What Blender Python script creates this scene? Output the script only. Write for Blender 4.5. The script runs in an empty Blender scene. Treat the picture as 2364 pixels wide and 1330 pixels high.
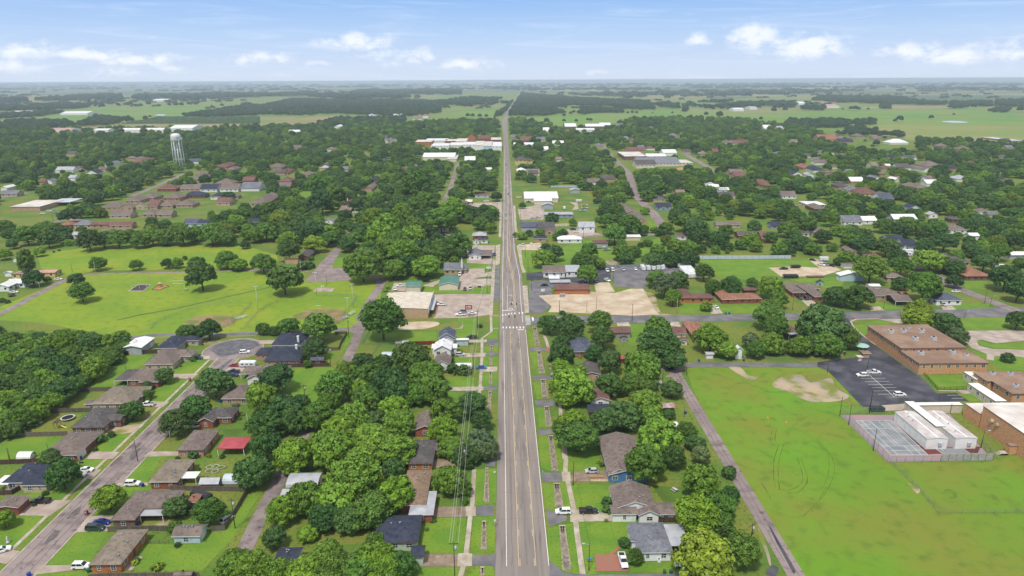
import bpy,math,random
import numpy as np
random.seed(7)
R=random.random
def U(a,b):return a+(b-a)*random.random()
scene=bpy.context.scene
C=scene.collection
F_PX,W_PX,H_PX=1576.0,2364.0,1330.0
CAM_H=122.0
V_HOR,U_VP=185.0,1158.5
PITCH=math.atan((H_PX/2-V_HOR)/F_PX)
YAW=math.atan((W_PX/2-U_VP)/F_PX*math.cos(PITCH))
ROLL=math.radians(0.29)
fw=np.array([math.sin(YAW)*math.cos(PITCH),math.cos(YAW)*math.cos(PITCH),-math.sin(PITCH)])
r0=np.array([math.cos(YAW),-math.sin(YAW),0.0])
u0=np.cross(r0,fw)
cx=math.cos(ROLL)*r0-math.sin(ROLL)*u0
cy=math.sin(ROLL)*r0+math.cos(ROLL)*u0
POS=np.array([0.0,0.0,CAM_H])
def G(u,v,z=0.0):
 d=fw+cx*((u-W_PX/2)/F_PX)+cy*((H_PX/2-v)/F_PX)
 t=(z-CAM_H)/min(d[2],-1e-4)
 p=POS+d*t
 return(float(p[0]),float(p[1]))
def PX(x,y,z=0.0):
 q=np.array([x,y,z])-POS
 d=float(q@fw)
 return(W_PX/2+F_PX*float(q@cx)/d,H_PX/2-F_PX*float(q@cy)/d,d)
cam=bpy.data.cameras.new('camera')
cam.sensor_width=36.0
cam.lens=36.0*F_PX/W_PX
cam.clip_end=120000.0
cam.clip_start=1.0
co=bpy.data.objects.new('camera',cam)
C.objects.link(co)
from mathutils import Matrix
co.matrix_world=Matrix(((cx[0],cy[0],-fw[0],0),(cx[1],cy[1],-fw[1],0),(cx[2],cy[2],-fw[2],CAM_H),(0,0,0,1)))
scene.camera=co
S1,S2,S3,S4=600/2347,600/2364,600/2217,300/1330
TL=dict(A=(0,720,S1),B=(0,1000,S2),C=(500,1000,S2),D=(500,720,S1),E=(1050,1000,S2),F=(1050,720,S1),G=(1764,1000,S2),H=(1764,720,S1),I=(0,380,S3),J=(580,380,S3),K=(1160,380,S3),L=(1764,380,S3),M=(0,150,S2),N=(600,150,S2),O=(1160,150,S2),Q=(1764,150,S2),R=(1550,1030,S4),W=(1600,760,S4),V=(860,600,380/2364),X=(1140,660,200/1900),Y=(400,600,500/2364),Z=(1840,780,524/2323),P=(0,0,1.0))
def T(t,x,y):
 a,b,s=TL[t]
 return(a+x*s,b+y*s)
def TG(t,x,y,z=0.0):
 u,v=T(t,x,y)
 return G(u,v,z)
def poly(t,*c,z=0.0):
 return[TG(t,c[i],c[i+1],z)for i in range(0,len(c),2)]
MATS={}
def nn(nt,typ,**kw):
 n=nt.nodes.new(typ)
 for k,v in kw.items():
  if k.startswith('i_'):
   n.inputs[k[2:].replace('_',' ')].default_value=v
  else:
   setattr(n,k,v)
 return n
def mat(name,col,rough=0.8,col2=None,scale=0.5,detail=6.0,lo=0.35,hi=0.65,col3=None,scale3=0.05,lo3=0.4,hi3=0.6,bump=0.0,bscale=3.0,metal=0.0,spec=0.3,stretch=None,objcol=False,wave=None,tint=0.0,fine=None):
 if name in MATS:return MATS[name]
 m=bpy.data.materials.new(name);m.use_nodes=True
 nt=m.node_tree;L=nt.links.new
 b=nt.nodes['Principled BSDF']
 b.inputs['Roughness'].default_value=rough
 b.inputs['Metallic'].default_value=metal
 b.inputs['Specular IOR Level'].default_value=spec
 src=None
 geo=nn(nt,'ShaderNodeNewGeometry')
 def vec():
  if stretch:
   mp=nn(nt,'ShaderNodeMapping');mp.inputs['Scale'].default_value=stretch
   L(geo.outputs['Position'],mp.inputs['Vector']);return mp.outputs['Vector']
  return geo.outputs['Position']
 pos=vec()
 rgb=nn(nt,'ShaderNodeRGB');rgb.outputs[0].default_value=(*col,1);src=rgb.outputs[0]
 def layer(src,c,sc,l,h,det):
  nz=nn(nt,'ShaderNodeTexNoise');nz.inputs['Scale'].default_value=sc;nz.inputs['Detail'].default_value=det
  L(pos,nz.inputs['Vector'])
  mr=nn(nt,'ShaderNodeMapRange');mr.inputs[1].default_value=l;mr.inputs[2].default_value=h
  mr.interpolation_type='SMOOTHSTEP'
  L(nz.outputs['Fac'],mr.inputs[0])
  mx=nn(nt,'ShaderNodeMix');mx.data_type='RGBA'
  L(mr.outputs[0],mx.inputs[0]);L(src,mx.inputs[6]);mx.inputs[7].default_value=(*c,1)
  return mx.outputs[2]
 if col3:src=layer(src,col3,scale3,lo3,hi3,3.0)
 if col2:src=layer(src,col2,scale,lo,hi,detail)
 if fine:src=layer(src,fine[0],fine[1],fine[2],fine[3],3.0)
 if wave:
  wc,ws,wd,wf=wave
  wv=nn(nt,'ShaderNodeTexWave');wv.bands_direction=wd;wv.inputs['Scale'].default_value=ws;wv.wave_profile='SAW'
  tc=nn(nt,'ShaderNodeTexCoord');L(tc.outputs['Object'],wv.inputs['Vector'])
  mr=nn(nt,'ShaderNodeMapRange');mr.inputs[1].default_value=0.8;mr.inputs[2].default_value=0.95;mr.inputs[4].default_value=wf
  L(wv.outputs['Fac'],mr.inputs[0])
  mx=nn(nt,'ShaderNodeMix');mx.data_type='RGBA'
  L(mr.outputs[0],mx.inputs[0]);L(src,mx.inputs[6]);mx.inputs[7].default_value=(*wc,1);src=mx.outputs[2]
 if objcol:
  oi=nn(nt,'ShaderNodeObjectInfo')
  mx=nn(nt,'ShaderNodeMix');mx.data_type='RGBA';mx.blend_type='MULTIPLY';mx.inputs[0].default_value=1.0
  L(src,mx.inputs[6]);L(oi.outputs['Color'],mx.inputs[7]);src=mx.outputs[2]
 L(src,b.inputs['Base Color'])
 if bump:
  nz=nn(nt,'ShaderNodeTexNoise');nz.inputs['Scale'].default_value=bscale;nz.inputs['Detail'].default_value=4.0
  L(pos,nz.inputs['Vector'])
  bp=nn(nt,'ShaderNodeBump');bp.inputs['Strength'].default_value=bump;bp.inputs['Distance'].default_value=0.3
  L(nz.outputs['Fac'],bp.inputs['Height']);L(bp.outputs['Normal'],b.inputs['Normal'])
 MATS[name]=m
 return m
def flat(name,col,rough=0.5,**k):return mat(name,col,rough,**k)
class MB:
 def __init__(s):s.v=[];s.f=[];s.m=[];s.k=0.0
 def add(s,vs,fs,mi=0):
  o=len(s.v);s.v+=[tuple(p)for p in vs]
  for f in fs:s.f.append(tuple(i+o for i in f));s.m.append(mi)
 def box(s,x0,x1,y0,y1,z0,z1,mi=0,bottom=True):
  fs=[(4,5,6,7),(0,1,5,4),(1,2,6,5),(2,3,7,6),(3,0,4,7)]
  if bottom:fs.append((3,2,1,0))
  s.add([(x0,y0,z0),(x1,y0,z0),(x1,y1,z0),(x0,y1,z0),(x0,y0,z1),(x1,y0,z1),(x1,y1,z1),(x0,y1,z1)],fs,mi)
 def prism(s,pts,z0,z1,mi=0,bottom=False):
  if area(pts)<0:pts=pts[::-1]
  n=len(pts)
  s.add([(p[0],p[1],z0)for p in pts]+[(p[0],p[1],z1)for p in pts],[tuple(range(n,2*n))]+[(i,(i+1)%n,n+(i+1)%n,n+i)for i in range(n)]+([tuple(range(n-1,-1,-1))]if bottom else[]),mi)
 def sheet(s,pts,z,mi=0):
  if area(pts)<0:pts=pts[::-1]
  s.k+=0.0004;z+=s.k
  s.add([(p[0],p[1],z)for p in pts],[tuple(range(len(pts)))],mi)
 def ribbon(s,pts,w,z,mi=0):
  l,r=offset(pts,w/2)
  n=len(pts);s.k+=0.0004;z+=s.k
  s.add([(p[0],p[1],z)for p in l]+[(p[0],p[1],z)for p in r],[(n+i,n+i+1,i+1,i)for i in range(n-1)],mi)
 def tube(s,p0,p1,r0,r1=None,n=8,mi=0,caps=True):
  r1=r0 if r1 is None else r1
  a=np.array(p0,float);b=np.array(p1,float);d=b-a;d/=max(np.linalg.norm(d),1e-9)
  e=np.cross(d,(0,0,1))if abs(d[2])<0.9 else np.cross(d,(1,0,0));e/=np.linalg.norm(e);g=np.cross(d,e)
  vs=[]
  for c,r in((a,r0),(b,r1)):
   for i in range(n):
    t=2*math.pi*i/n;vs.append(tuple(c+(e*math.cos(t)+g*math.sin(t))*r))
  fs=[(i,(i+1)%n,n+(i+1)%n,n+i)for i in range(n)]
  if caps:fs+=[tuple(range(n-1,-1,-1)),tuple(range(n,2*n))]
  s.add(vs,fs,mi)
 def lathe(s,prof,cx=0,cy=0,n=16,mi=0,sx=1,sy=1,caps=True):
  vs=[];k=len(prof)
  for(r,z)in prof:
   for i in range(n):
    t=2*math.pi*i/n;vs.append((cx+math.cos(t)*r*sx,cy+math.sin(t)*r*sy,z))
  fs=[(j*n+i,j*n+(i+1)%n,(j+1)*n+(i+1)%n,(j+1)*n+i)for j in range(k-1)for i in range(n)]
  if caps:fs+=[tuple(range(n-1,-1,-1)),tuple(range((k-1)*n,k*n))]
  s.add(vs,fs,mi)
 def mesh(s,name,mats,smooth=False):
  me=bpy.data.meshes.new(name)
  me.from_pydata(s.v,[],s.f)
  for m in(mats if isinstance(mats,(list,tuple))else[mats]):me.materials.append(m)
  if any(s.m):me.polygons.foreach_set('material_index',s.m)
  if smooth:me.polygons.foreach_set('use_smooth',[True]*len(s.f))
  me.update()
  return me
 def build(s,name,mats,parent=None,smooth=False,loc=None,rz=0.0):
  return link(name,s.mesh(name,mats,smooth),parent,loc,rz)
def link(name,me,parent=None,loc=None,rz=0.0):
 o=bpy.data.objects.new(name,me);C.objects.link(o)
 if parent:o.parent=parent
 if loc:o.location=loc
 if rz:o.rotation_euler=(0,0,rz)
 return o
def area(p):return sum(p[i][0]*p[(i+1)%len(p)][1]-p[(i+1)%len(p)][0]*p[i][1]for i in range(len(p)))/2
def offset(pts,w):
 l=[];r=[]
 for i,p in enumerate(pts):
  a=pts[max(i-1,0)];b=pts[min(i+1,len(pts)-1)]
  dx,dy=b[0]-a[0],b[1]-a[1];n=math.hypot(dx,dy)or 1
  l.append((p[0]-dy/n*w,p[1]+dx/n*w));r.append((p[0]+dy/n*w,p[1]-dx/n*w))
 return l,r
def smooth_path(pts,k=6):
 out=[]
 n=len(pts)
 for i in range(n-1):
  p0,p1,p2,p3=pts[max(i-1,0)],pts[i],pts[i+1],pts[min(i+2,n-1)]
  for j in range(k):
   t=j/k
   out.append(tuple(0.5*(2*p1[a]+(p2[a]-p0[a])*t+(2*p0[a]-5*p1[a]+4*p2[a]-p3[a])*t*t+(3*p1[a]-p0[a]-3*p2[a]+p3[a])*t**3)for a in(0,1)))
 out.append(tuple(pts[-1]));return out
def blob_poly(pts,k=5):
 n=len(pts);out=[]
 for i in range(n):
  p0,p1,p2,p3=pts[i-1],pts[i],pts[(i+1)%n],pts[(i+2)%n]
  for j in range(k):
   t=j/k
   out.append(tuple(0.5*(2*p1[a]+(p2[a]-p0[a])*t+(2*p0[a]-5*p1[a]+4*p2[a]-p3[a])*t*t+(3*p1[a]-p0[a]-3*p2[a]+p3[a])*t**3)for a in(0,1)))
 return out
def inside(x,y,p):
 c=False;j=len(p)-1
 for i in range(len(p)):
  if(p[i][1]>y)!=(p[j][1]>y)and x<(p[j][0]-p[i][0])*(y-p[i][1])/(p[j][1]-p[i][1])+p[i][0]:c=not c
  j=i
 return c
USED={}
def tag(o,label=None,cat=None,group=None,kind=None):
 if label:o['label']=label
 if cat:o['category']=cat
 if group:o['group']=group
 if kind:o['kind']=kind
 return o
def thing(name,label,cat,loc,rz=0.0,group=None):
 o=bpy.data.objects.new(name,None);C.objects.link(o)
 o.empty_display_size=0.3;o.location=loc;o.rotation_euler=(0,0,rz)
 return tag(o,label,cat,group)
LAYER=[0.0]
def struct(name,mb,m,smooth=False):return tag(mb.build(name,m,None,smooth),None,None,None,'structure')
SUN_EL,SUN_AZ=math.radians(62),math.radians(205)
w=bpy.data.worlds.new('World');scene.world=w;w.use_nodes=True
nt=w.node_tree;L=nt.links.new
bg=nt.nodes['Background']
sky=nn(nt,'ShaderNodeTexSky');sky.sky_type='NISHITA';sky.sun_disc=False
sky.sun_elevation=SUN_EL;sky.sun_rotation=SUN_AZ;sky.altitude=100;sky.air_density=1.0;sky.dust_density=1.0;sky.ozone_density=2.0
tc=nn(nt,'ShaderNodeTexCoord')
sep=nn(nt,'ShaderNodeSeparateXYZ');L(tc.outputs['Generated'],sep.inputs[0])
def M(op,a,b=None,clamp=False):
 n=nn(nt,'ShaderNodeMath');n.operation=op;n.use_clamp=clamp
 for i,x in enumerate((a,b)):
  if x is None:continue
  if isinstance(x,(int,float)):n.inputs[i].default_value=x
  else:L(x,n.inputs[i])
 return n.outputs[0]
az=M('ARCTAN2',sep.outputs[0],sep.outputs[1]);el=M('ARCSINE',sep.outputs[2])
cr=nn(nt,'ShaderNodeValToRGB')
L(M('MULTIPLY',el,180/math.pi/90),cr.inputs[0])
SKYC=[(0.0,(0.66,0.75,0.90)),(0.012,(0.63,0.74,0.92)),(0.035,(0.50,0.67,0.93)),(0.075,(0.27,0.50,0.90)),(0.25,(0.16,0.36,0.78)),(1.0,(0.10,0.25,0.60))]
e=cr.color_ramp.elements
for i,(p,c_)in enumerate(SKYC):
 q=e[i]if i<2 else e.new(p)
 q.position=p;q.color=(*c_,1)
comb=nn(nt,'ShaderNodeCombineXYZ');L(M('MULTIPLY',az,57.3),comb.inputs[0]);L(M('MULTIPLY',el,57.3*1.7),comb.inputs[1])
def noise(scale,detail,rough=0.55,dist=0.0,vec=None):
 n=nn(nt,'ShaderNodeTexNoise');n.inputs['Scale'].default_value=scale;n.inputs['Detail'].default_value=detail
 n.inputs['Roughness'].default_value=rough;n.inputs['Distortion'].default_value=dist
 L(vec or comb.outputs[0],n.inputs['Vector']);return n.outputs['Fac']
n1=noise(0.75,9,0.60,0.2)
mask=None
def cloud_bank(u,v,su,sv,k):
 global mask
 d=fw+cx*((u-W_PX/2)/F_PX)+cy*((H_PX/2-v)/F_PX);d=d/np.linalg.norm(d)
 a0,e0=math.atan2(d[0],d[1]),math.asin(d[2])
 a=M('DIVIDE',M('SUBTRACT',az,a0),su/F_PX);b_=M('DIVIDE',M('SUBTRACT',el,e0),sv/F_PX)
 g=M('MULTIPLY',M('EXPONENT',M('MULTIPLY',M('ADD',M('MULTIPLY',a,a),M('MULTIPLY',b_,b_)),-1.0)),k)
 mask=g if mask is None else M('MAXIMUM',mask,g)
for c_ in[(60,118,90,16,.75),(210,126,110,13,.8),(330,138,90,12,.8),(30,155,60,14,.7),(270,166,80,14,.55),(410,158,50,10,.6),(600,135,90,13,.7),(715,146,50,10,.55),(830,98,90,18,.85),(880,125,70,15,.65),(960,128,60,16,.75),(1080,148,90,13,.75),(905,148,40,9,.5),(1610,92,36,13,.75),(1735,84,55,22,.95),(1860,108,85,22,.95),(1800,118,120,16,.5),(2100,118,70,16,.8),(2210,126,90,18,.8),(2340,118,70,20,.75),(1380,168,30,8,.6),(660,176,40,8,.5),(365,82,30,7,.45),(1570,168,60,9,.45)]:
 cloud_bank(c_[0],c_[1],c_[2]*1.12,c_[3]*1.35,c_[4])
cov=M('SUBTRACT',M('ADD',mask,M('MULTIPLY',M('SUBTRACT',n1,0.5),2.0)),0.28)
mr=nn(nt,'ShaderNodeMapRange');mr.interpolation_type='SMOOTHSTEP';mr.inputs[1].default_value=0.0;mr.inputs[2].default_value=0.68
L(cov,mr.inputs[0])
cum=M('MULTIPLY',M('MULTIPLY',mr.outputs[0],M('MULTIPLY',mask,1.35,True)),0.85,True)
cmb2=nn(nt,'ShaderNodeCombineXYZ');L(M('ADD',M('MULTIPLY',az,20),M('MULTIPLY',el,60)),cmb2.inputs[0]);L(M('MULTIPLY',el,230),cmb2.inputs[1])
n2=noise(0.30,7,0.6,1.2,cmb2.outputs[0])
mr2=nn(nt,'ShaderNodeMapRange');mr2.interpolation_type='SMOOTHSTEP';mr2.inputs[1].default_value=0.45;mr2.inputs[2].default_value=0.80;mr2.inputs[4].default_value=0.32
L(n2,mr2.inputs[0])
nish=nn(nt,'ShaderNodeMix');nish.data_type='RGBA'
mrz=nn(nt,'ShaderNodeMapRange');mrz.inputs[1].default_value=0.12;mrz.inputs[2].default_value=0.35;L(sep.outputs[2],mrz.inputs[0])
L(mrz.outputs[0],nish.inputs[0])
sc_=nn(nt,'ShaderNodeMix');sc_.data_type='RGBA';sc_.blend_type='MULTIPLY';sc_.inputs[0].default_value=1.0
L(cr.outputs[0],sc_.inputs[6]);sc_.inputs[7].default_value=(8.6,8.6,8.6,1)
L(sc_.outputs[2],nish.inputs[6]);
veil=nn(nt,'ShaderNodeMix');veil.data_type='RGBA';veil.inputs[0].default_value=0.70
L(sky.outputs[0],veil.inputs[6]);veil.inputs[7].default_value=(6.7,6.9,7.3,1)
L(veil.outputs[2],nish.inputs[7])
mc2=nn(nt,'ShaderNodeMix');mc2.data_type='RGBA';L(mr2.outputs[0],mc2.inputs[0]);L(nish.outputs[2],mc2.inputs[6]);mc2.inputs[7].default_value=(7.0,7.9,9.2,1)
mc=nn(nt,'ShaderNodeMix');mc.data_type='RGBA';L(cum,mc.inputs[0]);L(mc2.outputs[2],mc.inputs[6]);mc.inputs[7].default_value=(8.3,8.6,9.1,1)
L(mc.outputs[2],bg.inputs['Color'])
bg.inputs['Strength'].default_value=0.1
sl=bpy.data.lights.new('sun','SUN');sl.energy=3.1;sl.angle=math.radians(7);sl.color=(1.0,0.95,0.86)
so=bpy.data.objects.new('sun',sl);C.objects.link(so)
from mathutils import Vector
sd=Vector((math.sin(SUN_AZ)*math.cos(SUN_EL),math.cos(SUN_AZ)*math.cos(SUN_EL),math.sin(SUN_EL)))
so.rotation_euler=sd.to_track_quat('Z','Y').to_euler();so.location=(0,0,300)
scene.view_settings.view_transform='Standard';scene.view_settings.look='None'
scene.view_settings.gamma=1.0;scene.view_settings.exposure=0.25;scene.view_settings.use_curve_mapping=False
cyc=scene.cycles
cyc.max_bounces=5;cyc.diffuse_bounces=2;cyc.glossy_bounces=2;cyc.transmission_bounces=2;cyc.volume_bounces=0;cyc.transparent_max_bounces=4
cyc.use_adaptive_sampling=True;cyc.adaptive_threshold=0.01
cyc.caustics_reflective=False;cyc.caustics_refractive=False
try:
 cyc.use_denoising=True;cyc.denoiser='OPENIMAGEDENOISE';cyc.denoising_input_passes='RGB_ALBEDO_NORMAL'
except Exception:pass
hz=MB();hz.box(-26000,30000,-300,34000,-1.0,124.0)
hm=bpy.data.materials.new('air');hm.use_nodes=True
hm.node_tree.nodes.clear()
ho=hm.node_tree.nodes.new('ShaderNodeOutputMaterial');hv=hm.node_tree.nodes.new('ShaderNodeVolumePrincipled')
hv.inputs['Color'].default_value=(0.76,0.90,1.0,1);hv.inputs['Density'].default_value=0.000082;hv.inputs['Anisotropy'].default_value=0.0
hm.node_tree.links.new(hv.outputs[0],ho.inputs['Volume'])
tag(hz.build('haze',hm),'thin pale blue haze that fades the far plain','haze',None,'stuff')
GB,GM,GO,GD=(0.145,0.240,0.022),(0.105,0.180,0.022),(0.165,0.185,0.030),(0.065,0.115,0.017)
m_ground=mat('meadow',GM,0.95,col2=GO,scale=0.045,lo=0.40,hi=0.62,col3=(0.075,0.155,0.02),scale3=0.008,fine=(GD,0.9,0.48,0.72),bump=0.4,bscale=1.5)
m_lawn_b=mat('lawn_bright',GB,0.95,col2=(0.10,0.205,0.018),scale=0.12,col3=(0.155,0.235,0.02),scale3=0.03,fine=(GD,1.3,0.52,0.78),bump=0.4,bscale=2)
m_lawn_o=mat('lawn_olive',GO,0.95,col2=(0.17,0.175,0.03),scale=0.10,col3=GM,scale3=0.025,fine=(GD,1.1,0.50,0.76),bump=0.4,bscale=2)
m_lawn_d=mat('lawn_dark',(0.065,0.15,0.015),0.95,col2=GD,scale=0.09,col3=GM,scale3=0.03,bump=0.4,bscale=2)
m_field=mat('playing_field',(0.120,0.225,0.015),0.95,col2=(0.168,0.195,0.024),scale=0.028,lo=0.40,hi=0.68,detail=6,col3=(0.115,0.26,0.014),scale3=0.018,fine=((0.085,0.150,0.016),0.22,0.46,0.85),bump=0.4,bscale=2)
m_park=mat('park_grass',(0.195,0.275,0.016),0.95,col2=(0.15,0.245,0.018),scale=0.03,lo=0.42,hi=0.62,col3=(0.225,0.27,0.022),scale3=0.012,fine=((0.10,0.175,0.016),0.25,0.46,0.85),bump=0.4,bscale=1.5)
m_dirt=mat('bare_earth',(0.40,0.31,0.21),0.95,col2=(0.165,0.19,0.035),scale=0.13,lo=0.44,hi=0.62,col3=(0.30,0.25,0.21),scale3=.06,bump=0.3)
m_infield=mat('infield_dirt',(0.27,0.18,0.105),0.95,col2=(0.14,0.16,0.035),scale=0.13,lo=0.44,hi=0.62,bump=0.2)
m_road=mat('worn_asphalt',(0.235,0.20,0.178),0.9,col2=(0.19,0.163,0.15),scale=0.25,col3=(0.265,0.228,0.20),scale3=0.03,stretch=(1.5,0.12,1),fine=((0.12,0.105,0.10),0.5,0.56,0.78))
m_mauve=mat('mauve_asphalt',(0.215,0.172,0.163),0.92,col2=(0.15,0.120,0.118),scale=0.22,lo=0.45,hi=0.72,col3=(0.27,0.218,0.205),scale3=0.05,fine=((0.085,0.066,0.07),.55,0.58,0.74))
m_grey=mat('grey_asphalt',(0.165,0.160,0.170),0.9,col2=(0.115,0.112,0.122),scale=0.15,col3=(0.20,0.185,0.185),scale3=0.03,fine=((0.085,0.085,0.095),0.7,0.58,0.8))
m_black=mat('dark_asphalt',(0.052,0.053,0.068),0.75,col2=(0.095,0.092,0.108),scale=0.14,lo=0.42,hi=0.7,col3=(0.035,0.036,0.048),scale3=0.04)
m_patch=mat('asphalt_patch',(0.085,0.085,0.10),0.8,col2=(0.14,0.135,0.145),scale=0.4)
m_conc=mat('concrete',(0.42,0.365,0.29),0.9,col2=(0.32,0.265,0.20),scale=0.35,col3=(0.47,0.42,0.35),scale3=0.08,fine=((0.25,0.21,0.16),1.0,0.6,0.8))
m_concp=mat('pink_concrete',(0.40,0.325,0.275),0.9,col2=(0.31,0.245,0.205),scale=0.2,col3=(0.44,0.37,0.32),scale3=0.03)
m_concw=mat('pale_concrete',(0.50,0.47,0.42),0.9,col2=(0.42,0.38,0.32),scale=0.3)
m_gravel=mat('pale_gravel',(0.50,0.405,0.295),0.95,col2=(0.40,0.31,0.215),scale=0.12,col3=(0.55,0.46,0.35),scale3=0.03,fine=((0.28,0.20,0.12),0.35,0.62,0.78))
m_brown=mat('brown_drive',(0.27,0.205,0.15),0.9,col2=(0.19,0.14,0.105),scale=0.35,fine=((0.35,0.28,0.2),0.8,0.55,0.8))
m_brick=mat('brick_paving',(0.30,0.125,0.085),0.9,col2=(0.20,0.15,0.13),scale=0.9,lo=0.5,hi=0.7)
m_white=flat('road_paint',(0.75,0.73,0.68),0.7,col2=(0.5,0.47,0.43),scale=0.8,lo=0.5,hi=0.8)
m_yel=flat('yellow_paint',(0.62,0.48,0.24),0.7,col2=(0.42,0.34,0.22),scale=0.6,lo=0.45,hi=0.75)
g=MB();g.sheet([(-25900,-250),(29900,-250),(29900,33900),(-25900,33900)],0.0)
struct('ground',g,m_ground)
def lay(name,m,z,*pl,round_=False):
 b=MB()
 for p in pl:b.sheet(blob_poly(p,4)if round_ else p,z)
 return struct(name,b,m)
lay('park_grass',m_park,0.004,poly('P',-60,735,20,700,130,655,215,632,700,622,705,650,875,640,880,690,835,760,790,768,420,778,300,782,90,745),poly('P',85,585,200,572,560,565,640,590,640,618,220,625,130,640,95,620))
lay('playing_field',m_field,0.004,poly('P',1583,850,1950,848,2010,940,1950,960,2060,1068,2270,1068,2400,1040,2700,1100,2750,1420,1900,1420,1838,1325,1700,1080,1600,900))
lay('cut_grass',m_field,0.0065,poly('P',2070,1072,2700,1060,2700,1185,2155,1182))
lay('bright_lawn',m_lawn_b,0.008,poly('A',880,545,1140,550,1300,470,1380,388,1100,392,950,455),poly('A',715,688,1030,688,1120,560,870,560),poly('A',-40,1200,-40,1340,360,1340,560,1135,80,1132),poly('A',1540,556,1752,560,1885,440,1745,435,1600,490),poly('A',1370,812,1500,812,1705,612,1440,610),poly('A',835,1262,1040,1262,1192,1102,950,1110),poly('B',1110,452,1330,460,1460,230,1640,205,1340,210),poly('B',1040,490,1600,495,1560,530,1220,530,1060,740,820,750),poly('B',420,1198,800,1200,980,895,700,905),poly('B',0,1040,180,1040,440,756,-60,756),poly('B',200,590,590,608,780,425,430,420,330,520),poly('B',620,290,880,325,960,240,640,240),poly('B',1220,1250,1840,1250,2110,960,2364,560,2290,540,2040,880,1880,890,1800,1010,1300,1010),poly('B',330,1300,820,1300,830,1262,360,1275),poly('D',640,520,1020,490,1090,540,900,840,640,780,560,700),poly('D',1000,370,1090,360,1010,480,980,470),poly('D',1060,480,1240,220,1190,200,1130,330),poly('D',2090,590,2330,590,2330,680,2080,690),poly('D',2100,420,2320,410,2320,480,2090,500),poly('D',1380,200,1980,170,1990,250,1620,280,1350,280),poly('D',2180,60,2340,60,2340,240,2170,240),poly('C',1870,770,2270,770,2250,1095,1850,1085),poly('C',1820,1220,2240,1225,2230,1330,1800,1330),poly('E',1020,170,1310,170,1310,345,1030,345),poly('E',1040,470,1450,470,1450,735,1110,690),poly('E',1120,812,1640,800,1600,1000,1400,1100,1270,1110,1290,1280,1200,1290),poly('E',1580,1180,2000,1170,2000,1270,1600,1260),poly('E',770,20,990,30,990,350,880,350,785,310),poly('E',805,470,1000,445,1090,690,950,715,830,680),poly('E',845,870,1080,815,1180,1290,990,1260,850,1150),poly('E',180,330,380,320,375,640,180,660),poly('E',165,760,375,755,365,1070,140,1095),poly('E',125,1220,350,1205,360,1340,100,1340),poly('F',1590,110,1900,100,1760,250,1600,300,1480,260),poly('F',2080,110,2240,95,2140,210,2100,230),poly('F',650,170,700,180,760,310,690,310),poly('F',680,370,740,360,790,560,740,560),poly('F',710,640,760,620,810,780,740,790),poly('F',735,870,800,860,850,1040,760,1040),poly('F',760,1120,840,1110,870,1330,770,1330),poly('F',340,50,395,50,385,240,270,250,340,180),poly('F',265,315,385,310,385,360,260,365),poly('F',260,405,385,400,385,480,255,490),poly('F',250,550,380,545,380,660,240,670),poly('H',1440,570,1860,565,1850,700,1570,690),poly('H',800,130,1060,70,1210,105,950,130,990,210,930,240),poly('H',1780,50,2400,50,2400,160,1800,165),poly('H',2080,400,2400,390,2400,530,2150,530,2050,460),poly('H',1790,750,1880,735,2000,805,1850,810),poly('H',1920,255,2050,290,2400,290,2400,335,2150,335,1960,300),poly('H',1860,340,2010,380,2005,420,1900,390),poly('K',1640,815,2217,810,2300,1005,1850,960),poly('L',-30,810,360,808,480,880,300,870,40,870,150,970,0,1000),poly('L',210,980,640,960,690,990,640,1070,560,1060),poly('L',940,1165,1200,1230,1020,1245,930,1190),poly('L',1590,1180,1930,1180,1940,1240,1600,1235),poly('L',1700,990,1900,985,1900,1060,1720,1060),poly('K',1500,1180,2217,1180,2217,1270,1520,1270),poly('J',690,800,830,785,830,885,690,880),poly('J',1460,1040,2050,1035,2050,1110,1460,1090),poly('J',1840,850,2060,850,2060,890,1840,885),poly('J',330,320,440,230,570,235,470,330),poly('K',1130,690,1350,620,1380,740,1200,790),poly('K',1200,480,1330,480,1330,580,1170,570),poly('K',150,740,500,720,640,650,860,640,990,800,800,830,500,850,300,920,190,920),poly('D',1800,860,2110,720,2200,730,2180,770,1800,880))
lay('olive_lawn',m_lawn_o,0.009,poly('A',440,875,850,872,990,722,620,728),poly('A',160,1090,600,1085,750,920,400,912),poly('A',1250,1005,1440,865,1290,862),poly('A',1400,1255,1600,1255,1640,1060,1480,1110),poly('A',1820,840,2000,840,2010,740,1830,760),poly('D',1260,400,1400,410,1450,310,1290,310),poly('D',780,310,1110,340,1170,200,830,230),poly('D',1820,150,2220,80,2230,150,1830,170),poly('I',0,460,380,455,530,450,540,470,400,510,200,540,0,620),poly('H',100,580,560,560,640,640,860,870,740,830,380,780,200,720),poly('F',2070,330,2347,330,2347,450,2060,450),poly('C',640,900,1420,820,1400,1000,900,1030,640,1020),poly('V',1730,605,1815,605,1800,790,1730,790),poly('K',560,1260,1090,1255,1100,1285,560,1290),poly('A',1150,260,1900,230,2347,225,2347,250,1900,245,1800,265))
lay('dark_lawn',m_lawn_d,0.0092,poly('J',1300,960,1460,960,1640,980,1640,900,1560,860,1300,930),poly('E',1790,480,2150,500,2150,640,1900,630),poly('A',2000,1060,2260,1050,2260,1130,2040,1130))  # lawn patches in a darker green
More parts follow.
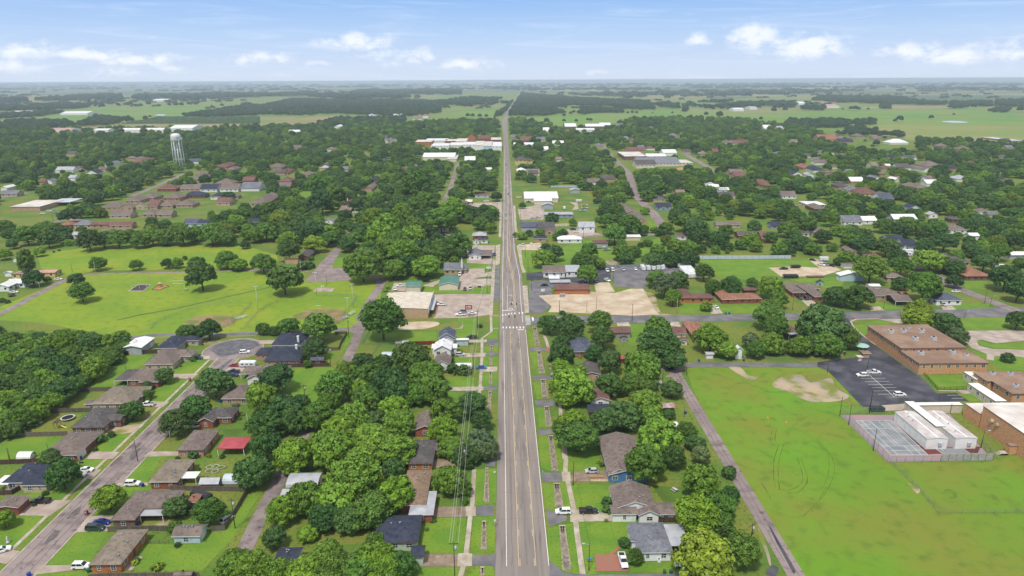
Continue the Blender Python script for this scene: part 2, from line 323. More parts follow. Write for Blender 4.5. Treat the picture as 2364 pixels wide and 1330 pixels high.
lay('dirt_patch',m_dirt,0.045,poly('H',75,665,160,590,330,570,420,640,600,600,650,690,770,765,640,810,420,810,240,740),poly('W',365,390,480,390,560,470,660,490,600,520,500,480),poly('A',1790,265,1990,262,1900,300,1790,300),poly('A',960,1060,1290,1010,1190,1090,960,1105),poly('K',1230,1090,1300,1110,1350,1260,1480,1280,1300,1285,1190,1060),poly('A',640,690,680,690,870,560,850,545),poly('B',1300,780,1530,780,1530,860,1260,855),poly('K',880,810,1010,820,990,860,900,850),poly('D',2220,80,2220,150,2140,155,2140,150,2205,140),round_=True)
lay('play_yard',mat('orange_sand',(0.42,0.25,0.12),.95,col2=(.34,.2,.1),scale=.2),0.045,poly('O',1510,945,1640,930,1760,950,1800,980,1560,978))
lay('infield',m_infield,0.045,blob_poly(poly('Y',120,700,200,640,480,600,640,620,690,660,560,740,400,760,180,750),4),blob_poly(poly('Y',1290,620,1480,550,1700,530,1860,550,1880,600,1800,690,1600,680,1450,660),4))
LE=[(1142.5,1400),(1143,1330),(1148,1060),(1153.5,755),(1155,640),(1158,577),(1160,480),(1162,400),(1162.5,350),(1161.5,310),(1158,285),(1163,270),(1174,250),(1192,225),(1200.5,213),(1206,206)]
RE=[(1278,1400),(1271,1330),(1243.5,1060),(1213.5,755),(1205,640),(1190,577),(1184.5,480),(1179.5,400),(1175.5,350),(1172,310),(1171,285),(1172.5,270),(1181.5,250),(1197,225),(1203.5,213),(1208,206)]
b=MB()
l_,r_=[G(*p)for p in LE],[G(*p)for p in RE]
b.v=[(p[0],p[1],0.055)for p in l_]+[(p[0],p[1],0.055)for p in r_]
n_=len(l_);b.f=[(n_+i,n_+i+1,i+1,i)for i in range(n_-1)];b.m=[0]*(n_-1)
struct('main_road',b,m_road)
def xl(x):return[(x,y)for y in np.linspace(150,G(1180,762)[1],12)]
y_x=G(1180,762)[1]
wl=MB();wl.ribbon(xl(.36),.16,.07);wl.ribbon(xl(11.45),.16,.07)
far_w=[(1161,745),(1160.5,700),(1160,640),(1162,577),(1163.5,480),(1165,400),(1165,340)]
wl.ribbon([G(*p)for p in far_w],.2,.07)
wl.ribbon([G(*p)for p in[(1207,745),(1201.5,690),(1199.5,640),(1187,577),(1182,480),(1177.5,400)]],.2,.07)
wl.ribbon([TG('X',300,540),TG('X',300,0),TG('V',1935,380)],.14,.07)
for x in range(7):a=TG('X',205+x*74.5,915);wl.sheet([(a[0]-.3,a[1]-1.3),(a[0]+.3,a[1]-1.3),(a[0]+.3,a[1]+1.3),(a[0]-.3,a[1]+1.3)],.072)
for x,y in[(195,640),(262,632),(328,622),(392,612),(460,606),(560,602),(632,596)]:
 a=TG('X',x,y);wl.sheet([(a[0]-.3,a[1]-1.2),(a[0]+.3,a[1]-1.2),(a[0]+.3,a[1]+1.2),(a[0]-.3,a[1]+1.2)],.072)
for k in range(8):
 y=665+k*26;x=680+k*2.6
 p,q=TG('X',x,y),TG('X',x+112,y);wl.sheet([(p[0],p[1]-.32),(q[0],q[1]-.32),(q[0],q[1]+.32),(p[0],p[1]+.32)],.075)
p,q=TG('X',185,545),TG('X',460,532);wl.sheet([(p[0],p[1]-.4),(q[0],q[1]-.4),(q[0],q[1]+.4),(p[0],p[1]+.4)],.072)
p,q=TG('X',525,964),TG('X',662,964);wl.sheet([(p[0],p[1]-.4),(q[0],q[1]-.4),(q[0],q[1]+.4),(p[0],p[1]+.4)],.072)
p,q=TG('X',848,690),TG('X',862,768);wl.sheet([(p[0]-.4,q[1]),(p[0]+.5,q[1]),(p[0]+.5,p[1]),(p[0]-.4,p[1])],.075)
def turn_arrow(x,y):
 wl.sheet([(x+.3,y-1.6),(x+.55,y-1.6),(x+.55,y+.9),(x+.3,y+.9)],.073)
 wl.sheet([(x-.9,y+.55),(x+.3,y+.55),(x+.3,y+.9),(x-.9,y+.9)],.073)
 wl.sheet([(x-.9,y+.1),(x-.9,y+1.4),(x-1.7,y+.72)],.073)
for v in[(370,200),(385,350),(380,490)]:a=TG('X',*v);turn_arrow(a[0]+.3,a[1]-1.3)
struct('white_road_lines',wl,m_white)
yl=MB();yl.ribbon(xl(3.55),.13,.07);yl.ribbon(xl(8.05),.13,.07)
y=150
while y<y_x-6:
 yl.sheet([(3.85,y),(3.98,y),(3.98,y+3),(3.85,y+3)],.07);yl.sheet([(7.62,y),(7.75,y),(7.75,y+3),(7.62,y+3)],.07);y+=12.2
for off in(0,1):
 yl.ribbon([G(u+off*(3 if v>600 else 1.2),v)for u,v in[(1187,712),(1186,690),(1184.5,650),(1178,618),(1171.5,590),(1170.5,560),(1172,480),(1171,400)]],.2,.07)
yl.ribbon(smooth_path([G(u,v)for u,v in[(1176.5,600),(1179,575),(1176.5,550),(1174.5,500)]]),.18,.071)
struct('yellow_road_lines',yl,m_yel)
sw=MB()
def strip(mb,t,*c,z=.06,w=None):
 pts=poly(t,*c);mb.ribbon(pts,w,z)
strip(sw,'E',985,-20,1010,250,1005,350,1045,520,1090,720,1110,900,1165,1290,w=1.5)
strip(sw,'F',808,215,830,270,845,330,w=1.4);strip(sw,'F',865,470,885,600,w=1.2);strip(sw,'F',920,690,950,830,960,960,990,1330,w=1.4)
strip(sw,'E',45,1330,75,1220,100,1120,140,760,160,640,175,330,w=1.35);strip(sw,'F',222,745,232,620,245,400,245,240,w=1.3)
strip(sw,'F',245,240,330,180,325,0,w=1.3);strip(sw,'V',1700,790,1710,600,1725,420,1735,200,1745,0,w=2.0);strip(sw,'F',340,150,395,150,w=.9);strip(sw,'F',335,30,395,33,w=.9)
strip(sw,'D',0,1,0,2,w=.1)if False else None
sw.sheet(poly('X',630,0,735,0,775,590,680,600),.06);sw.sheet(poly('K',120,690,155,690,175,860,200,920,170,925,150,850),.05)
strip(sw,'K',100,350,110,520,125,640,w=2.2);strip(sw,'J',2120,620,2125,520,2130,300,w=2.0)
sw.sheet(poly('J',2085,690,2125,680,2120,850,2085,860),.05)
struct('sidewalk',sw,m_conc)
YB=TG('A',2110,345)[1];XS0,XS1=-131.3,-121.8
st=MB();st.sheet([(XS0,120),(XS1,120),(XS1,YB),(XS0,YB)],.055)
c0=TG('A',2105,342);ring=[(c0[0]+13.2*math.cos(t),c0[1]+14.0*math.sin(t))for t in np.linspace(0,2*math.pi,33)[:-1]]
st.sheet(ring,.06);struct('residential_street',st,m_mauve)
pt=MB();pt.sheet([(c0[0]+11.5*math.cos(t),c0[1]+1+12*math.sin(t))for t in np.linspace(0.2,2.9,14)],.07)
pt.sheet(poly('A',1890,340,2000,300,2150,300,2290,290,2300,330,2160,380,1990,410),.068);pt.sheet(poly('A',1960,520,2080,430,2110,425,2010,520),.068)
struct('asphalt_patch',pt,m_patch)
kb=MB()
for x in(XS0-.2,XS1+.2):
 segs=[(120,300)]
 kb.box(x-.22,x+.22,120,YB-10,0,.10)
rk=[(c0[0]+13.5*math.cos(t),c0[1]+14.3*math.sin(t))for t in np.linspace(-.75,math.pi+.75,30)]
l2,r2=offset(rk,.25);kb.prism(l2+r2[::-1],0,.11)
struct('kerb',kb,m_conc)
strip_sw=MB();strip_sw.ribbon([(XS0-3.4,120),(XS0-3.4,YB-12)],1.1,.05);struct('street_sidewalk',strip_sw,m_conc)
ln=MB()
ln.ribbon(smooth_path(poly('C',170,1300,265,1040,460,640)+poly('D',800,1080,1135,520,1290,180)),4.6,.055)
struct('back_lane',ln,m_mauve)
ln=MB();ln.ribbon(smooth_path(poly('J',925,1330,1000,1190,1085,1060,1105,1000,1060,965,1010,958)),5.2,.06)
ln.sheet(poly('J',450,1003,600,830,775,645,815,660,690,860,700,885,840,880,850,985,640,1000),.055)
ln.ribbon(smooth_path(poly('J',790,660,860,560,900,530,1000,520)),8,.05)
ln.sheet(poly('D',1180,165,1240,120,1300,80,1370,90,1330,180,1260,215),.06)
struct('park_street',ln,m_mauve)
ln=MB();ln.ribbon(smooth_path(poly('A',1140,242,1400,212,1700,208)+poly('D',0,208,380,192,800,180,1200,152)),4.2,.052);struct('park_lane',ln,m_grey)
ln=MB();ln.ribbon(smooth_path(poly('I',-120,1330,120,1215,330,1100,560,985,640,960)),5.0,.052)
ln.ribbon(smooth_path(poly('I',640,958,900,932,1600,918,2217,905)+poly('J',180,905,400,908,500,915)),3.0,.05);struct('park_road',ln,m_mauve)
ln=MB();ln.sheet(poly('P',1207,735,1229,732,1459,729,1700,726,1929,721,2197,714,2420,708,2420,728,2326,732,1968,737,1700,741,1459,746,1229,750,1214,757),.05);struct('cross_street',ln,m_grey)
ln=MB();ln.ribbon([(74.6,120),(74.6,TG('F',1960,500)[1])],4.6,.055);ln.sheet(poly('F',1900,590,2000,500,2060,470,2110,460,2110,500,2060,520,2040,590),.058);struct('field_lane',ln,m_mauve)
ln=MB();ln.sheet(poly('R',990,810,1030,850,1180,1120,1275,1290,1250,1310,1190,1200,1080,1000),.07);ln.sheet(blob_poly(poly('R',1020,1230,1080,1235,1095,1280,1050,1330,960,1300)),.07);struct('tar_patch',ln,m_black)
ln=MB();ln.sheet(poly('P',1480,838,1640,837,1800,838,1938,838,1950,849,1800,847,1600,847,1560,856,1480,852),.055);struct('school_alley',ln,m_grey)
ln=MB();ln.sheet(poly('H',690,60,760,60,800,140,880,210,930,250,1140,400,1450,620,1560,735,1740,735,1850,808,1290,815,1100,855,890,862,690,650,570,530,480,497,480,455,900,400,900,300,720,160),.06)
struct('school_car_park',ln,m_black)
lw=MB()
for i,(xa,xb,y)in enumerate([(870,1060,572),(870,1095,602),(908,1128,631),(938,1164,659),(975,1195,687),(985,1230,716),(1030,1265,745),(1130,1300,771),(1655,1780,755),(1695,1800,783)]):
 lw.ribbon(poly('H',xa,y,xb,y-2),.14,.075)
lw.ribbon(poly('H',945,568,1180,772),.16,.076);struct('parking_lines',lw,m_white)
ln=MB();ln.sheet(poly('H',1010,62,1270,55,1310,110,1210,105),.05);ln.sheet(poly('H',1800,172,2420,165,2420,250,2100,285,1960,252,1920,262,1940,305,2060,335,2420,345,2420,425,2250,400,2080,400,2075,440,2010,430,2010,380,1880,330,1800,260),.05)
struct('concrete_drive',ln,m_concp)
ln=MB();ln.ribbon(poly('H',1040,62,830,68,780,90,800,130,870,200,960,260,1000,300),1.3,.06)
ln.sheet(poly('H',1740,710,1850,705,1900,735,1800,745),.065);ln.sheet(poly('H',1060,845,1290,830,1290,890,1080,895),.065)
ln.ribbon(poly('H',1570,712,1740,715),.7,.066);struct('school_path',ln,m_concp)
ln=MB();ln.sheet(poly('V',880,840,900,680,890,500,1100,490,1700,495,1690,790,1340,835),.05);ln.sheet(poly('V',1230,440,1240,260,1370,130,1610,120,1610,190,1730,165,1730,230,1500,255,1460,270,1730,275,1720,370,1460,385,1440,440),.05)
ln.sheet(poly('V',720,370,960,290,1020,270,960,330,860,390),.05);ln.sheet(poly('V',270,440,310,330,480,330,480,450),.048);struct('parking_lot',ln,m_concp)
ln=MB();ln.sheet(poly('K',215,1270,230,1000,330,990,420,1000,420,1110,330,1120,420,1200,330,1275),.05);ln.sheet(poly('K',950,880,1180,870,1480,870,1520,930,1250,930,1220,1060,960,1040,930,960),.05)
ln.sheet(poly('V',1760,100,1820,90,1820,600,1745,610,1750,350),.058);struct('grey_lot',ln,m_grey)
ln=MB();ln.sheet(poly('K',205,925,340,915,390,970,640,960,810,900,930,870,920,1000,640,1010,330,985,205,985),.054);struct('black_lot',ln,m_black)
ln=MB();ln.sheet(poly('K',310,1120,740,1085,960,1095,1090,1060,1200,1060,1300,1240,1340,1280,1100,1290,560,1262,390,1260,420,1210),.052);ln.sheet(poly('K',780,1010,910,1005,960,1085,800,1092),.053)
ln.sheet(blob_poly(poly('D',1640,155,1690,100,1960,88,2010,115,1900,150,1760,160)),.045);ln.sheet(poly('L',40,880,150,960,500,950,660,900,600,870,430,800,370,805,470,880,230,870),.05)
ln.sheet(poly('K',150,690,320,665,340,700,300,730,160,730),.05);struct('gravel_yard',ln,m_gravel)
ln=MB();ln.sheet(poly('K',480,560,640,545,860,600,690,620,500,600),.05);ln.sheet(poly('K',130,380,360,330,350,470,150,470),.05);ln.sheet(poly('K',570,320,640,325,650,380,590,390,620,350),.05)
ln.sheet(poly('J',1840,330,2130,320,2140,410,1900,400),.05);ln.sheet(poly('J',1840,690,2080,690,2060,850,1840,840),.045);ln.sheet(poly('J',1580,600,1700,580,1690,625,1600,630),.05);struct('yard_paving',ln,m_concp)
ln=MB()
def rd(t,w,*c):ln.ribbon(smooth_path(poly(t,*c),3),w,.05)
rd('K',9,1390,560,1290,420,1180,310,1120,230,1095,160,1080,90,1045,40);rd('O',9,1180,1090,1150,1000,1060,900,960,800,900,720);rd('J',5,1610,390,1700,190,1750,30);rd('N',5,1740,1110,1800,890)
rd('O',9,1980,990,1800,890,1640,800);rd('L',8,2150,1250,1640,1050,1480,960,1280,850,1180,780);rd('I',9,-60,300,240,240);rd('I',6,390,520,540,470);rd('I',7,1120,270,1270,210,1500,110,1620,60)
rd('I',6,860,560,960,545);rd('K',7,640,625,860,605,1300,598);rd('K',6,1230,262,1620,258);rd('L',6,760,270,920,320);rd('L',6,1090,370,1450,460);rd('L',5,560,110,760,200);rd('I',6,460,180,620,130)
rd('L',6,30,280,250,290);rd('L',6,240,350,420,345);rd('I',8,580,460,1100,560);rd('J',6,1880,430,2120,430)
struct('side_street',ln,m_mauve)
dv=MB()
for q in[('A',1570,600,1735,605,1790,560,1560,562),('A',1260,855,1470,862,1530,812,1400,812),('A',780,1330,1020,1330,1080,1266,830,1262),('A',1300,1310,1610,1300,1610,1262,1350,1262),('A',1750,425,1890,430,1900,400,1780,398),('B',760,415,840,420,925,332,830,332),('B',170,750,450,755,655,612,300,610),('B',1040,490,1350,480,1340,450,1080,455),('B',680,905,985,890,1040,745,800,760),('B',300,1290,690,1245,820,1200,350,1205),('B',0,1180,60,1195,185,1075,0,1040),('B',1110,1250,1200,1250,1300,1125,1240,1120),('A',1990,570,2160,580,2230,500,2110,470),('D',380,290,500,290,540,255,390,258)]:
 dv.sheet(poly(*q),.062)
struct('driveway',dv,m_concp)
dv=MB()
for q in[('E',1080,350,1390,345,1400,440,1050,440),('C',1965,670,2270,670,2270,765,1950,765),('C',1880,1100,2230,1105,2230,1215,1830,1215),('C',1980,245,2180,240,2160,300,1960,320)]:dv.sheet(poly(*q),.06)
struct('old_driveway',dv,m_brown)
dv=MB()
for q in[('E',970,352,1050,352,1055,440,980,440),('E',1050,695,1130,695,1440,740,1450,800,1050,810),('E',100,668,190,665,190,755,100,755),('E',30,1095,160,1095,155,1210,20,1215),('D',2140,680,2340,680,2340,712,2110,715),('F',0,680,260,675,258,708,0,715),('F',100,375,280,370,275,405,30,412),('F',130,255,290,250,285,275,130,280),('F',1460,100,1570,95,1590,130,1470,130),('F',1910,95,2020,92,2050,150,1960,130),('F',210,500,385,495,380,540,230,545),('L',320,1160,420,1160,500,1250,420,1258),('L',900,1215,980,1210,1030,1245,910,1248),('L',1510,1210,1600,1205,1640,1240,1530,1240),('K',1770,1200,1830,1200,1880,1270,1780,1275)]:dv.sheet(poly(*q),.064)
struct('concrete_driveway',dv,m_conc)
dv=MB()
for q in[('E',820,360,970,360,975,438,800,450,790,330),('E',840,700,930,720,1020,760,1010,800,860,850,825,690),('E',192,668,360,650,350,755,195,752),('E',160,1110,340,1110,380,1090,365,1240,330,1205,160,1205),('F',665,320,850,320,860,350,680,355),('F',700,580,880,580,880,605,710,620),('F',720,800,900,800,920,850,745,860),('F',750,1060,900,1060,900,1100,760,1120),('F',280,262,390,235,390,310,285,305),('F',280,370,385,365,385,395,275,398),('F',255,675,380,660,380,710,260,705),('E',280,270,385,200,360,310,290,300),('E',870,1160,990,1270,1240,1290,2100,1280,2100,1420,850,1420)]:dv.sheet(poly(*q),.061)
struct('driveway_apron',dv,m_grey)
dv=MB();dv.sheet(poly('E',1270,1105,1400,1105,1490,1025,1510,1040,1440,1105,1570,1110,1580,1255,1290,1258),.066);dv.sheet(poly('F',825,322,870,330,850,358,815,355),.066);struct('brick_paving',dv,m_brick)
cp=MB();cp.sheet(poly('Z',445,790,1040,790,1100,760,1560,780,2010,1250,925,1275),.05);struct('court_slab',cp,mat('court_mauve',(0.31,0.235,0.25),.8,col2=(0.26,0.21,0.23),scale=.12,col3=(0.33,0.20,0.205),scale3=.05))
cp=MB();cp.sheet(poly('Z',600,848,960,845,1340,1200,960,1200),.056);cp.sheet(poly('Z',1400,1130,1680,1125,1770,1185,1490,1188),.056);struct('court_surface',cp,mat('court_green',(0.225,0.24,0.25),.8,col2=(0.175,0.19,0.205),scale=.2,col3=(0.265,0.275,0.275),scale3=.07))
cp=MB();cp.sheet(poly('Z',1020,880,1330,1120,1540,1120,1880,1115,1850,1180,1420,1190,1340,1195,1000,870),.053);struct('court_red',cp,mat('court_red',(0.16,0.035,0.03),.6,col2=(0.07,0.03,0.03),scale=.12))
cl=MB()
for q in[(600,848,965,1200),(960,845,1340,1198),(600,848,960,845),(960,1200,1340,1198),(670,930,1040,925),(880,1110,1260,1105),(760,860,1010,1105),(660,850,1030,1197),(900,846,1270,1198),(860,930,1045,1107),(730,850,830,925),(830,850,910,925),(960,1155,1300,1150),(1100,1110,1190,1198),(640,888,750,885),(655,905,740,903),(1410,1130,1490,1187),(1680,1120,1770,1183),(1440,1120,1500,1160)]:
 cl.ribbon(poly('Z',*q),.10,.062)
struct('court_lines',cl,m_white)
m_chan=mat('channel_concrete',(0.22,0.19,0.15),.9,col2=(0.13,0.115,0.09),scale=.6,col3=(0.30,0.25,0.19),scale3=.2)
m_edge=mat('channel_stone',(0.34,0.285,0.205),.9,col2=(0.20,0.16,0.10),scale=1.2)
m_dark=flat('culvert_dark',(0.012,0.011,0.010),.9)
def channel(pl,dark,label_side):
 a,b_,c_,d_=[TG(*q)for q in pl]
 root=thing('ditch_channel',DITCH[label_side],'ditch',((a[0]+d_[0])/2,(a[1]+d_[1])/2,0),0)
 ox,oy=root.location[0],root.location[1]
 loc=lambda p:(p[0]-ox,p[1]-oy)
 a,b_,c_,d_=map(loc,(a,b_,c_,d_))
 mb=MB();mb.sheet([a,b_,c_,d_],.05);mb.build('channel_bed',m_chan,root)
 for s,(p,q)in enumerate(((a,d_),(b_,c_))):
  n=max(int(abs(p[1]-q[1])/1.1),2);mb=MB()
  for i in range(n):
   t=(i+.5)/n;x=p[0]+(q[0]-p[0])*t+U(-.07,.07);y=p[1]+(q[1]-p[1])*t
   mb.box(x-U(.16,.26),x+U(.16,.26),y-.5,y+.5,0,U(.10,.2))
  mb.build('stone_edge',m_edge,root)
 wd=b_[0]-a[0]
 hb=MB();hb.box(a[0]-.2,b_[0]+.2,a[1],a[1]+.5,0,.55);hb.build('headwall',m_conc,root)
 for k in range(dark):
  pw=wd*(.62 if dark==1 else .36);cxx=(a[0]+b_[0])/2+(0 if dark==1 else(k-.5)*wd*.5)
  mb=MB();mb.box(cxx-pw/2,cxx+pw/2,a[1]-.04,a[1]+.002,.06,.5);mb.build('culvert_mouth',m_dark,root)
  mb=MB();mb.sheet([(cxx-pw/2,a[1]-1.9),(cxx+pw/2,a[1]-1.9),(cxx+pw/2,a[1]-.05),(cxx-pw/2,a[1]-.05)],.056);mb.build('dark_bed',mat('dark_concrete',(0.05,0.045,0.04),.6),root)  # darker strip of channel bed in front of each mouth
DITCH={}
RDC=[(('E',955,860),('E',1000,860),('E',1058,1250),('E',985,1250)),(('E',905,475),('E',948,475),('E',985,670),('E',915,675)),(('E',855,40),('E',890,40),('E',938,345),('E',885,345)),(('F',812,870),('F',848,870),('F',875,1035),('F',825,1035)),(('F',780,625),('F',815,625),('F',845,785),('F',790,785)),(('F',745,365),('F',775,365),('F',812,558),('F',765,560)),(('F',705,150),('F',735,150),('F',770,305),('F',730,308))]
LDC=[(('E',240,1240),('E',262,1240),('E',262,1350),('E',236,1350)),(('E',252,820),('E',278,820),('E',285,1060),('E',240,1060)),(('E',284,335),('E',300,335),('E',308,630),('E',265,630)),(('F',310,730),('F',328,730),('F',322,900),('F',292,905)),(('F',315,550),('F',332,550),('F',335,655),('F',312,655)),(('F',320,402),('F',334,402),('F',336,485),('F',318,485)),(('F',322,315),('F',338,315),('F',338,360),('F',322,360))]
o_=['nearest','second','third','fourth','fifth','sixth','farthest']
for i,p in enumerate(RDC):DITCH[('r',i)]=f'twin-pipe concrete ditch in the right-hand verge of the main road, {o_[i]} one in the row';channel(p,2,('r',i))
for i,p in enumerate(LDC):DITCH[('l',i)]=f'narrow stone-edged ditch in the left-hand verge of the main road, {o_[i]} one in the row';channel(p,1,('l',i))
dk=MB();dk.ribbon(smooth_path(poly('Y',-620,660,-350,600,0,537,300,470,600,400,900,335,1090,290)),1.15,.05);struct('park_ditch',dk,mat('ditch_mud',(0.075,0.06,0.03),.9,col2=(0.05,0.085,0.018),scale=.3))
tk=MB()
for w_,*q in[(.28,'G',135,100,90,250,88,400,100,490),(.28,'G',185,90,140,230,128,360,140,515),(.22,'G',145,515,220,520,300,490,345,440,345,360,300,220),(.28,'G',220,545,310,535,380,470,395,410,375,330,330,210),(.16,'G',460,75,560,170,590,260,585,360,550,470),(.2,'G',490,70,600,190,640,300,620,420,540,570,360,750),(.3,'R',915,370,970,450,1020,550),(.16,'G',570,490,430,720),(.25,'H',75,1070,55,1165),(.25,'H',110,1070,95,1170),(.15,'H',250,1040,400,1110,540,1230,600,1320),(.15,'H',350,950,250,1040),(.2,'H',385,945,330,985),(.18,'W',360,810,420,860,500,880)]:
 tk.ribbon(smooth_path(poly(*q),5),w_*1.0,.03)
struct('tyre_tracks',tk,mat('mud_track',(0.06,0.085,0.014),.95,col2=(0.12,0.20,0.016),scale=.35))
dk=MB()
for q in[('G',1640,515,1740,520,1750,590,1660,590),('G',2040,555,2110,570,2160,640,2080,640)]:dk.sheet(blob_poly(poly(*q)),.029)
struct('coarse_grass',dk,mat('coarse_grass',(0.095,0.155,0.018),.95,col2=(0.13,0.215,0.015),scale=.25,lo=.42,hi=.58))
dk=MB();dk.sheet(blob_poly(poly('G',1310,455,1390,490,1420,520,1390,550,1330,490)),.042);dk.sheet(blob_poly(poly('R',890,840,940,930,1000,1100,1020,1210,1000,1210,960,1080,900,950)),.05);struct('worn_earth',dk,m_dirt)
ck=MB();rq=random.Random(21)
def crack(x0,x1,y0,y1,w,step=6):
 n=max(3,int(max(abs(x1-x0),abs(y1-y0))/step));pts=[(x0+(x1-x0)*i/n+rq.uniform(-.25,.25),y0+(y1-y0)*i/n+rq.uniform(-.25,.25))for i in range(n+1)];ck.ribbon(pts,w,.064)
for x in(-128.8,-126.4,-124.2):crack(x,x+rq.uniform(-.5,.5),150,YB-14,.22)
y=160
while y<YB-10:crack(-131,-122,y,y+rq.uniform(-2,2),rq.uniform(.08,.22),1.5);y+=rq.uniform(6,16)
for _ in range(16):x=rq.uniform(-130.5,-123);y=rq.uniform(160,YB-15);ck.sheet(blob_poly([(x+math.cos(a)*rq.uniform(.4,1.6),y+math.sin(a)*rq.uniform(1,4))for a in(0,1.2,2.5,3.8,5)]),.062)
y=170
while y<400:crack(-1.5,12.3,y,y+rq.uniform(-.4,.4),.07,2);y+=rq.uniform(10,30)
crack(5.7,5.8,150,420,.09);crack(1.9,1.9,150,430,.10)
for x0,y0,y1 in((75.4,130,330),(73.8,150,300),(-71,190,330)):crack(x0,x0,y0,y1,.16)
struct('crack_sealing',ck,mat('crack_tar',(0.10,0.085,0.083),.85,col2=(0.15,0.125,0.12),scale=.6))
wk=MB()
for x in(1.2,2.75,9.0,10.5):wk.ribbon([(x,y)for y in range(140,440,20)],.75,.0585)
struct('wheel_tracks',wk,mat('worn_track',(0.215,0.182,0.163),.85,col2=(0.245,0.208,0.185),scale=.3,stretch=(1.5,.08,1)))
def leaf_mat(name,tr=0.25):
 m=bpy.data.materials.new(name);m.use_nodes=True;nt=m.node_tree;L=nt.links.new
 b=nt.nodes['Principled BSDF'];b.inputs['Roughness'].default_value=0.6;b.inputs['Specular IOR Level'].default_value=0.25
 oi=nn(nt,'ShaderNodeObjectInfo');geo=nn(nt,'ShaderNodeNewGeometry')
 nz=nn(nt,'ShaderNodeTexNoise');nz.inputs['Scale'].default_value=0.55;nz.inputs['Detail'].default_value=3
 L(geo.outputs['Position'],nz.inputs['Vector'])
 mr=nn(nt,'ShaderNodeMapRange');mr.inputs[1].default_value=.3;mr.inputs[2].default_value=.7;mr.inputs[3].default_value=.6;mr.inputs[4].default_value=1.45
 L(nz.outputs['Fac'],mr.inputs[0])
 isl=nn(nt,'ShaderNodeMapRange');isl.inputs[3].default_value=.85;isl.inputs[4].default_value=1.2;L(geo.outputs['Random Per Island'],isl.inputs[0])
 ml=nn(nt,'ShaderNodeMath');ml.operation='MULTIPLY';L(mr.outputs[0],ml.inputs[0]);L(isl.outputs[0],ml.inputs[1])
 mx=nn(nt,'ShaderNodeVectorMath');mx.operation='SCALE';L(oi.outputs['Color'],mx.inputs[0]);L(ml.outputs[0],mx.inputs['Scale'])
 L(mx.outputs[0],b.inputs['Base Color'])
 return m
m_leaf=leaf_mat('leaves')
m_bark=mat('bark',(0.10,0.075,0.055),.9,col2=(0.06,0.045,0.035),scale=1.5)
def sphere_pts(n,rng):
 p=rng.normal(size=(n,3));p/=np.linalg.norm(p,axis=1)[:,None];return p
def crown_arrays(seed,lobes,cards,flatk=0.72,size=0.085,core=True,spread=1.0,shape='round'):
 """unit crown: radius 1, from z=0 (lowest leaves) up; returns verts, quads"""
 rng=np.random.default_rng(seed)
 V=[];Q=[];n0=0
 cs=[]
 tries=0
 while len(cs)<lobes and tries<4000:
  tries+=1
  p=sphere_pts(1,rng)[0]
  if p[2]<-0.45:continue
  if shape=='tall':
   rr=.62*math.sqrt(max(1-p[2]**2,0));c=np.array([p[0]*.6,p[1]*.6,1.15+p[2]*1.15]);lr=rng.uniform(.22,.34)
  else:
   k=rng.uniform(.58,.80);c=np.array([p[0]*k,p[1]*k,.62*flatk/.72+p[2]*flatk*rng.uniform(.72,.95)]);lr=rng.uniform(.20,.36)
  if any(np.linalg.norm(c-q)<(r+lr)*.52 for q,r in cs):continue
  cs.append((c,lr))
 if shape!='tall':
  for j in range(max(2,lobes//9)):
   a=rng.uniform(0,2*math.pi);cs.append((np.array([math.cos(a)*.9*spread,math.sin(a)*.9*spread,rng.uniform(.3,.8)*flatk]),rng.uniform(.13,.22)))
 for c,lr in cs:
  m=int(cards*(lr/.28)**2)
  d=sphere_pts(m,rng);d[:,2]=np.where(d[:,2]<-.5,-d[:,2],d[:,2])
  rad=lr*rng.uniform(.70,1.12,m)
  ctr=c+d*rad[:,None]*np.array([1,1,.85])
  nrm=d+rng.normal(scale=.33,size=(m,3));nrm/=np.linalg.norm(nrm,axis=1)[:,None]
  t=np.cross(nrm,rng.normal(size=(m,3)));t/=np.linalg.norm(t,axis=1)[:,None];bt=np.cross(nrm,t)
  s=size*rng.uniform(.6,1.3,m)[:,None]
  q=np.stack([ctr-t*s-bt*s*.6,ctr+t*s-bt*s*.7,ctr+t*s*.9+bt*s*.6-nrm*s*.3,ctr-t*s*.7+bt*s*.8-nrm*s*.2],1).reshape(-1,3)
  V.append(q);Q.append(np.arange(m*4).reshape(-1,4)+n0);n0+=m*4
  if core:  # unseen solid added inside each lobe to block light passing through the leaves
   o=np.array([[1,0,0],[-1,0,0],[0,1,0],[0,-1,0],[0,0,1],[0,0,-1]])*lr*.62+c
   V.append(o);f=[(0,2,4,4),(2,1,4,4),(1,3,4,4),(3,0,4,4),(2,0,5,5),(1,2,5,5),(3,1,5,5),(0,3,5,5)]
   Q.append(np.array(f)+n0);n0+=6
 return np.concatenate(V),np.concatenate(Q),cs
def np_mesh(name,V,Q,m):
 me=bpy.data.meshes.new(name)
 tri=Q[:,2]==Q[:,3]
 loops=[];starts=[];tot=[]
 ln=np.where(tri,3,4);st=np.concatenate([[0],np.cumsum(ln)[:-1]])
 mask=np.ones(Q.shape,bool);mask[tri,3]=False
 lv=Q[mask]
 me.vertices.add(len(V));me.vertices.foreach_set('co',V.astype(np.float32).ravel())
 me.loops.add(len(lv));me.loops.foreach_set('vertex_index',lv.astype(np.int32))
 me.polygons.add(len(Q));me.polygons.foreach_set('loop_start',st.astype(np.int32))
 me.update(calc_edges=True);me.materials.append(m)
 return me
def trunk_mesh(seed,cs,flatk,tall=False):
 rng=random.Random(seed);b=MB()
 b.tube((0,0,-.55),(0.02,0.0,.05),.075,.055,7)
 top=(0.03,0.02,.45);b.tube((0.02,0,.05),top,.055,.04,6,caps=False)
 for c,r in rng.sample(cs,min(6,len(cs))):
  b.tube((0.02,0,rng.uniform(-.05,.3)),tuple(c),.034,.010,5,caps=False)
 return b.mesh('trunk',m_bark,True)
CROWN=[]
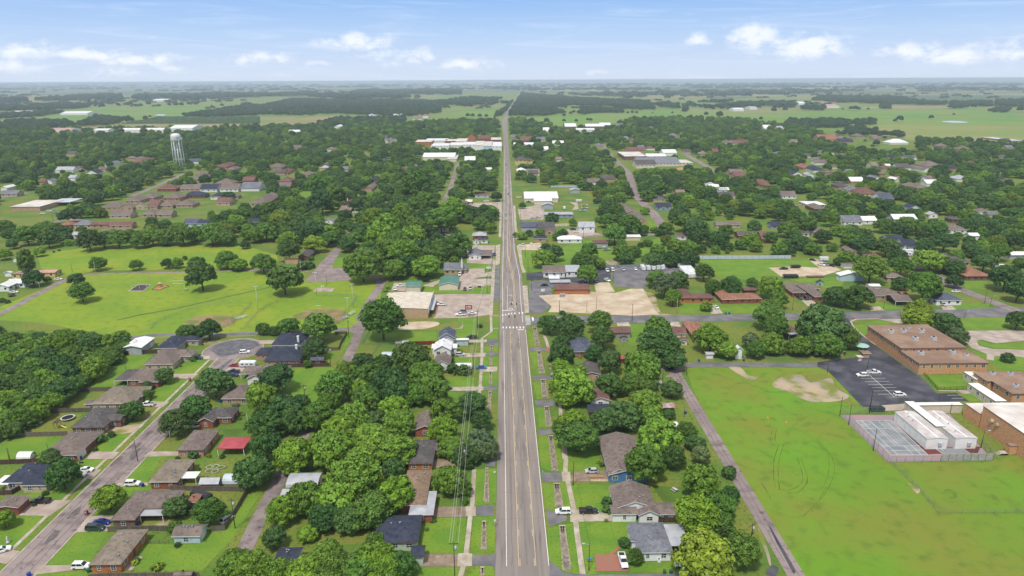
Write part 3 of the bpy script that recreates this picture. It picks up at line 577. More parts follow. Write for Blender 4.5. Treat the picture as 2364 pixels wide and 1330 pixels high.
for i in range(7):
 V_,Q_,cs_=crown_arrays(100+i,28+i*2,185,.66+.03*(i%4),.050)
 CROWN.append((np_mesh('crown',V_,Q_,m_leaf),trunk_mesh(i,cs_,.7)))
for i in range(3):
 V_,Q_,cs_=crown_arrays(200+i,46,130,.74,.040)
 CROWN.append((np_mesh('crown',V_,Q_,m_leaf),trunk_mesh(30+i,cs_,.7)))
V_,Q_,cs_=crown_arrays(300,40,120,.8,.05,shape='tall');TALL=(np_mesh('crown',V_,Q_,m_leaf),trunk_mesh(50,cs_,.8))
V_,Q_,cs_=crown_arrays(310,16,60,.55,.10,core=False);SHRUB=(np_mesh('foliage',V_,Q_,m_leaf),trunk_mesh(51,cs_,.5))
KIND={'n':(0.080,0.160,0.018),'b':(0.125,0.228,0.019),'d':(0.049,0.110,0.021),'y':(0.165,0.235,0.020),'g':(0.095,0.140,0.055),'r':(0.060,0.050,0.022)}
WORDS={'n':'mid-green','b':'bright green','d':'dark green','y':'yellow-green','g':'grey-green','r':'purplish'}
TREES=[]
def place_crown(u,v,rp,hk=0.55):
 z=4.0
 for _ in range(5):
  x,y=G(u,v,z);d=PX(x,y,z)[2];r=rp*d/F_PX;z=.25*r+.62*r
 return x,y,r
def tr(t,*items):
 """x, y, radius[, kind] in the enlarged tile"""
 for it in items:
  x,y,r=it[:3];k=it[3]if len(it)>3 else 'n'
  u,v=T(t,x,y);TREES.append([u,v,r*TL[t][2]*(.93 if t in 'IL' else 1.03),k])
tr('A',(1485,575,85,'d'),(1330,668,48,'d'),(1330,748,52,'d'),(1185,890,102,'d'),(1730,418,32),(320,975,55),(1935,640,158,'d'),(1590,985,142,'d'),(1770,865,135,'d'),(1690,178,95,'d'),(1885,168,102,'d'),(1130,210,38),(455,1310,80,'d'))
tr('B',(450,250,105,'d'),(570,390,150,'d'),(985,590,145,'b'),(1600,680,108,'d'),(1900,715,140),(1590,840,66),(35,790,92,'b'))
tr('C',(450,130,150,'d'),(330,330,185,'d'),(700,200,185,'b'),(1050,150,200,'b'),(1330,160,180,'b'),(1640,130,175,'b'),(1250,420,235,'b'),(1080,560,215,'b'),(1610,560,190,'b'),(800,600,165),(590,700,150,'b'),(1400,690,195),(980,760,140,'d'),(1200,740,160,'d'),(520,960,108,'d'),(830,900,92,'b'),(2120,420,155),(2240,500,85),(1600,310,110,'d'),(880,480,60,'d'),(150,1180,165,'b'),(340,1210,180,'b'),(560,1275,150,'b'),(800,1230,185,'b'),(1000,1090,140),(1040,1240,165),(1270,1230,150),(1450,1130,185,'b'),(1520,1250,175,'b'),(1680,1190,145,'d'),(1430,1000,105),(2180,120,125),(2330,150,110),(2250,610,42))
tr('D',(530,590,158,'d'),(885,350,100,'d'),(825,468,40),(410,790,148,'b'),(640,880,160,'d'),(450,985,165,'d'),(700,965,140,'d'),(760,800,78,'d'),(420,152,62),(515,165,55),(645,112,102),(920,142,148,'n'),(1500,95,188),(1060,690,150),(1180,550,105),(1330,440,110,'d'),(1500,470,95,'d'),(1380,575,148),(1300,690,110,'b'),(1560,640,165,'d'),(1760,410,172,'d'),(1890,570,150),(1950,700,160),(1780,740,118),(1630,730,150,'d'),(1350,800,148),(1010,810,105),(1590,860,138,'b'),(900,925,148),(1230,970,158,'b'),(1430,960,138,'d'),(1640,1000,148,'b'),(1110,1055,170,'b'),(1400,1120,150,'b'),(2105,435,42,'d'),(2050,905,140),(2045,1060,145,'b'),(2120,1190,130))
tr('F',(150,830,130,'d'),(240,980,108,'d'),(230,1180,140,'g'),(850,110,108,'d'),(1050,155,138,'d'),(1310,92,115),(1340,245,108,'d'),(960,278,82,'b'),(970,400,138,'d'),(1260,395,92,'d'),(1400,470,118,'d'),(960,510,98,'b'),(1120,530,88,'b'),(1060,660,185,'b'),(950,655,108),(1000,765,108,'b'),(1400,655,128,'d'),(1690,500,185,'b'),(1640,610,140),(1850,300,200,'d'),(1830,180,120),(1990,430,118,'d'),(1700,680,115),(1960,700,90,'d'),(1700,800,185,'b'),(1530,920,158,'d'),(1340,970,138,'d'),(1740,935,125,'b'),(1935,920,58,'g'),(1060,1000,128,'b'),(1110,1120,185),(960,1020,82),(1850,1125,205,'b'),(2090,1080,105,'d'),(2165,1170,88,'d'))
tr('E',(1730,285,190),(1990,230,115,'d'),(100,190,120,'d'),(290,150,110,'g'),(1540,985,58,'r'),(1640,1125,80,'d'))
tr('R',(300,90,105,'g'),(300,340,195),(590,265,78,'d'),(600,500,105,'d'),(270,730,215,'b'),(500,650,175),(480,800,165),(330,1170,295,'y'),(720,1085,178))
tr('H',(520,120,215,'d'),(760,235,112),(650,300,85,'d'),(80,265,128),(330,305,108),(560,275,145),(450,305,95,'d'),(1390,52,128,'y'),(1645,92,128,'d'),(1750,215,88,'g'),(2290,75,100,'d'),(2205,405,58),(55,35,148),(110,165,105))
tr('W',(180,95,165,'b'),(340,205,108,'b'),(600,120,95,'g'),(640,205,105))
tr('I',(835,842,80),(1160,852,62),(1428,840,60),(1512,842,55),(1576,796,24),(1680,832,82),(1930,812,95),(2030,838,85),(1720,968,140,'d'),(645,970,78),(695,1090,108),(280,975,88,'d'),(335,742,54,'d'),(400,980,38),(760,650,108,'d'),(880,640,95,'d'),(1010,640,95),(1190,645,85,'d'),(1300,620,92),(1420,612,95),(1560,605,110),(1660,580,92),(1800,600,118),(1910,622,92),(1960,650,58),(2090,680,48,'b'),(2170,605,82),(590,660,42),(410,640,92,'d'),(90,590,78),(230,612,98),(470,555,80),(540,565,78,'d'),(100,680,52),(340,535,58),(35,760,68,'d'))
tr('J',(280,985,148,'d'),(100,835,105),(950,872,152),(860,642,80),(310,655,85,'b'),(320,745,98,'d'),(540,675,88,'y'),(655,632,78),(512,795,26),(1040,475,108,'b'),(1150,520,118,'b'),(1290,445,100,'b'),(1400,535,105),(1100,610,128,'b'),(1235,650,118),(1380,625,108,'b'),(1160,705,115),(1050,725,98,'d'),(1300,730,128,'b'),(1450,700,98,'d'),(1210,885,108),(1335,845,108,'d'),(1490,865,115,'b'),(1560,785,105),(1620,715,108,'d'),(1755,690,112),(1960,490,75),(2040,540,55),(770,480,60),(1740,860,30))
tr('K',(345,800,92,'b'),(445,760,78,'d'),(372,690,42,'b'),(738,735,78),(690,820,95,'d'),(830,845,55),(960,590,105),(1030,735,98),(1060,800,68),(1290,800,88,'d'),(1430,795,88,'d'),(1560,800,80,'d'),(1640,795,48),(720,942,84),(1330,960,105),(1390,1045,108,'g'),(1455,1140,78,'b'),(1500,985,88,'d'),(1742,1205,52),(1720,930,78,'d'),(1800,1045,78),(1950,1025,105,'d'),(2130,1000,48,'g'),(170,350,30,'d'),(425,462,58,'d'),(600,492,36,'d'),(320,575,42,'d'),(165,600,45),(225,580,35),(460,615,38),(110,600,25,'d'),(1240,660,42,'d'),(1180,680,30,'d'),(1080,530,90),(1210,545,40,'d'),(1340,570,45,'d'))
tr('L',(60,1055,118,'b'),(115,1155,98),(60,1245,110),(615,1115,115,'d'),(800,1110,145,'d'),(910,905,145,'b'),(1170,872,98),(1165,1010,78,'b'),(1360,1045,165),(1625,990,78,'b'),(1320,1262,128,'y'),(2060,970,138,'d'),(2165,1085,115,'d'),(1630,882,88,'d'),(1880,832,108,'d'),(700,790,75,'d'),(640,820,50),(420,705,80),(580,700,52,'g'),(1430,800,145,'b'),(2010,758,88),(2180,832,60))
tr('K',(1600,700,78,'d'),(1700,715,45),(1820,722,42,'d'),(1930,695,46),(2040,672,60,'b'),(2160,695,56),(1850,640,85,'d'),(1640,560,100,'d'),(1480,690,80),(2150,520,60),(1560,500,90),(1920,740,22,'d'),(1240,250,70,'d'),(1330,215,80,'d'))
tr('L',(130,715,78,'b'),(220,735,55),(60,610,70),(330,660,90,'d'),(250,600,70),(500,600,85,'d'),(700,560,80,'d'),(840,680,95,'d'),(1050,690,120,'d'),(1120,620,60),(1540,660,110,'d'),(1480,560,90),(1750,640,60),(1230,520,100),(1010,520,80,'d'),(360,520,90),(740,640,95),(1640,780,70,'d'))
tr('J',(520,560,110,'d'),(420,590,100,'d'),(250,480,90,'y'),(120,560,105),(430,450,75),(200,400,95,'d'),(600,330,110,'d'),(700,260,95),(560,190,110),(900,330,70,'b'),(800,430,65,'b'),(1130,430,80,'d'),(1240,370,85,'d'),(1620,470,130),(1720,400,110,'b'),(1480,330,100),(1400,190,130),(1880,170,110,'d'),(2090,270,50,'b'))
WOOD=poly('A',-90,40,60,10,330,20,480,110,700,100,1000,90,1100,150,1130,280,860,510,640,660,600,730,380,860,150,1010,-60,1080,z=5)
rw=random.Random(3);pts=[]
bx=[min(p[0]for p in WOOD),max(p[0]for p in WOOD),min(p[1]for p in WOOD),max(p[1]for p in WOOD)]
for _ in range(6000):
 x,y=rw.uniform(bx[0],bx[1]),rw.uniform(bx[2],bx[3])
 if not inside(x,y,WOOD):continue
 r=rw.choice((3.2,4.2,5.0,5.8,6.4))
 if any(math.hypot(x-a,y-b_)<(r+q)*.50 for a,b_,q in pts):continue
 pts.append((x,y,r))
pts.sort(key=lambda p:p[1])
WOODTREES=pts[:120]
def make_tree(x,y,r,k,label,group=None,tall=False,idx=0,shrub=False,squash=1.0,lift=.34):
 rr=random.Random(int(x*13+y*7))
 cm,tm=TALL if tall else(SHRUB if shrub else CROWN[idx%len(CROWN)])
 h=lift*r*(0.5 if shrub else 1.0)
 root=thing('shrub' if shrub else 'tree',label,'shrub' if shrub else 'tree',(x,y,0),rr.uniform(0,6.28),group)
 cr_=link('foliage' if shrub else 'crown',cm,root,(0,0,h));cr_.scale=(r*rr.uniform(.88,1.14),r*rr.uniform(.88,1.14),r*rr.uniform(.86,1.16)*squash)
 c=KIND[k];f=rr.uniform(.8,1.2);hh=rr.uniform(-.018,.022)
 cr_.color=(max(c[0]*f+hh*.6,.012),c[1]*f+hh*.2,c[2]*f*rr.uniform(.7,1.2),1)
 if not shrub:
  t=link('trunk',tm,root,(0,0,h));t.scale=(r*.9,r*.9,r)
  if r>7:t.scale=(r*.8,r*.8,r)
 return root
def shingle(n,c,k=.72):
 return mat('shingle_'+n,c,.95,col2=tuple(x*k for x in c),scale=.9,lo=.42,hi=.7,col3=tuple(min(x*1.25,.5)for x in c),scale3=.12,fine=(tuple(x*.6 for x in c),3.5,.55,.75),spec=.15)
def metalroof(n,c,d='X',s=1.2,f=.35):
 return mat('metal_'+n,c,.45,col2=tuple(x*.82 for x in c),scale=.35,col3=tuple(min(x*1.08,.85)for x in c),scale3=.08,wave=(tuple(x*.6 for x in c),s,d,f),spec=.4)
def brickmat(n,c):
 return mat('brick_'+n,c,.9,col2=tuple(x*.62 for x in c),scale=1.6,lo=.45,hi=.7,fine=(tuple(min(x*1.5,.6)for x in c),5,.6,.75),spec=.15)
def siding(n,c):
 return mat('siding_'+n,c,.75,col2=tuple(x*.8 for x in c),scale=.6,lo=.45,hi=.75,wave=(tuple(x*.55 for x in c),1.6,'Z',.45),spec=.2)
RO=dict(brown=shingle('brown',(0.165,0.130,0.115)),tan=shingle('tan',(0.20,0.165,0.13)),dark=shingle('dark',(0.095,0.085,0.085)),navy=shingle('navy',(0.040,0.046,0.070)),blue=shingle('blue',(0.085,0.095,0.135)),black=shingle('black',(0.040,0.042,0.055)),grey=shingle('grey',(0.155,0.16,0.185)),redbr=shingle('red_brown',(0.16,0.085,0.075)),rust=shingle('rust',(0.26,0.125,0.085)),gravel=shingle('gravel',(0.215,0.15,0.105)),wmet=metalroof('white',(0.74,0.74,0.73)),gmet=metalroof('grey',(0.38,0.39,0.42)),dmet=metalroof('dark',(0.18,0.18,0.21)),green=metalroof('green',(0.075,0.205,0.155),s=.9),red=metalroof('red',(0.40,0.065,0.075),f=.25),pink=metalroof('pink',(0.50,0.27,0.22)),rusty=mat('rusty_tin',(0.30,0.16,0.14),.7,col2=(0.42,0.40,0.40),scale=.5),cream=metalroof('cream',(0.62,0.54,0.43),s=.5,f=.15),wflat=mat('white_membrane',(0.62,0.57,0.52),.8,col2=(0.46,0.41,0.36),scale=.10,col3=(0.68,0.64,0.60),scale3=.03),pale=metalroof('pale_blue',(0.50,0.56,0.62)))
WA=dict(red=brickmat('red',(0.27,0.095,0.065)),tan=brickmat('tan',(0.42,0.30,0.21)),orange=brickmat('orange',(0.42,0.165,0.070)),salmon=brickmat('salmon',(0.44,0.24,0.17)),school=brickmat('school',(0.58,0.31,0.165)),beige=brickmat('beige',(0.47,0.38,0.28)),brown=brickmat('brown',(0.19,0.115,0.085)),white=siding('white',(0.74,0.74,0.73)),cream=siding('cream',(0.66,0.60,0.47)),lblue=siding('light_blue',(0.44,0.56,0.62)),blue=siding('blue',(0.075,0.19,0.38)),grey=siding('grey',(0.38,0.40,0.43)),bgrey=siding('blue_grey',(0.25,0.33,0.41)),yellow=siding('yellow',(0.58,0.46,0.20)),dred=siding('dark_red',(0.24,0.028,0.035)),green=siding('pale_green',(0.46,0.54,0.45)),wood=siding('brown',(0.16,0.10,0.07)),sand=siding('sand',(0.47,0.33,0.21)))
m_trim=flat('white_trim',(0.72,0.71,0.68),.6)
m_btrim=flat('brown_trim',(0.13,0.09,0.07),.7)
m_glass=flat('window_glass',(0.028,0.035,0.045),.12,spec=.6)
m_gdoor=siding('garage_white',(0.68,0.67,0.65))
m_door=flat('front_door',(0.11,0.055,0.04),.5)
m_post=flat('post_white',(0.66,0.65,0.62),.6)
m_steel=flat('galvanised',(0.42,0.43,0.45),.45,metal=.6)
m_shade=flat('porch_inside',(0.06,0.055,0.05),.9)
def shared(name,fn,m,smooth=False,cache={}):
 if name not in cache:
  b=MB();fn(b);cache[name]=b.mesh(name,m,smooth)
 return cache[name]
def win_mesh(w,h):
 return shared(f'window_{w}_{h}',lambda b:b.box(-w/2,w/2,-.03,.03,0,h),m_glass)
def frame_mesh(w,h):
 def f(b):
  t=.1
  b.box(-w/2-t,w/2+t,-.07,.035,-t,0);b.box(-w/2-t,w/2+t,-.07,.035,h,h+t)
  b.box(-w/2-t,-w/2,-.07,.035,0,h);b.box(w/2,w/2+t,-.07,.035,0,h);b.box(-.03,.03,-.06,.035,0,h);b.box(-w/2,-.03,-.055,.035,h/2-.03,h/2+.03);b.box(.03,w/2,-.055,.035,h/2-.03,h/2+.03)
 return shared(f'frame_{w}_{h}',f,m_trim)
PROTECT=[];HOUSES=[];FOOT=[]
def roof_geo(x0,x1,y0,y1,ze,typ,p):
 """top vertices and slope faces of a roof over the eave rectangle"""
 w,d=x1-x0,y1-y0
 c=[(x0,y0,ze),(x1,y0,ze),(x1,y1,ze),(x0,y1,ze)]
 if typ=='hip':
  if w>=d:
   h=ze+p*d/2;r=[(x0+d/2,y0+d/2,h),(x1-d/2+.01,y0+d/2,h)]
   f=[(0,1,5,4),(1,2,5),(2,3,4,5),(3,0,4)]
  else:
   h=ze+p*w/2;r=[(x0+w/2,y0+w/2,h),(x0+w/2,y1-w/2+.01,h)]
   f=[(0,1,4),(1,2,5,4),(2,3,5),(3,0,4,5)]
  return c+r,f
 if typ=='gx':
  h=ze+p*d/2;return c+[(x0,y0+d/2,h),(x1,y0+d/2,h)],[(0,1,5,4),(2,3,4,5)]
 if typ=='gy':
  h=ze+p*w/2;return c+[(x0+w/2,y0,h),(x0+w/2,y1,h)],[(1,2,5,4),(3,0,4,5)]
 if typ=='shed':
  h=ze+p*d*.5;return[(x0,y0,ze),(x1,y0,ze),(x1,y1,h),(x0,y1,h)],[(0,1,2,3)]
 if typ=='barrel':
  k=8;vs=[];
  for i in range(k+1):
   a=math.pi*i/k;vs.append((x0,y0+d/2-math.cos(a)*d/2,ze+math.sin(a)*d*p*.5))
  for i in range(k+1):vs.append((x1,vs[i][1],vs[i][2]))
  return vs,[(i,k+1+i,k+2+i,i+1)for i in range(k)]
 return c,[(0,1,2,3)]
def solve(t,x1,x2,vn,vt,typ,ze,p):
 a,b=TG(t,x1,vn,ze),TG(t,x2,vn,ze)
 y0=(a[1]+b[1])/2
 tv=T(t,0,vt)[1]
 lo,hi=1.5,90.0
 for _ in range(30):
  d=(lo+hi)/2
  vs,_f=roof_geo(a[0],b[0],y0,y0+d,ze,typ,p)
  if min(PX(*q)[1]for q in vs)>tv:lo=d
  else:hi=d
 return a[0],b[0],y0,y0+d
def House(t,label,roof,wall,wings,name='house',cat='house',detail=None,oh=.45,gd=(),win=True,chim=(),group=None,door=True,vents=None,trim=None,wz=2.7,pitch=.42):
 boxes=[]
 for w in wings:
  x1,x2,vn,vt,typ=w[:5];ze=w[5]if len(w)>5 else wz;p=w[6]if len(w)>6 else(.30 if typ=='gy' and abs(x2-x1)*TL[t][2]>70 else pitch)
  rm=w[7]if len(w)>7 else roof
  post=typ.endswith('*');typ=typ.rstrip('*')
  x0,xx1,y0,y1=solve(t,x1,x2,vn,vt,typ if typ!='car' else 'flat',ze,p)
  boxes.append((x0,xx1,y0,y1,ze,p,typ,rm,post))
 cxm=(boxes[0][0]+boxes[0][1])/2;cym=(boxes[0][2]+boxes[0][3])/2
 u,v,dep=PX(cxm,cym,0)
 if detail is None:detail=3 if v>735 else(2 if v>560 else(1 if v>440 else 0))
 root=thing(name,label,cat,(cxm,cym,0),0,group)
 HOUSES.append((root,label,cxm,cym))
 oh_=min(oh,.18*(boxes[0][1]-boxes[0][0]))
 wm=MB();rmb={};tm=MB()
 for i,(x0,x1,y0,y1,ze,p,typ,rm,post)in enumerate(boxes):
  FOOT.append((x0-1,x1+1,y0-1,y1+1))
  us=[PX(xx,yy,zz)for xx in(x0,x1)for yy in(y0,y1)for zz in(0,ze+1)]
  PROTECT.append((min(q[0]for q in us),max(q[0]for q in us),min(q[1]for q in us),max(q[1]for q in us),dep))
  x0-=cxm;x1-=cxm;y0-=cym;y1-=cym;ze=ze-.012*i
  vs,fs=roof_geo(x0,x1,y0,y1,ze+.15,typ,p)
  rb=rmb.setdefault(rm,MB())
  lo_,ft=roof_geo(x0,x1,y0,y1,ze,typ,p)
  rb.add(vs,fs);rb.add(lo_,[tuple(reversed(f))for f in ft])
  if typ=='barrel':k=len(vs)//2;ring=list(range(k))+list(range(2*k-1,k-1,-1))
  elif typ=='gx':ring=[0,1,5,2,3,4]
  elif typ=='gy':ring=[0,4,1,2,5,3]
  else:ring=[0,1,2,3]
  n=len(ring);tv=[vs[q]for q in ring]+[lo_[q]for q in ring]
  tb=tm if detail>=1 else rb
  ce=((x0+x1)/2,(y0+y1)/2)
  def outp(q,e=.012):return(q[0]+(e if q[0]>ce[0]else-e),q[1]+(e if q[1]>ce[1]else-e),q[2])
  if tb is tm:tv=[outp(q)for q in tv];tv=[(a,b_,c_+(.015 if j<n else-.04))for j,(a,b_,c_)in enumerate(tv)]
  tb.add(tv,[(n+j,n+(j+1)%n,(j+1)%n,j)for j in range(n)])
  if post:
   for px_,py_ in((x0+.2,y0+.2),(x1-.2,y0+.2),(x0+.2,y1-.2),(x1-.2,y1-.2)):
    b=MB();b.box(px_-.09,px_+.09,py_-.09,py_+.09,0,ze-.01);b.build('post',m_post,root)
   continue
  a0,a1,b0,b1=x0+oh_,x1-oh_,y0+oh_,y1-oh_
  wm.box(a0,a1,b0,b1,-.1-.003*i,ze-.005,bottom=False)
  if typ=='gx':
   hh=ze+p*(y1-y0)/2-.02
   for xx in(a0,a1):wm.add([(xx,b0,ze-.005),(xx,b1,ze-.005),(xx,(b0+b1)/2,hh-p*oh_*.2)],[(0,1,2)])
  if typ=='gy':
   hh=ze+p*(x1-x0)/2-.02
   for yy in(b0,b1):wm.add([(a0,yy,ze-.005),(a1,yy,ze-.005),((a0+a1)/2,yy,hh-p*oh_*.2)],[(0,1,2)])
  if typ=='barrel':
   k=len(lo_)//2
   for s in(0,1):
    q=[((a0 if s==0 else a1),min(max(z[1],b0),b1),z[2]-.02)for z in lo_[:k]];wm.add(q,[tuple(range(k))])
  if typ=='shed':
   wm.add([(a0,b0,ze-.01),(a1,b0,ze-.01),(a1,b1,ze+p*(y1-y0)*.48),(a0,b1,ze+p*(y1-y0)*.48)],[(0,3,4,4)[:0]or(0,1,2,3)])
   for xx in(a0,a1):wm.add([(xx,b0,ze-.01),(xx,b1,ze-.01),(xx,b1,ze+p*(y1-y0)*.48)],[(0,1,2)])
  if win and detail>=1 and a1-a0>3:
   rr=random.Random(int(cxm*7+cym*3+i));hgt=1.25 if ze<3.4 else 1.5
   sides=[('s',a0,a1,b0)]
   sides.append(('e',b0,b1,a1)if cxm<0 else('w',b0,b1,a0))
   for s,q0,q1,c_ in sides:
    L_=q1-q0
    if L_<3:continue
    n_=max(1,int(L_/(3.6 if detail>1 else 5)))
    for j in range(n_):
     pos=q0+L_*(j+.5)/n_+rr.uniform(-.3,.3)
     if any(g[0]==s and abs(g[1]-(pos-q0)/L_)<.25 for g in gd):continue
     isdoor=door and i==0 and s!='s' and j==n_//2
     ww=1.0 if isdoor else rr.choice((1.2,1.2,1.6,.8))
     if isdoor:me=shared('door',lambda b:b.box(-.5,.5,-.03,.03,0,2.1),m_door);z0=.12
     else:me=win_mesh(ww,hgt);z0=ze-hgt-.55
     o=link('door' if isdoor else 'window',me,root)
     if s=='s':o.location=(pos,c_-.02,z0)
     elif s=='e':o.location=(c_+.02,pos,z0);o.rotation_euler=(0,0,math.pi/2)
     else:o.location=(c_-.02,pos,z0);o.rotation_euler=(0,0,-math.pi/2)
     if not isdoor and detail>=3:link('window_frame',frame_mesh(ww,hgt),o)
  if i==0:
   for s,fr,gw in gd:
    b=MB();b.box(-gw/2,gw/2,-.04,.03,0,2.2);o=b.build('garage_door',m_gdoor,root)
    if s=='s':o.location=(a0+(a1-a0)*fr,b0-.02,.05)
    elif s=='e':o.location=(a1+.02,b0+(b1-b0)*fr,.05);o.rotation_euler=(0,0,math.pi/2)
    else:o.location=(a0-.02,b0+(b1-b0)*fr,.05);o.rotation_euler=(0,0,-math.pi/2)
   nv=vents if vents is not None else(3 if detail>=2 and typ in('hip','gy','gx')else 0)
   rr=random.Random(int(cxm*3+cym))
   for _ in range(nv):
    px_=rr.uniform(x0+2,x1-2)if x1-x0>5 else(x0+x1)/2;py_=rr.uniform(y0+2,y1-2)if y1-y0>5 else(y0+y1)/2
    dist=min(px_-x0,x1-px_,py_-y0,y1-py_)if typ=='hip' else(min(py_-y0,y1-py_)if typ=='gx' else min(px_-x0,x1-px_))
    b=MB();zz=ze+.1+p*dist;b.tube((px_,py_,zz-.1),(px_,py_,zz+.45),.10,n=6);b.box(px_-.2,px_+.2,py_-.2,py_+.2,zz+.45,zz+.55);b.build('roof_vent',m_steel,root)
 if wm.v:wm.build('wall',WA[wall],root)
 for rm,rb in rmb.items():rb.build('roof',RO[rm],root)
 if tm.v:tm.build('eave_board',trim or(m_trim if wall in('white','red','cream','lblue','blue','tan','beige')else m_btrim),root)
 for q in chim:
  bx=boxes[0];x,y=TG(t,q[0],q[1],bx[4]+3);x-=cxm;y-=cym
  b=MB();b.box(x-.45,x+.45,y-.4,y+.4,bx[4]-.5,bx[4]+3.6);b.box(x-.55,x+.55,y-.5,y+.5,bx[4]+3.6,bx[4]+3.8);b.build('chimney',WA['white']if len(q)<3 else WA[q[2]],root)
 return root
House('A','white metal barn behind the dark board fence at the end of the street','wmet','grey',[(1095,1275,330,220,'gy',3.4,.22)],'barn','barn',win=False,gd=(('e',.8,3.2),))
House('A','long navy-roofed house between the white barn and the turning circle','navy','beige',[(1405,1600,331,216,'hip'),(1590,1790,262,216,'hip')])
House('A','brown hip-roofed house with beige brick, just in front of the navy-roofed one','brown','beige',[(1297,1560,477,338,'hip'),(1545,1725,405,345,'hip')])
House('A','brown-roofed red brick house with a flat carport on its yard side','brown','red',[(1145,1420,620,515,'hip'),(1250,1425,636,570,'hip'),(1025,1150,622,520,'flat*',2.5,.1,'dark')])
House('A','wide brown hip-roofed house with dark streaks on its roof','tan','beige',[(825,1195,832,674,'hip'),(1090,1285,765,690,'hip'),(755,870,836,790,'shed',2.2,.3,'brown')])
House('A','dark hip-roofed house with a white gabled porch, beside the trampoline yard','dark','brown',[(635,940,1049,866,'hip'),(945,1090,985,918,'gx',2.9)],gd=())
House('A','long brown-roofed brick house with white garage door, by the street light','brown','red',[(370,690,1300,1083,'hip',2.7,.3)],gd=(('e',.18,4.8),))
House('B','navy hip-roofed house at the left edge with a spreading tree before it','navy','beige',[(15,330,455,272,'hip'),(180,420,478,360,'hip'),(-60,70,470,385,'flat*',2.5,.1,'wmet')])
House('B','open brick carport garage at the left edge above a black pickup','brown','red',[(-60,160,684,563,'gy',2.6,.16)],'garage','garage',win=False,door=False)
House('D','navy hip-roofed house with white chimney at the turning circle','navy','white',[(487,760,305,192,'hip'),(640,800,262,200,'hip')],chim=((735,232),),gd=())
House('D','larger navy-roofed salmon brick house with white garage, in front of the chimney house','navy','salmon',[(425,745,445,318,'hip'),(345,480,388,322,'hip')],chim=((720,312),))
House('D','white gabled house half behind a dark tree, with brown roof and carport','brown','white',[(265,420,608,486,'gy',2.8,.5),(400,640,545,488,'gx'),(212,400,562,488,'flat*',2.6,.1)],)
House('D','brown hip-roofed tan brick house left of the leafy yellow-green tree','brown','tan',[(40,300,787,662,'hip')])
House('A','dark-roofed house with a white gable over red brick, behind a dark shrub','dark','red',[(1775,1925,998,872,'gy',2.8,.55),(1860,2090,960,862,'hip')])
House('A','brown-roofed orange brick house left of the red metal canopy','brown','salmon',[(1592,1838,1254,1068,'hip',2.7,.3)])
House('A','red metal canopy on posts in a back yard','red','dred',[(1957,2200,1238,1132,'hip*',2.9,.08)],'canopy','canopy',trim=WA['dred'])
House('B','weathered tan-shingled brick house with a small white patio roof','tan','red',[(1350,1612,448,240,'hip',2.7,.3),(1640,1780,412,352,'flat*',2.4,.1,'wmet')])
House('B','long brown house with grey patio roof beside the two parked cars','brown','brown',[(1000,1225,797,527,'hip',2.7,.3),(1225,1560,690,518,'hip',2.7,.36),(1265,1480,755,682,'flat*',2.4,.1,'gmet')])
House('B','brown-roofed orange brick house nearest the bottom edge of the street','tan','orange',[(803,1100,1203,878,'hip',2.7,.28)])
House('B','pale blue garden shed with brown gable roof and white doors','brown','lblue',[(1556,1820,944,832,'gx',2.4,.5)],'shed','shed',gd=(('e',.5,2.4),))
House('B','small tan-roofed shed beside a covered trailer','rust','tan',[(1690,1785,640,552,'gy',2.3,.3)],'shed','shed',win=False,door=False)
House('B','small brown-roofed hut behind the bottom board fence','brown','wood',[(1570,1742,1300,1256,'gx',2.2)],'shed','shed',win=False,door=False)
House('A','white side-gabled shed among trees left of the trampoline','cream','white',[(215,330,985,915,'gy',2.2,.5)],'shed','shed')
House('D','small pale pink tin shed on the open lawn by the lane','pink','salmon',[(525,634,780,749,'gx',2.2,.3)],'shed','shed',win=False,door=False)
House('D','dark red garden shed with navy roof and white windows','blue','dred',[(840,965,442,409,'gx',2.3,.5)],'shed','shed')
House('D','pale blue metal shed on the lawn left of the dark trees','pale','lblue',[(1487,1612,396,362,'gx',2.3,.3)],'shed','shed',win=False)
House('D','small white shed with grey doors at the left end of the red fence','brown','white',[(1612,1668,282,268,'gx',2.2,.3)],'shed','shed',win=False)
House('D','small white metal shed touching the red fence','gmet','white',[(1674,1730,280,262,'gx',2.3,.3)],'shed','shed',win=False)
House('D','dark grey two-storey house with white trim at the back of a row of joined roofs','blue','white',[(2000,2152,238,130,'gy',4.6,.6),(2020,2145,255,185,'gy',4.2,.6)])
House('D','white metal-roofed house in the middle of the row of joined roofs','wmet','white',[(1955,2120,350,238,'gy',4.2,.55),(1940,2172,330,288,'gx',3.2,.3)])
House('D','brown-shingled white house in front of the white-roofed one','brown','white',[(1958,2112,482,365,'gy',3.2,.55)])
House('D','flat pale blue trailer shed beside the white-roofed house','wmet','lblue',[(2142,2278,256,239,'flat',2.9)],'shed','shed',win=False)
House('D','brown-roofed house under the big trees by the main road','brown','red',[(1780,1985,1070,888,'gy',2.8,.4)])
House('C','black-roofed orange brick house with a porch wing among trees','dark','orange',[(1728,1968,282,62,'hip',2.8,.4),(1960,2052,160,88,'hip',2.6,.4)])
House('C','gravel-brown roofed house with a pale flat carport roof','gravel','red',[(1660,1905,660,340,'hip',2.8,.25),(1895,1972,745,530,'flat',2.9,.1,'gmet'),(1745,1945,748,655,'hip',2.7,.3,'gmet')])
House('C','large navy-roofed house with a pale green front room','navy','green',[(1415,1830,1000,748,'hip',2.8,.32),(1760,1888,1128,1022,'gx',2.8,.3)])
House('C','small navy-roofed outbuilding with a white gable end behind bottom trees','navy','white',[(524,740,1176,1040,'gx',2.5,.35)],'shed','shed')
House('C','long grey corrugated barn beside the lane','gmet','white',[(630,920,492,362,'barrel',2.3,.45)],'barn','barn',win=False,door=False)
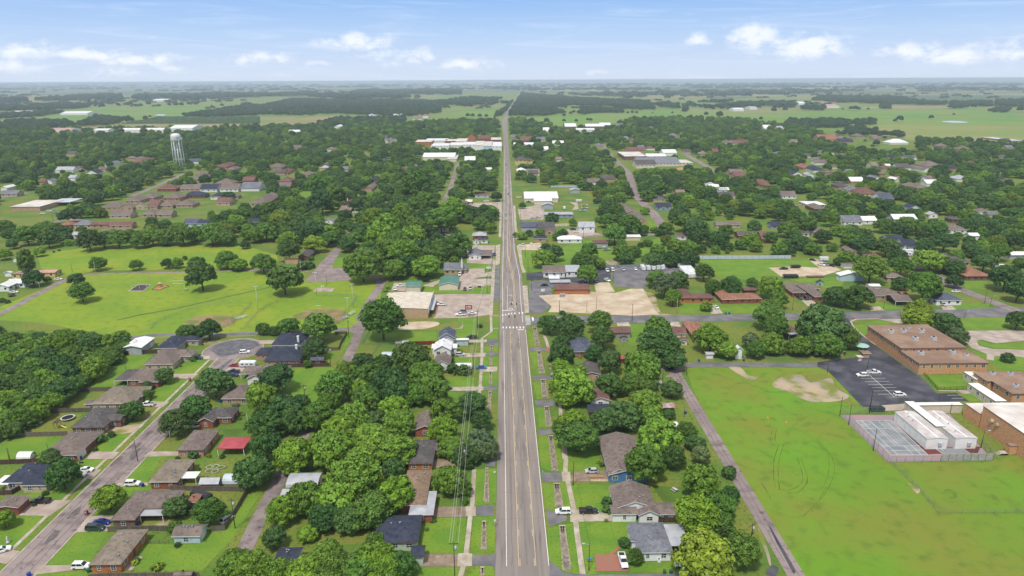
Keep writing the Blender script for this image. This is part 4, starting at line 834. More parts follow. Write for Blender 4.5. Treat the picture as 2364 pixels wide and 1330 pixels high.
House('C','low grey lean-to in front of the corrugated barn','gmet','white',[(575,690,572,510,'shed',2.0,.3)],'shed','shed',win=False,door=False)
House('E','large brown-roofed house with a blue gable beside stacked lumber','brown','blue',[(1395,1770,384,-10,'gy',2.9,.28),(1425,1580,362,250,'gy',3.3,.5)],trim=m_trim)
House('E','brown-roofed white house with a screened front porch and a small front gable','brown','white',[(1450,1835,690,428,'gy',3.0,.38),(1425,1668,741,655,'shed',2.7,.5),(1670,1872,752,655,'gy',2.8,.5),(1845,2010,742,632,'gx',2.7,.4)],gd=())
House('E','grey-shingled white house with a flat metal carport roof','grey','white',[(1665,1990,1091,815,'hip',2.8,.36),(1600,1770,985,835,'hip',2.8,.36),(1965,2140,1025,830,'flat*',2.8,.1,'gmet')])
House('F','grey hip-roofed red brick house close behind the crossing trees','blue','red',[(1062,1240,362,232,'hip',2.8,.45),(1190,1285,352,280,'gy',2.8,.5)])
House('F','grey-roofed house with a tan brick front between leafy trees','dark','tan',[(1150,1330,572,446,'gy',2.8,.3)])
House('F','red-brown roofed white house wedged between large bright trees','redbr','white',[(1225,1408,805,640,'gy',2.8,.35)])
House('F','low navy-roofed outbuilding in front of the red-brown roofed house','navy','wood',[(1205,1460,908,832,'gx',2.3,.3)],'shed','shed',win=False)
House('F','red-roofed blue-grey house with a small porch room facing the back yard','redbr','bgrey',[(1410,1596,192,138,'gx',2.8,.45),(1485,1566,232,205,'gy',2.5,.4)])
House('F','tan house with brown roof and a gabled back porch','redbr','cream',[(1918,2098,202,135,'gx',2.8,.45),(2030,2112,262,222,'gy',2.5,.4),(1945,2035,268,235,'flat*',2.3,.1,'cream')])
House('F','rust-red roofed house below the cross street beside a pink drive','rust','brown',[(2140,2300,212,85,'hip',2.8,.36)])
House('F','low red-roofed shed in front of the green clearing','red','dred',[(1478,1580,428,394,'hip',2.2,.3)],'shed','shed',win=False,door=False)
House('F','small white box shed on the lawn behind the alley','gmet','white',[(2268,2347,385,362,'gx',2.3,.3)],'shed','shed',win=False)
House('F','small grey shed with weathered roof by the top of the lane','gmet','grey',[(1822,1872,650,612,'gx',2.2,.4)],'shed','shed',win=False)
House('F','rusty tin-roofed shed by the lane','rusty','brown',[(1880,1990,870,822,'gx',2.2,.4)],'shed','shed',win=False)
House('F','flat white-roofed outbuilding half under a tree by the lane','wmet','white',[(1925,2030,1040,995,'flat',2.4)],'shed','shed',win=False)
House('W','tall white gabled shed like a chapel by the alley','wmet','white',[(432,518,222,160,'gy',4.2,.9)],'shed','shed')
House('W','brown-roofed brick house behind the alley trees','redbr','brown',[(920,1080,30,-40,'hip',2.8,.4),(980,1080,58,35,'flat*',2.5,.1,'gmet')])
House('K','red-brown roofed orange brick house with white windows across the street','redbr','orange',[(1590,1810,1142,1098,'hip',2.8,.45),(1505,1640,1142,1060,'hip',2.8,.35)])
House('K','long rust-roofed brick house on the far side of the cross street','rust','red',[(1880,2217,1148,1098,'hip',2.8,.4),(1870,1990,1152,1070,'hip',2.8,.4)])
House('K','low brown shed behind the rust-roofed house','redbr','wood',[(2060,2178,1075,1052,'gx',2.4,.3)],'shed','shed',win=False)
House('L','brown L-shaped house with three cars on its drive','brown','red',[(240,360,1095,1010,'hip',2.8,.4),(430,535,1130,1010,'hip',2.8,.4),(330,480,1062,1012,'hip',2.8,.4)])
House('L','brown hip-roofed tan brick house with an open gabled carport','brown','tan',[(905,1060,1122,1035,'hip',2.8,.36),(1010,1160,1110,1055,'hip',2.8,.36),(1120,1272,1168,1110,'gx*',2.7,.3)])
House('L','blue-grey hip-roofed white house at the corner of the side street','blue','white',[(1470,1700,1160,1092,'hip',2.9,.4)])
House('L','rust-roofed house with a gabled front beside the side street','rust','brown',[(1720,1952,955,852,'hip',2.8,.4)])
House('L','pale blue metal workshop beside the gravel yard','wmet','pale_' if False else 'lblue',[(648,865,950,900,'gy',3.6,.25)],'workshop','workshop',win=False,gd=(('w',.5,3.5),))
House('L','tiny grey playhouse shed behind the L-shaped house','navy','grey',[(445,520,1008,980,'gy',2.2,.6)],'shed','shed')
House('L','dark green-roofed garden pavilion left of the dark twin trees','dark','green',[(560,640,1072,1045,'hip',2.2,.6)],'shed','shed',win=False)
House('L','small white shed by the hedge right of the parked cars','brown','white',[(680,760,860,840,'gx',2.2,.3)],'shed','shed',win=False)
House('L','tiny white shed on the lawn at the right edge','wmet','white',[(1975,2062,868,850,'gx',2.2,.4)],'shed','shed')
House('L','low tan-roofed house behind the side-street drive','tan','tan',[(1050,1200,965,922,'hip',2.6,.3)])
House('L','small orange tin shed behind the carport','rust','orange',[(1165,1225,1110,1085,'barrel',1.8,.5)],'shed','shed',win=False)
House('L','white-roofed back shed behind the tan brick house','wmet','white',[(900,1000,1040,1018,'gx',2.3,.3)],'shed','shed',win=False)
House('L','brown hip-roofed house in trees above the rust-roofed one','dark','tan',[(1590,1770,835,752,'hip',2.8,.36)])
House('L','white metal barn at the right edge above the lawn','wmet','pale_' if False else 'grey',[(2095,2260,775,742,'gx',3.2,.25)],'barn','barn',win=False)
House('L','navy-roofed white house with a steep front gable on the side street','navy','white',[(1190,1320,705,635,'gx',3.2,.6),(1185,1225,708,650,'gy',3.2,1.0),(1060,1210,660,600,'gx',3.0,.5)])
House('L','brown-roofed cottage hidden by trees left of the white-gabled house','brown','tan',[(735,800,745,690,'gy',2.6,.5)])
House('V','large tan warehouse with a cream metal roof and a brick shopfront','cream','sand',[(100,795,712,458,'gy',5.2,.05)],'warehouse','warehouse',win=False,door=False,oh=.12)
House('V','white shop with green metal gable roof and lettering over its windows','green','cream',[(945,1232,362,216,'gy',3.4,.26)],'shop','shop',win=False,door=False)
House('V','plain white store building with green roof behind the tan warehouse','green','cream',[(470,690,380,305,'gx',4.2,.18)],'storehouse','storehouse',win=False)
House('V','brick church hall with blue-grey roof and a small white steeple','grey','tan',[(1018,1290,148,42,'gx',3.2,.5),(1280,1355,140,60,'gx',2.6,.5)],'church_hall','church')
House('J','low white bungalow with blue-grey gable roof and flat porch canopy','grey','white',[(1850,1965,782,712,'gy',2.8,.35),(1962,2055,775,728,'flat*',2.7,.1,'brown')])
House('J','small white house with dark roof in front of the red-sided one','navy','white',[(1888,1950,650,628,'gy',2.7,.4),(1950,2022,645,625,'gx',2.7,.4)])
House('J','red-sided house with grey tin roof by the main road','gmet','red',[(1885,2008,608,574,'hip',3.0,.4)])
House('J','pale blue house with brown roof beside the road and pickup','redbr','lblue',[(1905,2030,262,235,'gx',3,.45)])
House('J','brown-roofed building with a small white-roofed annex at the paved yard','brown','tan',[(1740,1840,350,300,'gy',3,.3),(1820,1885,318,296,'hip',2.8,.3,'wmet')])
House('J','cream shed on the park street beside the long hedge','rust','sand',[(278,400,802,793,'flat',4.2)],'shed','shed',win=False)
House('J','brown-roofed dwelling behind the cream shed','dark','brown',[(395,490,790,700,'gy',2.6,.4)])
House('J','pale mobile home with open front in the clearing','gravel','cream',[(1550,1686,545,534,'gx',3,.2)],'mobile_home','mobile home')
House('J','dark brown-roofed house with white chimney in the trees','redbr','wood',[(770,900,345,290,'gy',3,.5),(745,850,392,350,'shed',2.6,.3,'tan')],chim=((822,296),))
House('J','small white gabled house near the top of the park street','grey','white',[(620,700,480,452,'gy',2.8,.4),(690,740,478,462,'gx',2.8,.4)])
House('K','white house with white metal hip roof on the right of the road','wmet','white',[(468,682,640,606,'hip',3.0,.4)])
House('K','tall white gabled building with grey roof beside the paved yard','gmet','white',[(650,792,535,487,'gx',4.8,.45)])
House('K','brown-roofed office with a blue-grey gable near the road','dark','tan',[(300,452,566,492,'gx',3.2,.5),(350,450,572,520,'gy',3.2,.6)])
House('K','low grey flat-roofed store with a long blue-grey roof by the road','blue','grey',[(155,440,535,488,'flat',3.4)],'store','store',win=False)
House('K','long white and cream metal store with a ridged white roof','wmet','cream',[(186,480,290,230,'gx',4.2,.16),(268,425,312,270,'gx',3.6,.2)],'store','store',win=False)
House('K','grey gabled metal workshop behind the boat yard','gmet','grey',[(332,440,352,318,'gy',3.6,.35)],'workshop','workshop',win=False)
House('K','long blue mobile building with grey roof facing the boat yard','gmet','bgrey',[(355,606,428,404,'gx',3,.15)],'mobile_building','building')
House('K','small grey metal garage right of the white metal store','gmet','grey',[(576,664,222,195,'gy',3.2,.3)],'garage','garage',win=False)
House('K','long brown-roofed strip of apartments stepping down to the street','brown','tan',[(980,1080,365,322,'gy',2.8,.4),(1060,1150,412,350,'gy',2.8,.4),(1120,1235,478,400,'gy',2.8,.4)])
House('K','navy-roofed blue house with a carport on the side street','navy','bgrey',[(1310,1445,358,325,'gx',2.8,.5),(1330,1420,370,345,'gy',2.7,.4)])
House('K','brown hip-roofed house at the alley corner','dark','beige',[(1250,1395,296,262,'hip',2.8,.4)])
House('K','brown-roofed house with three white windows in the big lawn','brown','beige',[(1820,2040,515,488,'gx',2.8,.4)])
House('K','brown-roofed red brick ranch house at the middle of the right side','dark','red',[(2008,2240,605,568,'gx',2.8,.4)])
House('K','dark brown shed with boats parked in front of it','redbr','grey',[(775,905,672,645,'gx',2.6,.35)],'shed','shed',win=False)
House('K','grey-roofed church-like office with a white cross gable by the black lot','brown','white',[(345,540,922,860,'gx',3.4,.4),(535,665,915,858,'gx',3.6,.35,'gmet')])
House('K','long orange brick shop with a dark brown roof on the gravel lot','redbr','orange',[(444,745,1068,1018,'gx',3.0,.28)],'shop','shop',win=False)
House('K','white and grey tin-roofed shack attached behind the brick shop','gmet','bgrey',[(398,488,975,945,'gx',3.0,.2,'wmet'),(405,585,1008,982,'flat',3.0)],'shop','shop',win=False)
House('K','navy-roofed small office behind the road-side trees','navy','tan',[(265,380,632,610,'gx',3,.4)])
House('K','flat white tin roof showing between trees near the side street','wmet','cream',[(1050,1185,620,598,'shed',2.8,.2)],'shed','shed',win=False)
House('I','tan-walled mobile home with a pale roof beside the tall conifer','pink','yellow',[(92,200,938,900,'gy',3,.15),(330,465,925,895,'gx',3,.2),(180,340,930,900,'gx',2.9,.2)],'mobile_home','mobile home')
House('I','white shed at the left edge beside the tan mobile home','wmet','white',[(28,95,925,908,'gy',2.6,.3)],'shed','shed',win=False)
House('I','white metal-roofed house with a porch at the left edge of the park','wmet','white',[(-60,70,1045,972,'gy',3,.3),(40,205,1015,975,'gx',2.8,.3)])
House('I','tiny white playhouse on the meadow near the left edge','pink','white',[(100,158,808,788,'gy',2.2,.5)],'shed','shed',win=False)
def HH(t,*rows):
 for x1,x2,vn,vt,typ,roof,wall,label in rows:
  House(t,label,roof,wall,[(x1,x2,vn,vt,typ,3.2,.5)])
HH('I',(1335,1500,208,168,'hip','redbr','red','dark red-brown hip-roofed house at the left end of the back row in the left subdivision'),(1535,1700,208,168,'gx','brown','tan','tan twin-gabled house next to the dark red-brown hip-roofed one'),(1700,1850,212,165,'gx','navy','white','white house with a navy roof in the back row of the left subdivision'),(1870,2030,210,162,'gx','brown','white','grey-brown roofed white house between two white houses in the back row'),(2050,2210,205,148,'gx','grey','white','white house with a grey roof at the right end of the back row'),(1560,1745,265,228,'hip','navy','brown','navy hip-roofed house in the second row, left of another navy roof'),(1790,1890,275,235,'hip','navy','white','navy-roofed white house in the second row of the left subdivision'),(1890,2030,270,240,'hip','brown','tan','brown hip-roofed house beside the second-row navy roofs'),(2130,2280,330,235,'hip','brown','tan','broad brown hip roof at the right edge of the left subdivision'),(1840,1960,325,280,'gx','redbr','beige','red-brown gabled house in front of the second row'),(1190,1310,285,235,'hip','brown','tan','tallest brown hip roof in the dense brown-roofed cluster'),(1060,1190,310,258,'hip','brown','tan','brown hip roof left of the tallest roof in the brown cluster'),(860,1040,365,318,'hip','brown','tan','brown-roofed brick house at the left tip of the brown cluster'),(1010,1130,368,325,'gy','brown','tan','tan front-gabled house in the front row of the brown cluster'),(1120,1260,360,318,'gy','brown','beige','front-gabled beige house in the middle of the brown cluster'),(1250,1340,358,300,'gx','redbr','tan','reddish-roofed house right of the front-gabled ones in the brown cluster'),(1340,1470,350,305,'hip','brown','tan','brown hip-roofed house with a covered porch at the right of the brown cluster'),(1380,1530,290,235,'hip','brown','salmon','salmon brick house with a tall brown roof above the brown cluster'),(1495,1640,345,295,'hip','brown','tan','brown hip-roofed house standing apart right of the brown cluster'),(930,1110,435,390,'gx','brown','beige','brown-roofed house with a white porch roof in front of the brown cluster'),(1200,1320,425,380,'hip','brown','tan','brown hip roof between trees in front of the brown cluster'),(1330,1460,428,388,'gx','brown','tan','brown gable-roofed house with chimney right of the one between trees'),(1560,1690,505,460,'gx','blue','lblue','blue-grey roofed house in the clearing above the tree belt'),(1675,1775,505,470,'gx','navy','lblue','navy-roofed pale blue house beside the blue-grey roofed one'),(620,780,515,475,'hip','grey','beige','grey hip-roofed house above the left end of the tree belt'),(770,950,515,488,'gx','redbr','salmon','long pinkish-roofed ranch house above the tree belt'),(930,1120,520,486,'gx','redbr','tan','red-brown roofed ranch house right of the long pinkish one'),(500,600,518,482,'hip','rust','salmon','small rust-roofed house at the corner of the olive meadow'),(600,760,600,572,'gx','gmet','white','pale roof half hidden behind the tree belt on its left'),(860,960,610,570,'gy','brown','tan','brown roof peeping out of the tree belt'),(2110,2200,490,458,'gx','navy','white','navy roof among trees at the right end above the belt'))
House('I','flat white-roofed store building with parked cars beside it','wflat','tan',[(85,335,360,302,'flat',4.5)],'store','store',win=False)
House('I','blue canopy roof beside the flat white-roofed store','pale','blue',[(410,590,322,288,'flat*',4.0)],'canopy','canopy',win=False)
HH('M',(500,660,960,925,'gx','gmet','white','white-walled house with pale roof deep in the left trees'),(780,880,985,945,'gy','navy','white','white gabled house with a dark roof left of the water tower'),(890,960,950,925,'gx','brown','beige','small brown-roofed house just beyond the white gabled one'),(940,1020,905,868,'hip','grey','white','grey-roofed house up the slope left of the water tower'),(1140,1230,850,830,'hip','brown','tan','first of the brown roofs in a row left of the water tower'),(1220,1310,855,832,'hip','brown','beige','middle brown roof in the row left of the water tower'),(1290,1370,862,838,'hip','redbr','tan','last brown roof in the row, nearest the water tower legs'),(1690,1810,880,852,'gx','blue','white','blue-grey roof directly right of the water tower legs'),(1960,2060,930,880,'hip','redbr','salmon','brown hip-roofed house on the rise right of the water tower'),(2050,2130,955,918,'hip','brown','tan','brown roof just right and below the house on the rise'),(1700,1820,1045,985,'hip','brown','tan','large brown hip roof on the lane under the water tower'),(1780,1880,1000,965,'gx','brown','tan','brown gable roof behind the large hip roof on the lane'),(1950,2110,1080,1030,'hip','brown','beige','brown hip roof behind the back row of the left subdivision'),(2200,2310,1055,1015,'gx','redbr','red','red brick house behind the white back-row house with grey roof'),(330,410,1065,1035,'hip','redbr','salmon','small red-brown roof in the left trees near the lawn'),(405,470,1060,1030,'gy','grey','white','small white gable beside the red-brown roof in the left trees'),(0,60,1120,1085,'gy','wmet','white','little white house at the left edge on the open grass'),(615,680,1030,1000,'gx','gmet','white','white outbuilding below the deep-tree house'),(0,150,1175,1140,'gx','grey','beige','grey-roofed low building at the left edge by the diagonal road'))
HH('N',(70,200,935,890,'hip','brown','tan','brown hip-roofed house at the edge of the woods right of the subdivision'),(160,250,980,935,'hip','redbr','tan','reddish hip roof below the wood-edge house'),(160,280,1060,1015,'hip','redbr','brown','dark reddish house with pale trim below the reddish hip roof'),(160,275,1110,1065,'gx','brown','tan','brown gable roof at the lawn corner'),(380,500,1030,970,'hip','brown','tan','large brown roof under trees left of the bright clearing'),(550,610,930,865,'gy','dark','brown','narrow dark roof among tall trees'),(985,1075,1055,1020,'gx','navy','cream','navy-roofed cream house above the park street trees'),(945,1020,1130,1070,'gy','brown','tan','brown gable below the navy-roofed cream house'),(1340,1420,1040,1000,'gx','rust','white','small orange-brown roof by the side lane trees'),(1330,1420,1090,1050,'gx','tan','cream','cream house with tan roof just below the orange-brown one'),(1100,1160,870,850,'hip','blue','grey','small blue-grey roof in the woods'),(1860,1960,868,830,'gx','wmet','white','white tin-roofed house left of the road below downtown'),(2030,2110,855,825,'hip','brown','tan','brown hip roof left of the road below downtown'),(1560,1640,790,770,'gy','dark','brown','dark steep roof in front of downtown'),(260,360,608,590,'gx','wmet','white','long white roof at the far edge of the left woods'),(670,720,565,540,'gy','wmet','white','bright white shed beyond the left woods'))
House('N','church with a pointed grey spire rising out of the trees','grey','cream',[(1130,1165,690,660,'gy',8),(1133,1160,672,630,'hip',11,2.6),(1165,1240,692,672,'gx',6)],'church','church',win=False)
for x1,x2,vn,vt,z,roof,wall,lb in[(1410,1560,700,680,8,'wflat','orange','orange brick corner block at the left end of downtown'),(1500,1700,688,668,7,'wmet','white','long white-roofed block at the back of downtown'),(1680,1790,692,675,7,'wflat','red','low red brick block in the middle of downtown'),(1780,1880,695,668,8,'wflat','cream','cream block left of the orange gabled hall'),(1555,1720,735,712,7,'wmet','white','white-roofed block with a white front nearest the downtown trees'),(1720,1850,730,705,7,'wmet','cream','cream-fronted block beside the white-roofed one'),(1840,1960,725,700,8,'wmet','white','white block under the orange gabled hall'),(1950,2035,730,670,9,'wflat','white','tall white block in the downtown row'),(2035,2115,735,685,8,'wflat','lblue','pale blue shop block near the road downtown'),(2110,2200,740,690,8,'wmet','white','white corner shop block at the road downtown'),(2100,2195,680,660,7,'wflat','red','red brick block behind the corner shop downtown')]:
 House('N',lb,roof,wall,[(x1,x2,vn,vt,'flat',z)],'shop_block','shop',win=True,detail=1,door=False,oh=.1)
House('N','orange brick hall with a big gable at the back of downtown','redbr','orange',[(1872,1975,670,622,'gy',7,.8)],'hall','hall',win=False)
House('N','dark red-roofed hall right of the orange gabled hall','redbr','red',[(1980,2100,672,640,'gx',7,.6)],'hall','hall',win=False)
House('N','wide white metal-roofed warehouse below downtown','wmet','cream',[(1480,1775,838,798,'gx',5,.2),(1700,1790,855,818,'flat',4.5,.1,'wflat')],'warehouse','warehouse',win=False)
House('O','brown-roofed church school with yellow two-storey front','dark','yellow',[(112,225,865,832,'hip',8,.5),(220,275,868,850,'hip',6,.4)],'school_house','school',detail=1)
for x1,x2,vn,vt,roof,wall,lb in[(160,275,690,650,'redbr','red','red brick shop right of the road downtown'),(100,285,725,705,'wmet','cream','white-roofed shop right of the road downtown'),(310,390,690,655,'grey','white','white gabled house right of the downtown shops'),(455,560,715,688,'wmet','white','white tin-roofed building in the trees right of downtown'),(75,140,660,632,'grey','tan','small grey roof right of the road above downtown'),(370,430,600,568,'wmet','white','tall white grain building beyond the right woods'),(360,420,770,740,'wmet','white','small white gable in the right woods'),(475,540,860,835,'tan','cream','small tan roof in the right woods'),(1085,1145,665,648,'grey','white','grey gable deep in the right woods'),(1030,1100,550,530,'grey','grey','grey hip barn at the edge of the farmland'),(1130,1300,780,745,'redbr','tan','brown-roofed house behind the school'),(1240,1300,770,730,'grey','white','white house behind the school'),(1660,1715,790,765,'dark','beige','small dark roof right of the school street'),(2010,2140,710,685,'brown','white','white house with brown roof at the upper right woods'),(2090,2250,715,680,'redbr','white','long brown-roofed white house at the upper right woods'),(1915,1970,790,760,'redbr','red','red-brown roof in the woods right of the school street'),(2070,2200,985,945,'brown','tan','brown hip roof by the side street right of the school'),(2110,2210,1010,970,'redbr','tan','reddish roof beside the brown one by the side street'),(2325,2400,1080,1040,'redbr','red','red-brown roof at the street bend right of the school'),(1880,1975,1110,1085,'wmet','cream','cream roof in the trees below the school'),(1970,2050,1140,1118,'gmet','white','white carport roof right of the cream roof')]:
 House('O',lb,roof,wall,[(x1,x2,vn,vt,'gx',3.4,.45)])
for x1,x2,vn,vt,z,roof,wall,lb,typ,nm in[(1110,1320,832,790,6,'wflat','brown','flat-roofed brown brick school block','flat','school'),(1310,1490,832,806,4.5,'wmet','white','low white link block of the far school','gx','school'),(1230,1620,895,838,4.5,'dmet','cream','long grey metal-roofed cream wing of the far school','gx','school'),(1215,1405,908,862,5,'dark','cream','gable-fronted cream hall of the far school','gx','school'),(1600,1735,890,862,4.5,'wflat','cream','pale flat-roofed annex at the right of the far school','flat','school'),(1460,1590,800,768,5,'wmet','white','white gabled building behind the far school','gx','hall'),(565,672,562,530,7,'wmet','brown','round-roofed dark barn beyond the right woods, left of three','barrel','barn'),(755,930,560,535,7,'wmet','brown','long white-roofed barn in the middle of three beyond the right woods','gx','barn'),(885,988,548,525,7,'wmet','brown','dark-sided barn at the right of three beyond the right woods','gx','barn'),(670,840,590,575,5,'wmet','white','low white shed row in front of the far barns','gx','barn')]:
 House('O',lb,roof,wall,[(x1,x2,vn,vt,typ,z,.3)],nm,nm if nm!='school' else 'school',win=nm=='school',detail=1,door=False)
HH('L',(150,282,268,225,'gx','brown','white','brown-roofed white house on a lawn in the middle right'),(372,535,345,312,'flat','wmet','cream','long white flat-roofed building in the middle right'),(430,540,380,328,'hip','brown','brown','brown hip roof in front of the long white flat roof'),(730,830,222,182,'hip','grey','cream','grey hip-roofed house left of the yellow house'),(820,990,250,190,'hip','redbr','yellow','yellow house with steep brown roof and dormer'),(990,1115,295,240,'gx','blue','white','two-storey white house with grey roof right of the yellow house'),(1240,1340,375,330,'gy','navy','white','navy-roofed cottage with a pale metal side roof'),(680,850,490,432,'gx','grey','white','white house with grey roof and open white carport'),(800,970,480,440,'gx','wmet','white','white metal-roofed carport wing beside the grey-roofed white house'),(1105,1315,468,422,'gx','wmet','grey','grey metal warehouse with white roof on the right'),(1590,1740,560,505,'hip','brown','white','brown hip roof in the right trees below the warehouse'),(1600,1680,470,438,'hip','dark','brown','dark roof in the right trees beside the pole'),(60,250,522,485,'gx','navy','bgrey','navy blue house low in the trees at centre right'),(-20,60,635,570,'gx','redbr','red','red-brown house with porch at the left of the right-hand trees'),(1290,1405,205,150,'hip','brown','tan','brown hip roof in the upper right trees'),(450,545,140,105,'hip','blue','grey','blue-grey hip roof in the upper middle right'),(635,740,190,150,'hip','dark','tan','dark hip roof left of the grey hip-roofed house'),(245,330,82,45,'gy','navy','white','white navy-roofed house in the upper middle right'),(420,525,50,5,'hip','navy','white','navy hip-roofed white house in the upper middle right'),(330,420,30,-10,'hip','rust','tan','rust hip roof beside the navy one in the upper middle right'),(365,430,90,62,'gy','gmet','white','white gable under the navy-roofed houses'),(940,1000,118,85,'gy','grey','white','white gable in the upper right trees'),(1115,1170,130,100,'gy','wmet','cream','cream gable in the upper right trees'),(1390,1450,125,95,'gx','brown','white','small brown roof in the upper right trees'),(-10,70,180,138,'hip','redbr','tan','red-brown roof at the left of the right-hand district'),(1410,1490,430,398,'gy','gmet','white','white tin gable in the right trees'),(870,1010,790,760,'hip','redbr','brown','low red-brown roof behind the twin dark trees'))
HH('Q',(510,640,800,765,'hip','brown','white','white-walled house left of the far right lawn'),(500,680,680,632,'gx','rust','tan','rust-roofed house at the far right clearing'),(680,820,700,668,'gx','navy','tan','navy-roofed house at the far right clearing'),(1140,1320,708,672,'hip','wmet','white','white metal hip-roofed house at the far right clearing'),(990,1080,672,648,'gx','brown','tan','brown-roofed house beyond the far right clearing'),(2250,2370,690,648,'flat','pale','salmon','blue-roofed pinkish building at the far right edge'),(2170,2250,690,668,'gx','dark','wood','dark shed next to the blue-roofed building'),(1470,1640,925,870,'hip','brown','beige','broad brown roof in the far right trees'),(1450,1530,955,905,'gy','brown','white','white gable left of the broad brown roof'),(985,1050,920,880,'gx','tan','cream','tan roof in the far right trees'),(1580,1680,740,712,'hip','brown','tan','brown hip roof at the far right field edge'),(1770,1900,770,735,'hip','brown','tan','brown hip roof right of the other field-edge roof'),(1360,1400,845,815,'gy','blue','white','little blue-roofed white cottage in the far right trees'),(0,75,578,545,'gx','wmet','white','white barn at the field edge on the right'),(120,180,580,555,'gx','gmet','grey','grey barn at the field edge on the right'),(460,600,890,860,'gx','brown','white','pale-walled house in the right woods'),(0,70,1100,1050,'hip','redbr','red','red-brown roof where the right woods begin'))
for t,x1,x2,vn,vt,z,roof,lb in[('M',1540,1745,575,545,9,'wmet','huge white warehouse roof beyond the water tower'),('M',1060,1500,590,572,7,'wmet','long white warehouse roof left of the huge one'),('M',850,980,592,578,6,'wmet','short white roof at the tan field'),('M',400,640,590,572,6,'pink','long pale pink shed by the far tan field'),('M',100,270,430,416,7,'wmet','long white barn far out on the left plain'),('M',555,785,440,420,7,'wmet','long white barn beside the far green field'),('M',1395,1510,320,305,9,'wmet','white barn far beyond the green field'),('N',590,650,308,300,8,'wmet','white barn beyond the central woods'),('O',2100,2200,402,390,8,'wmet','white farm roof on the right plain'),('O',2250,2320,388,376,8,'gmet','grey farm roof on the right plain'),('Q',300,385,348,333,9,'wmet','white domed barn on the right plain'),('Q',560,690,375,355,8,'pink','pinkish farm roofs on the right plain'),('Q',780,930,282,272,10,'wmet','white sheds far out on the right'),('Q',1010,1100,285,275,10,'wmet','white shed right of the far sheds'),('N',1480,1530,465,450,7,'rust','red-roofed farmhouse by the light green field')]:
 House(t,lb,roof,'white',[(x1,x2,vn,vt,'gx',z,.15)],'barn','barn',win=False,door=False,detail=0,oh=.1)
RS=random.Random(11)
SMALL=[('M',640,800),('M',350,970),('M',1250,880),('M',700,930),('N',330,745),('N',760,940),('N',1330,940),('N',1430,905),('N',1130,1000),('N',2080,945),('N',910,485),('N',1000,460),('N',1250,460),('N',1080,480),('N',1430,480),('N',640,760),('O',170,950),('O',280,975),('O',960,1030),('O',820,1060),('O',880,725),('O',1350,750),('O',1570,635),('O',1360,570),('O',1190,680),('O',1840,800),('L',1460,770),('L',1800,600),('L',480,560),('L',360,580),('L',570,235),('L',1880,390),('L',1960,415),('L',1200,15),('L',1050,20),('L',1700,110),('L',1440,150),('L',800,130),('L',560,60),('Q',160,800),('Q',280,690),('Q',400,820),('Q',480,850),('Q',650,920),('Q',780,960),('Q',1130,910),('Q',1170,830),('Q',700,815),('Q',1720,930),('Q',1900,880),('Q',2200,830),('Q',2240,745),('Q',1080,985),('Q',1210,1025),('Q',1500,1020),('Q',2170,1035),('Q',880,640),('Q',700,640),('J',1340,120),('J',1000,80),('J',1380,90),('J',240,60),('J',480,75),('J',620,20),('K',1900,210),('K',1930,255),('K',1790,170),('K',780,140),('K',900,110),('K',1520,230),('K',260,60),('K',1640,460),('K',1540,600),('K',1320,240)]
ADJ=dict(grey='grey',brown='brown',redbr='red-brown',wmet='white metal',gmet='pale metal',navy='navy',tan='tan',dark='dark brown')
for i,(t,x,y)in enumerate(SMALL):
 k=RS.choice(['grey','brown','redbr','wmet','gmet','navy','tan','dark','brown']);wl_=RS.choice(['white','white','cream','tan','beige','salmon'])
 w_=RS.uniform(55,100)*(1.25 if t in 'JKL' else .9);House(t,'SMALL',k,wl_,[(x-w_/2,x+w_/2,y+w_*.12,y-w_*.2,RS.choice(['hip','gx','gx']),3.2,.5)])
 HOUSES[-1]=HOUSES[-1][:1]+(f'{ADJ[k]} roof',)+HOUSES[-1][2:];HOUSES[-1][0]['small']=1
RO['bur']=mat('brown_gravel_roof',(0.285,0.185,0.13),.95,col2=(0.215,0.135,0.095),scale=.12,col3=(0.32,0.225,0.165),scale3=.03,fine=((0.12,0.075,0.055),.8,.6,.78))
RO['wtop']=mat('white_walkway_roof',(0.74,0.73,0.68),.6,col2=(0.60,0.57,0.50),scale=.25,lo=.5,hi=.8)
RO['port']=mat('portable_roof',(0.50,0.455,0.44),.8,col2=(0.41,0.36,0.345),scale=.25,col3=(0.57,0.53,0.51),scale3=.1)
WA['panel']=siding('white_panel',(0.76,0.75,0.72));WA['walk']=siding('walkway_cream',(0.60,0.54,0.42))
m_unit=flat('unit_metal',(0.50,0.52,0.55),.5,col2=(0.36,0.38,0.41),scale=1.5)
def unit(root,t,x,y,z,s=1.0,nm='air_conditioner'):
 p=TG(t,x,y,z);b=MB();bx_,by_=p[0]-root.location[0],p[1]-root.location[1]
 b.box(bx_-.95*s,bx_+.95*s,by_-.8*s,by_+.8*s,z+.15,z+1.15*s+.15);o=b.build(nm,m_unit,root)
 c=MB();c.lathe([(.55*s,1.15*s+.16+z),(.55*s,1.3*s+.16+z)],bx_,by_,10);c.build('fan_grille',m_dark,o)
 c=MB();c.box(bx_-1.15*s,bx_+1.15*s,by_-1.0*s,by_+1.0*s,z+.005,z+.15);c.build('kerb_frame',m_conc,o)
s1=House('H','brick school block with five rooftop units on its higher brown roof','bur','school',[(1232,1842,328,116,'flat',6.4)],'school','school',oh=.5,door=False,detail=3)
for q in((1142,190),(1256,185),(1419,185),(1363,255),(1528,252)):unit(s1,'H',*q,6.55,1.15)
for q in((1085,170),(1310,150)):unit(s1,'H',*q,6.55,.6,'roof_fan')
s2=House('H','lower brick school wing with downpipes along its front','bur','school',[(1397,2046,467,338,'flat',5.0)],'school','school',oh=.4,door=False,detail=3)
for q in((1412,385),(1700,376)):unit(s2,'H',*q,5.15,1.1)
unit(s2,'H',1825,400,5.15,.8,'roof_fan')
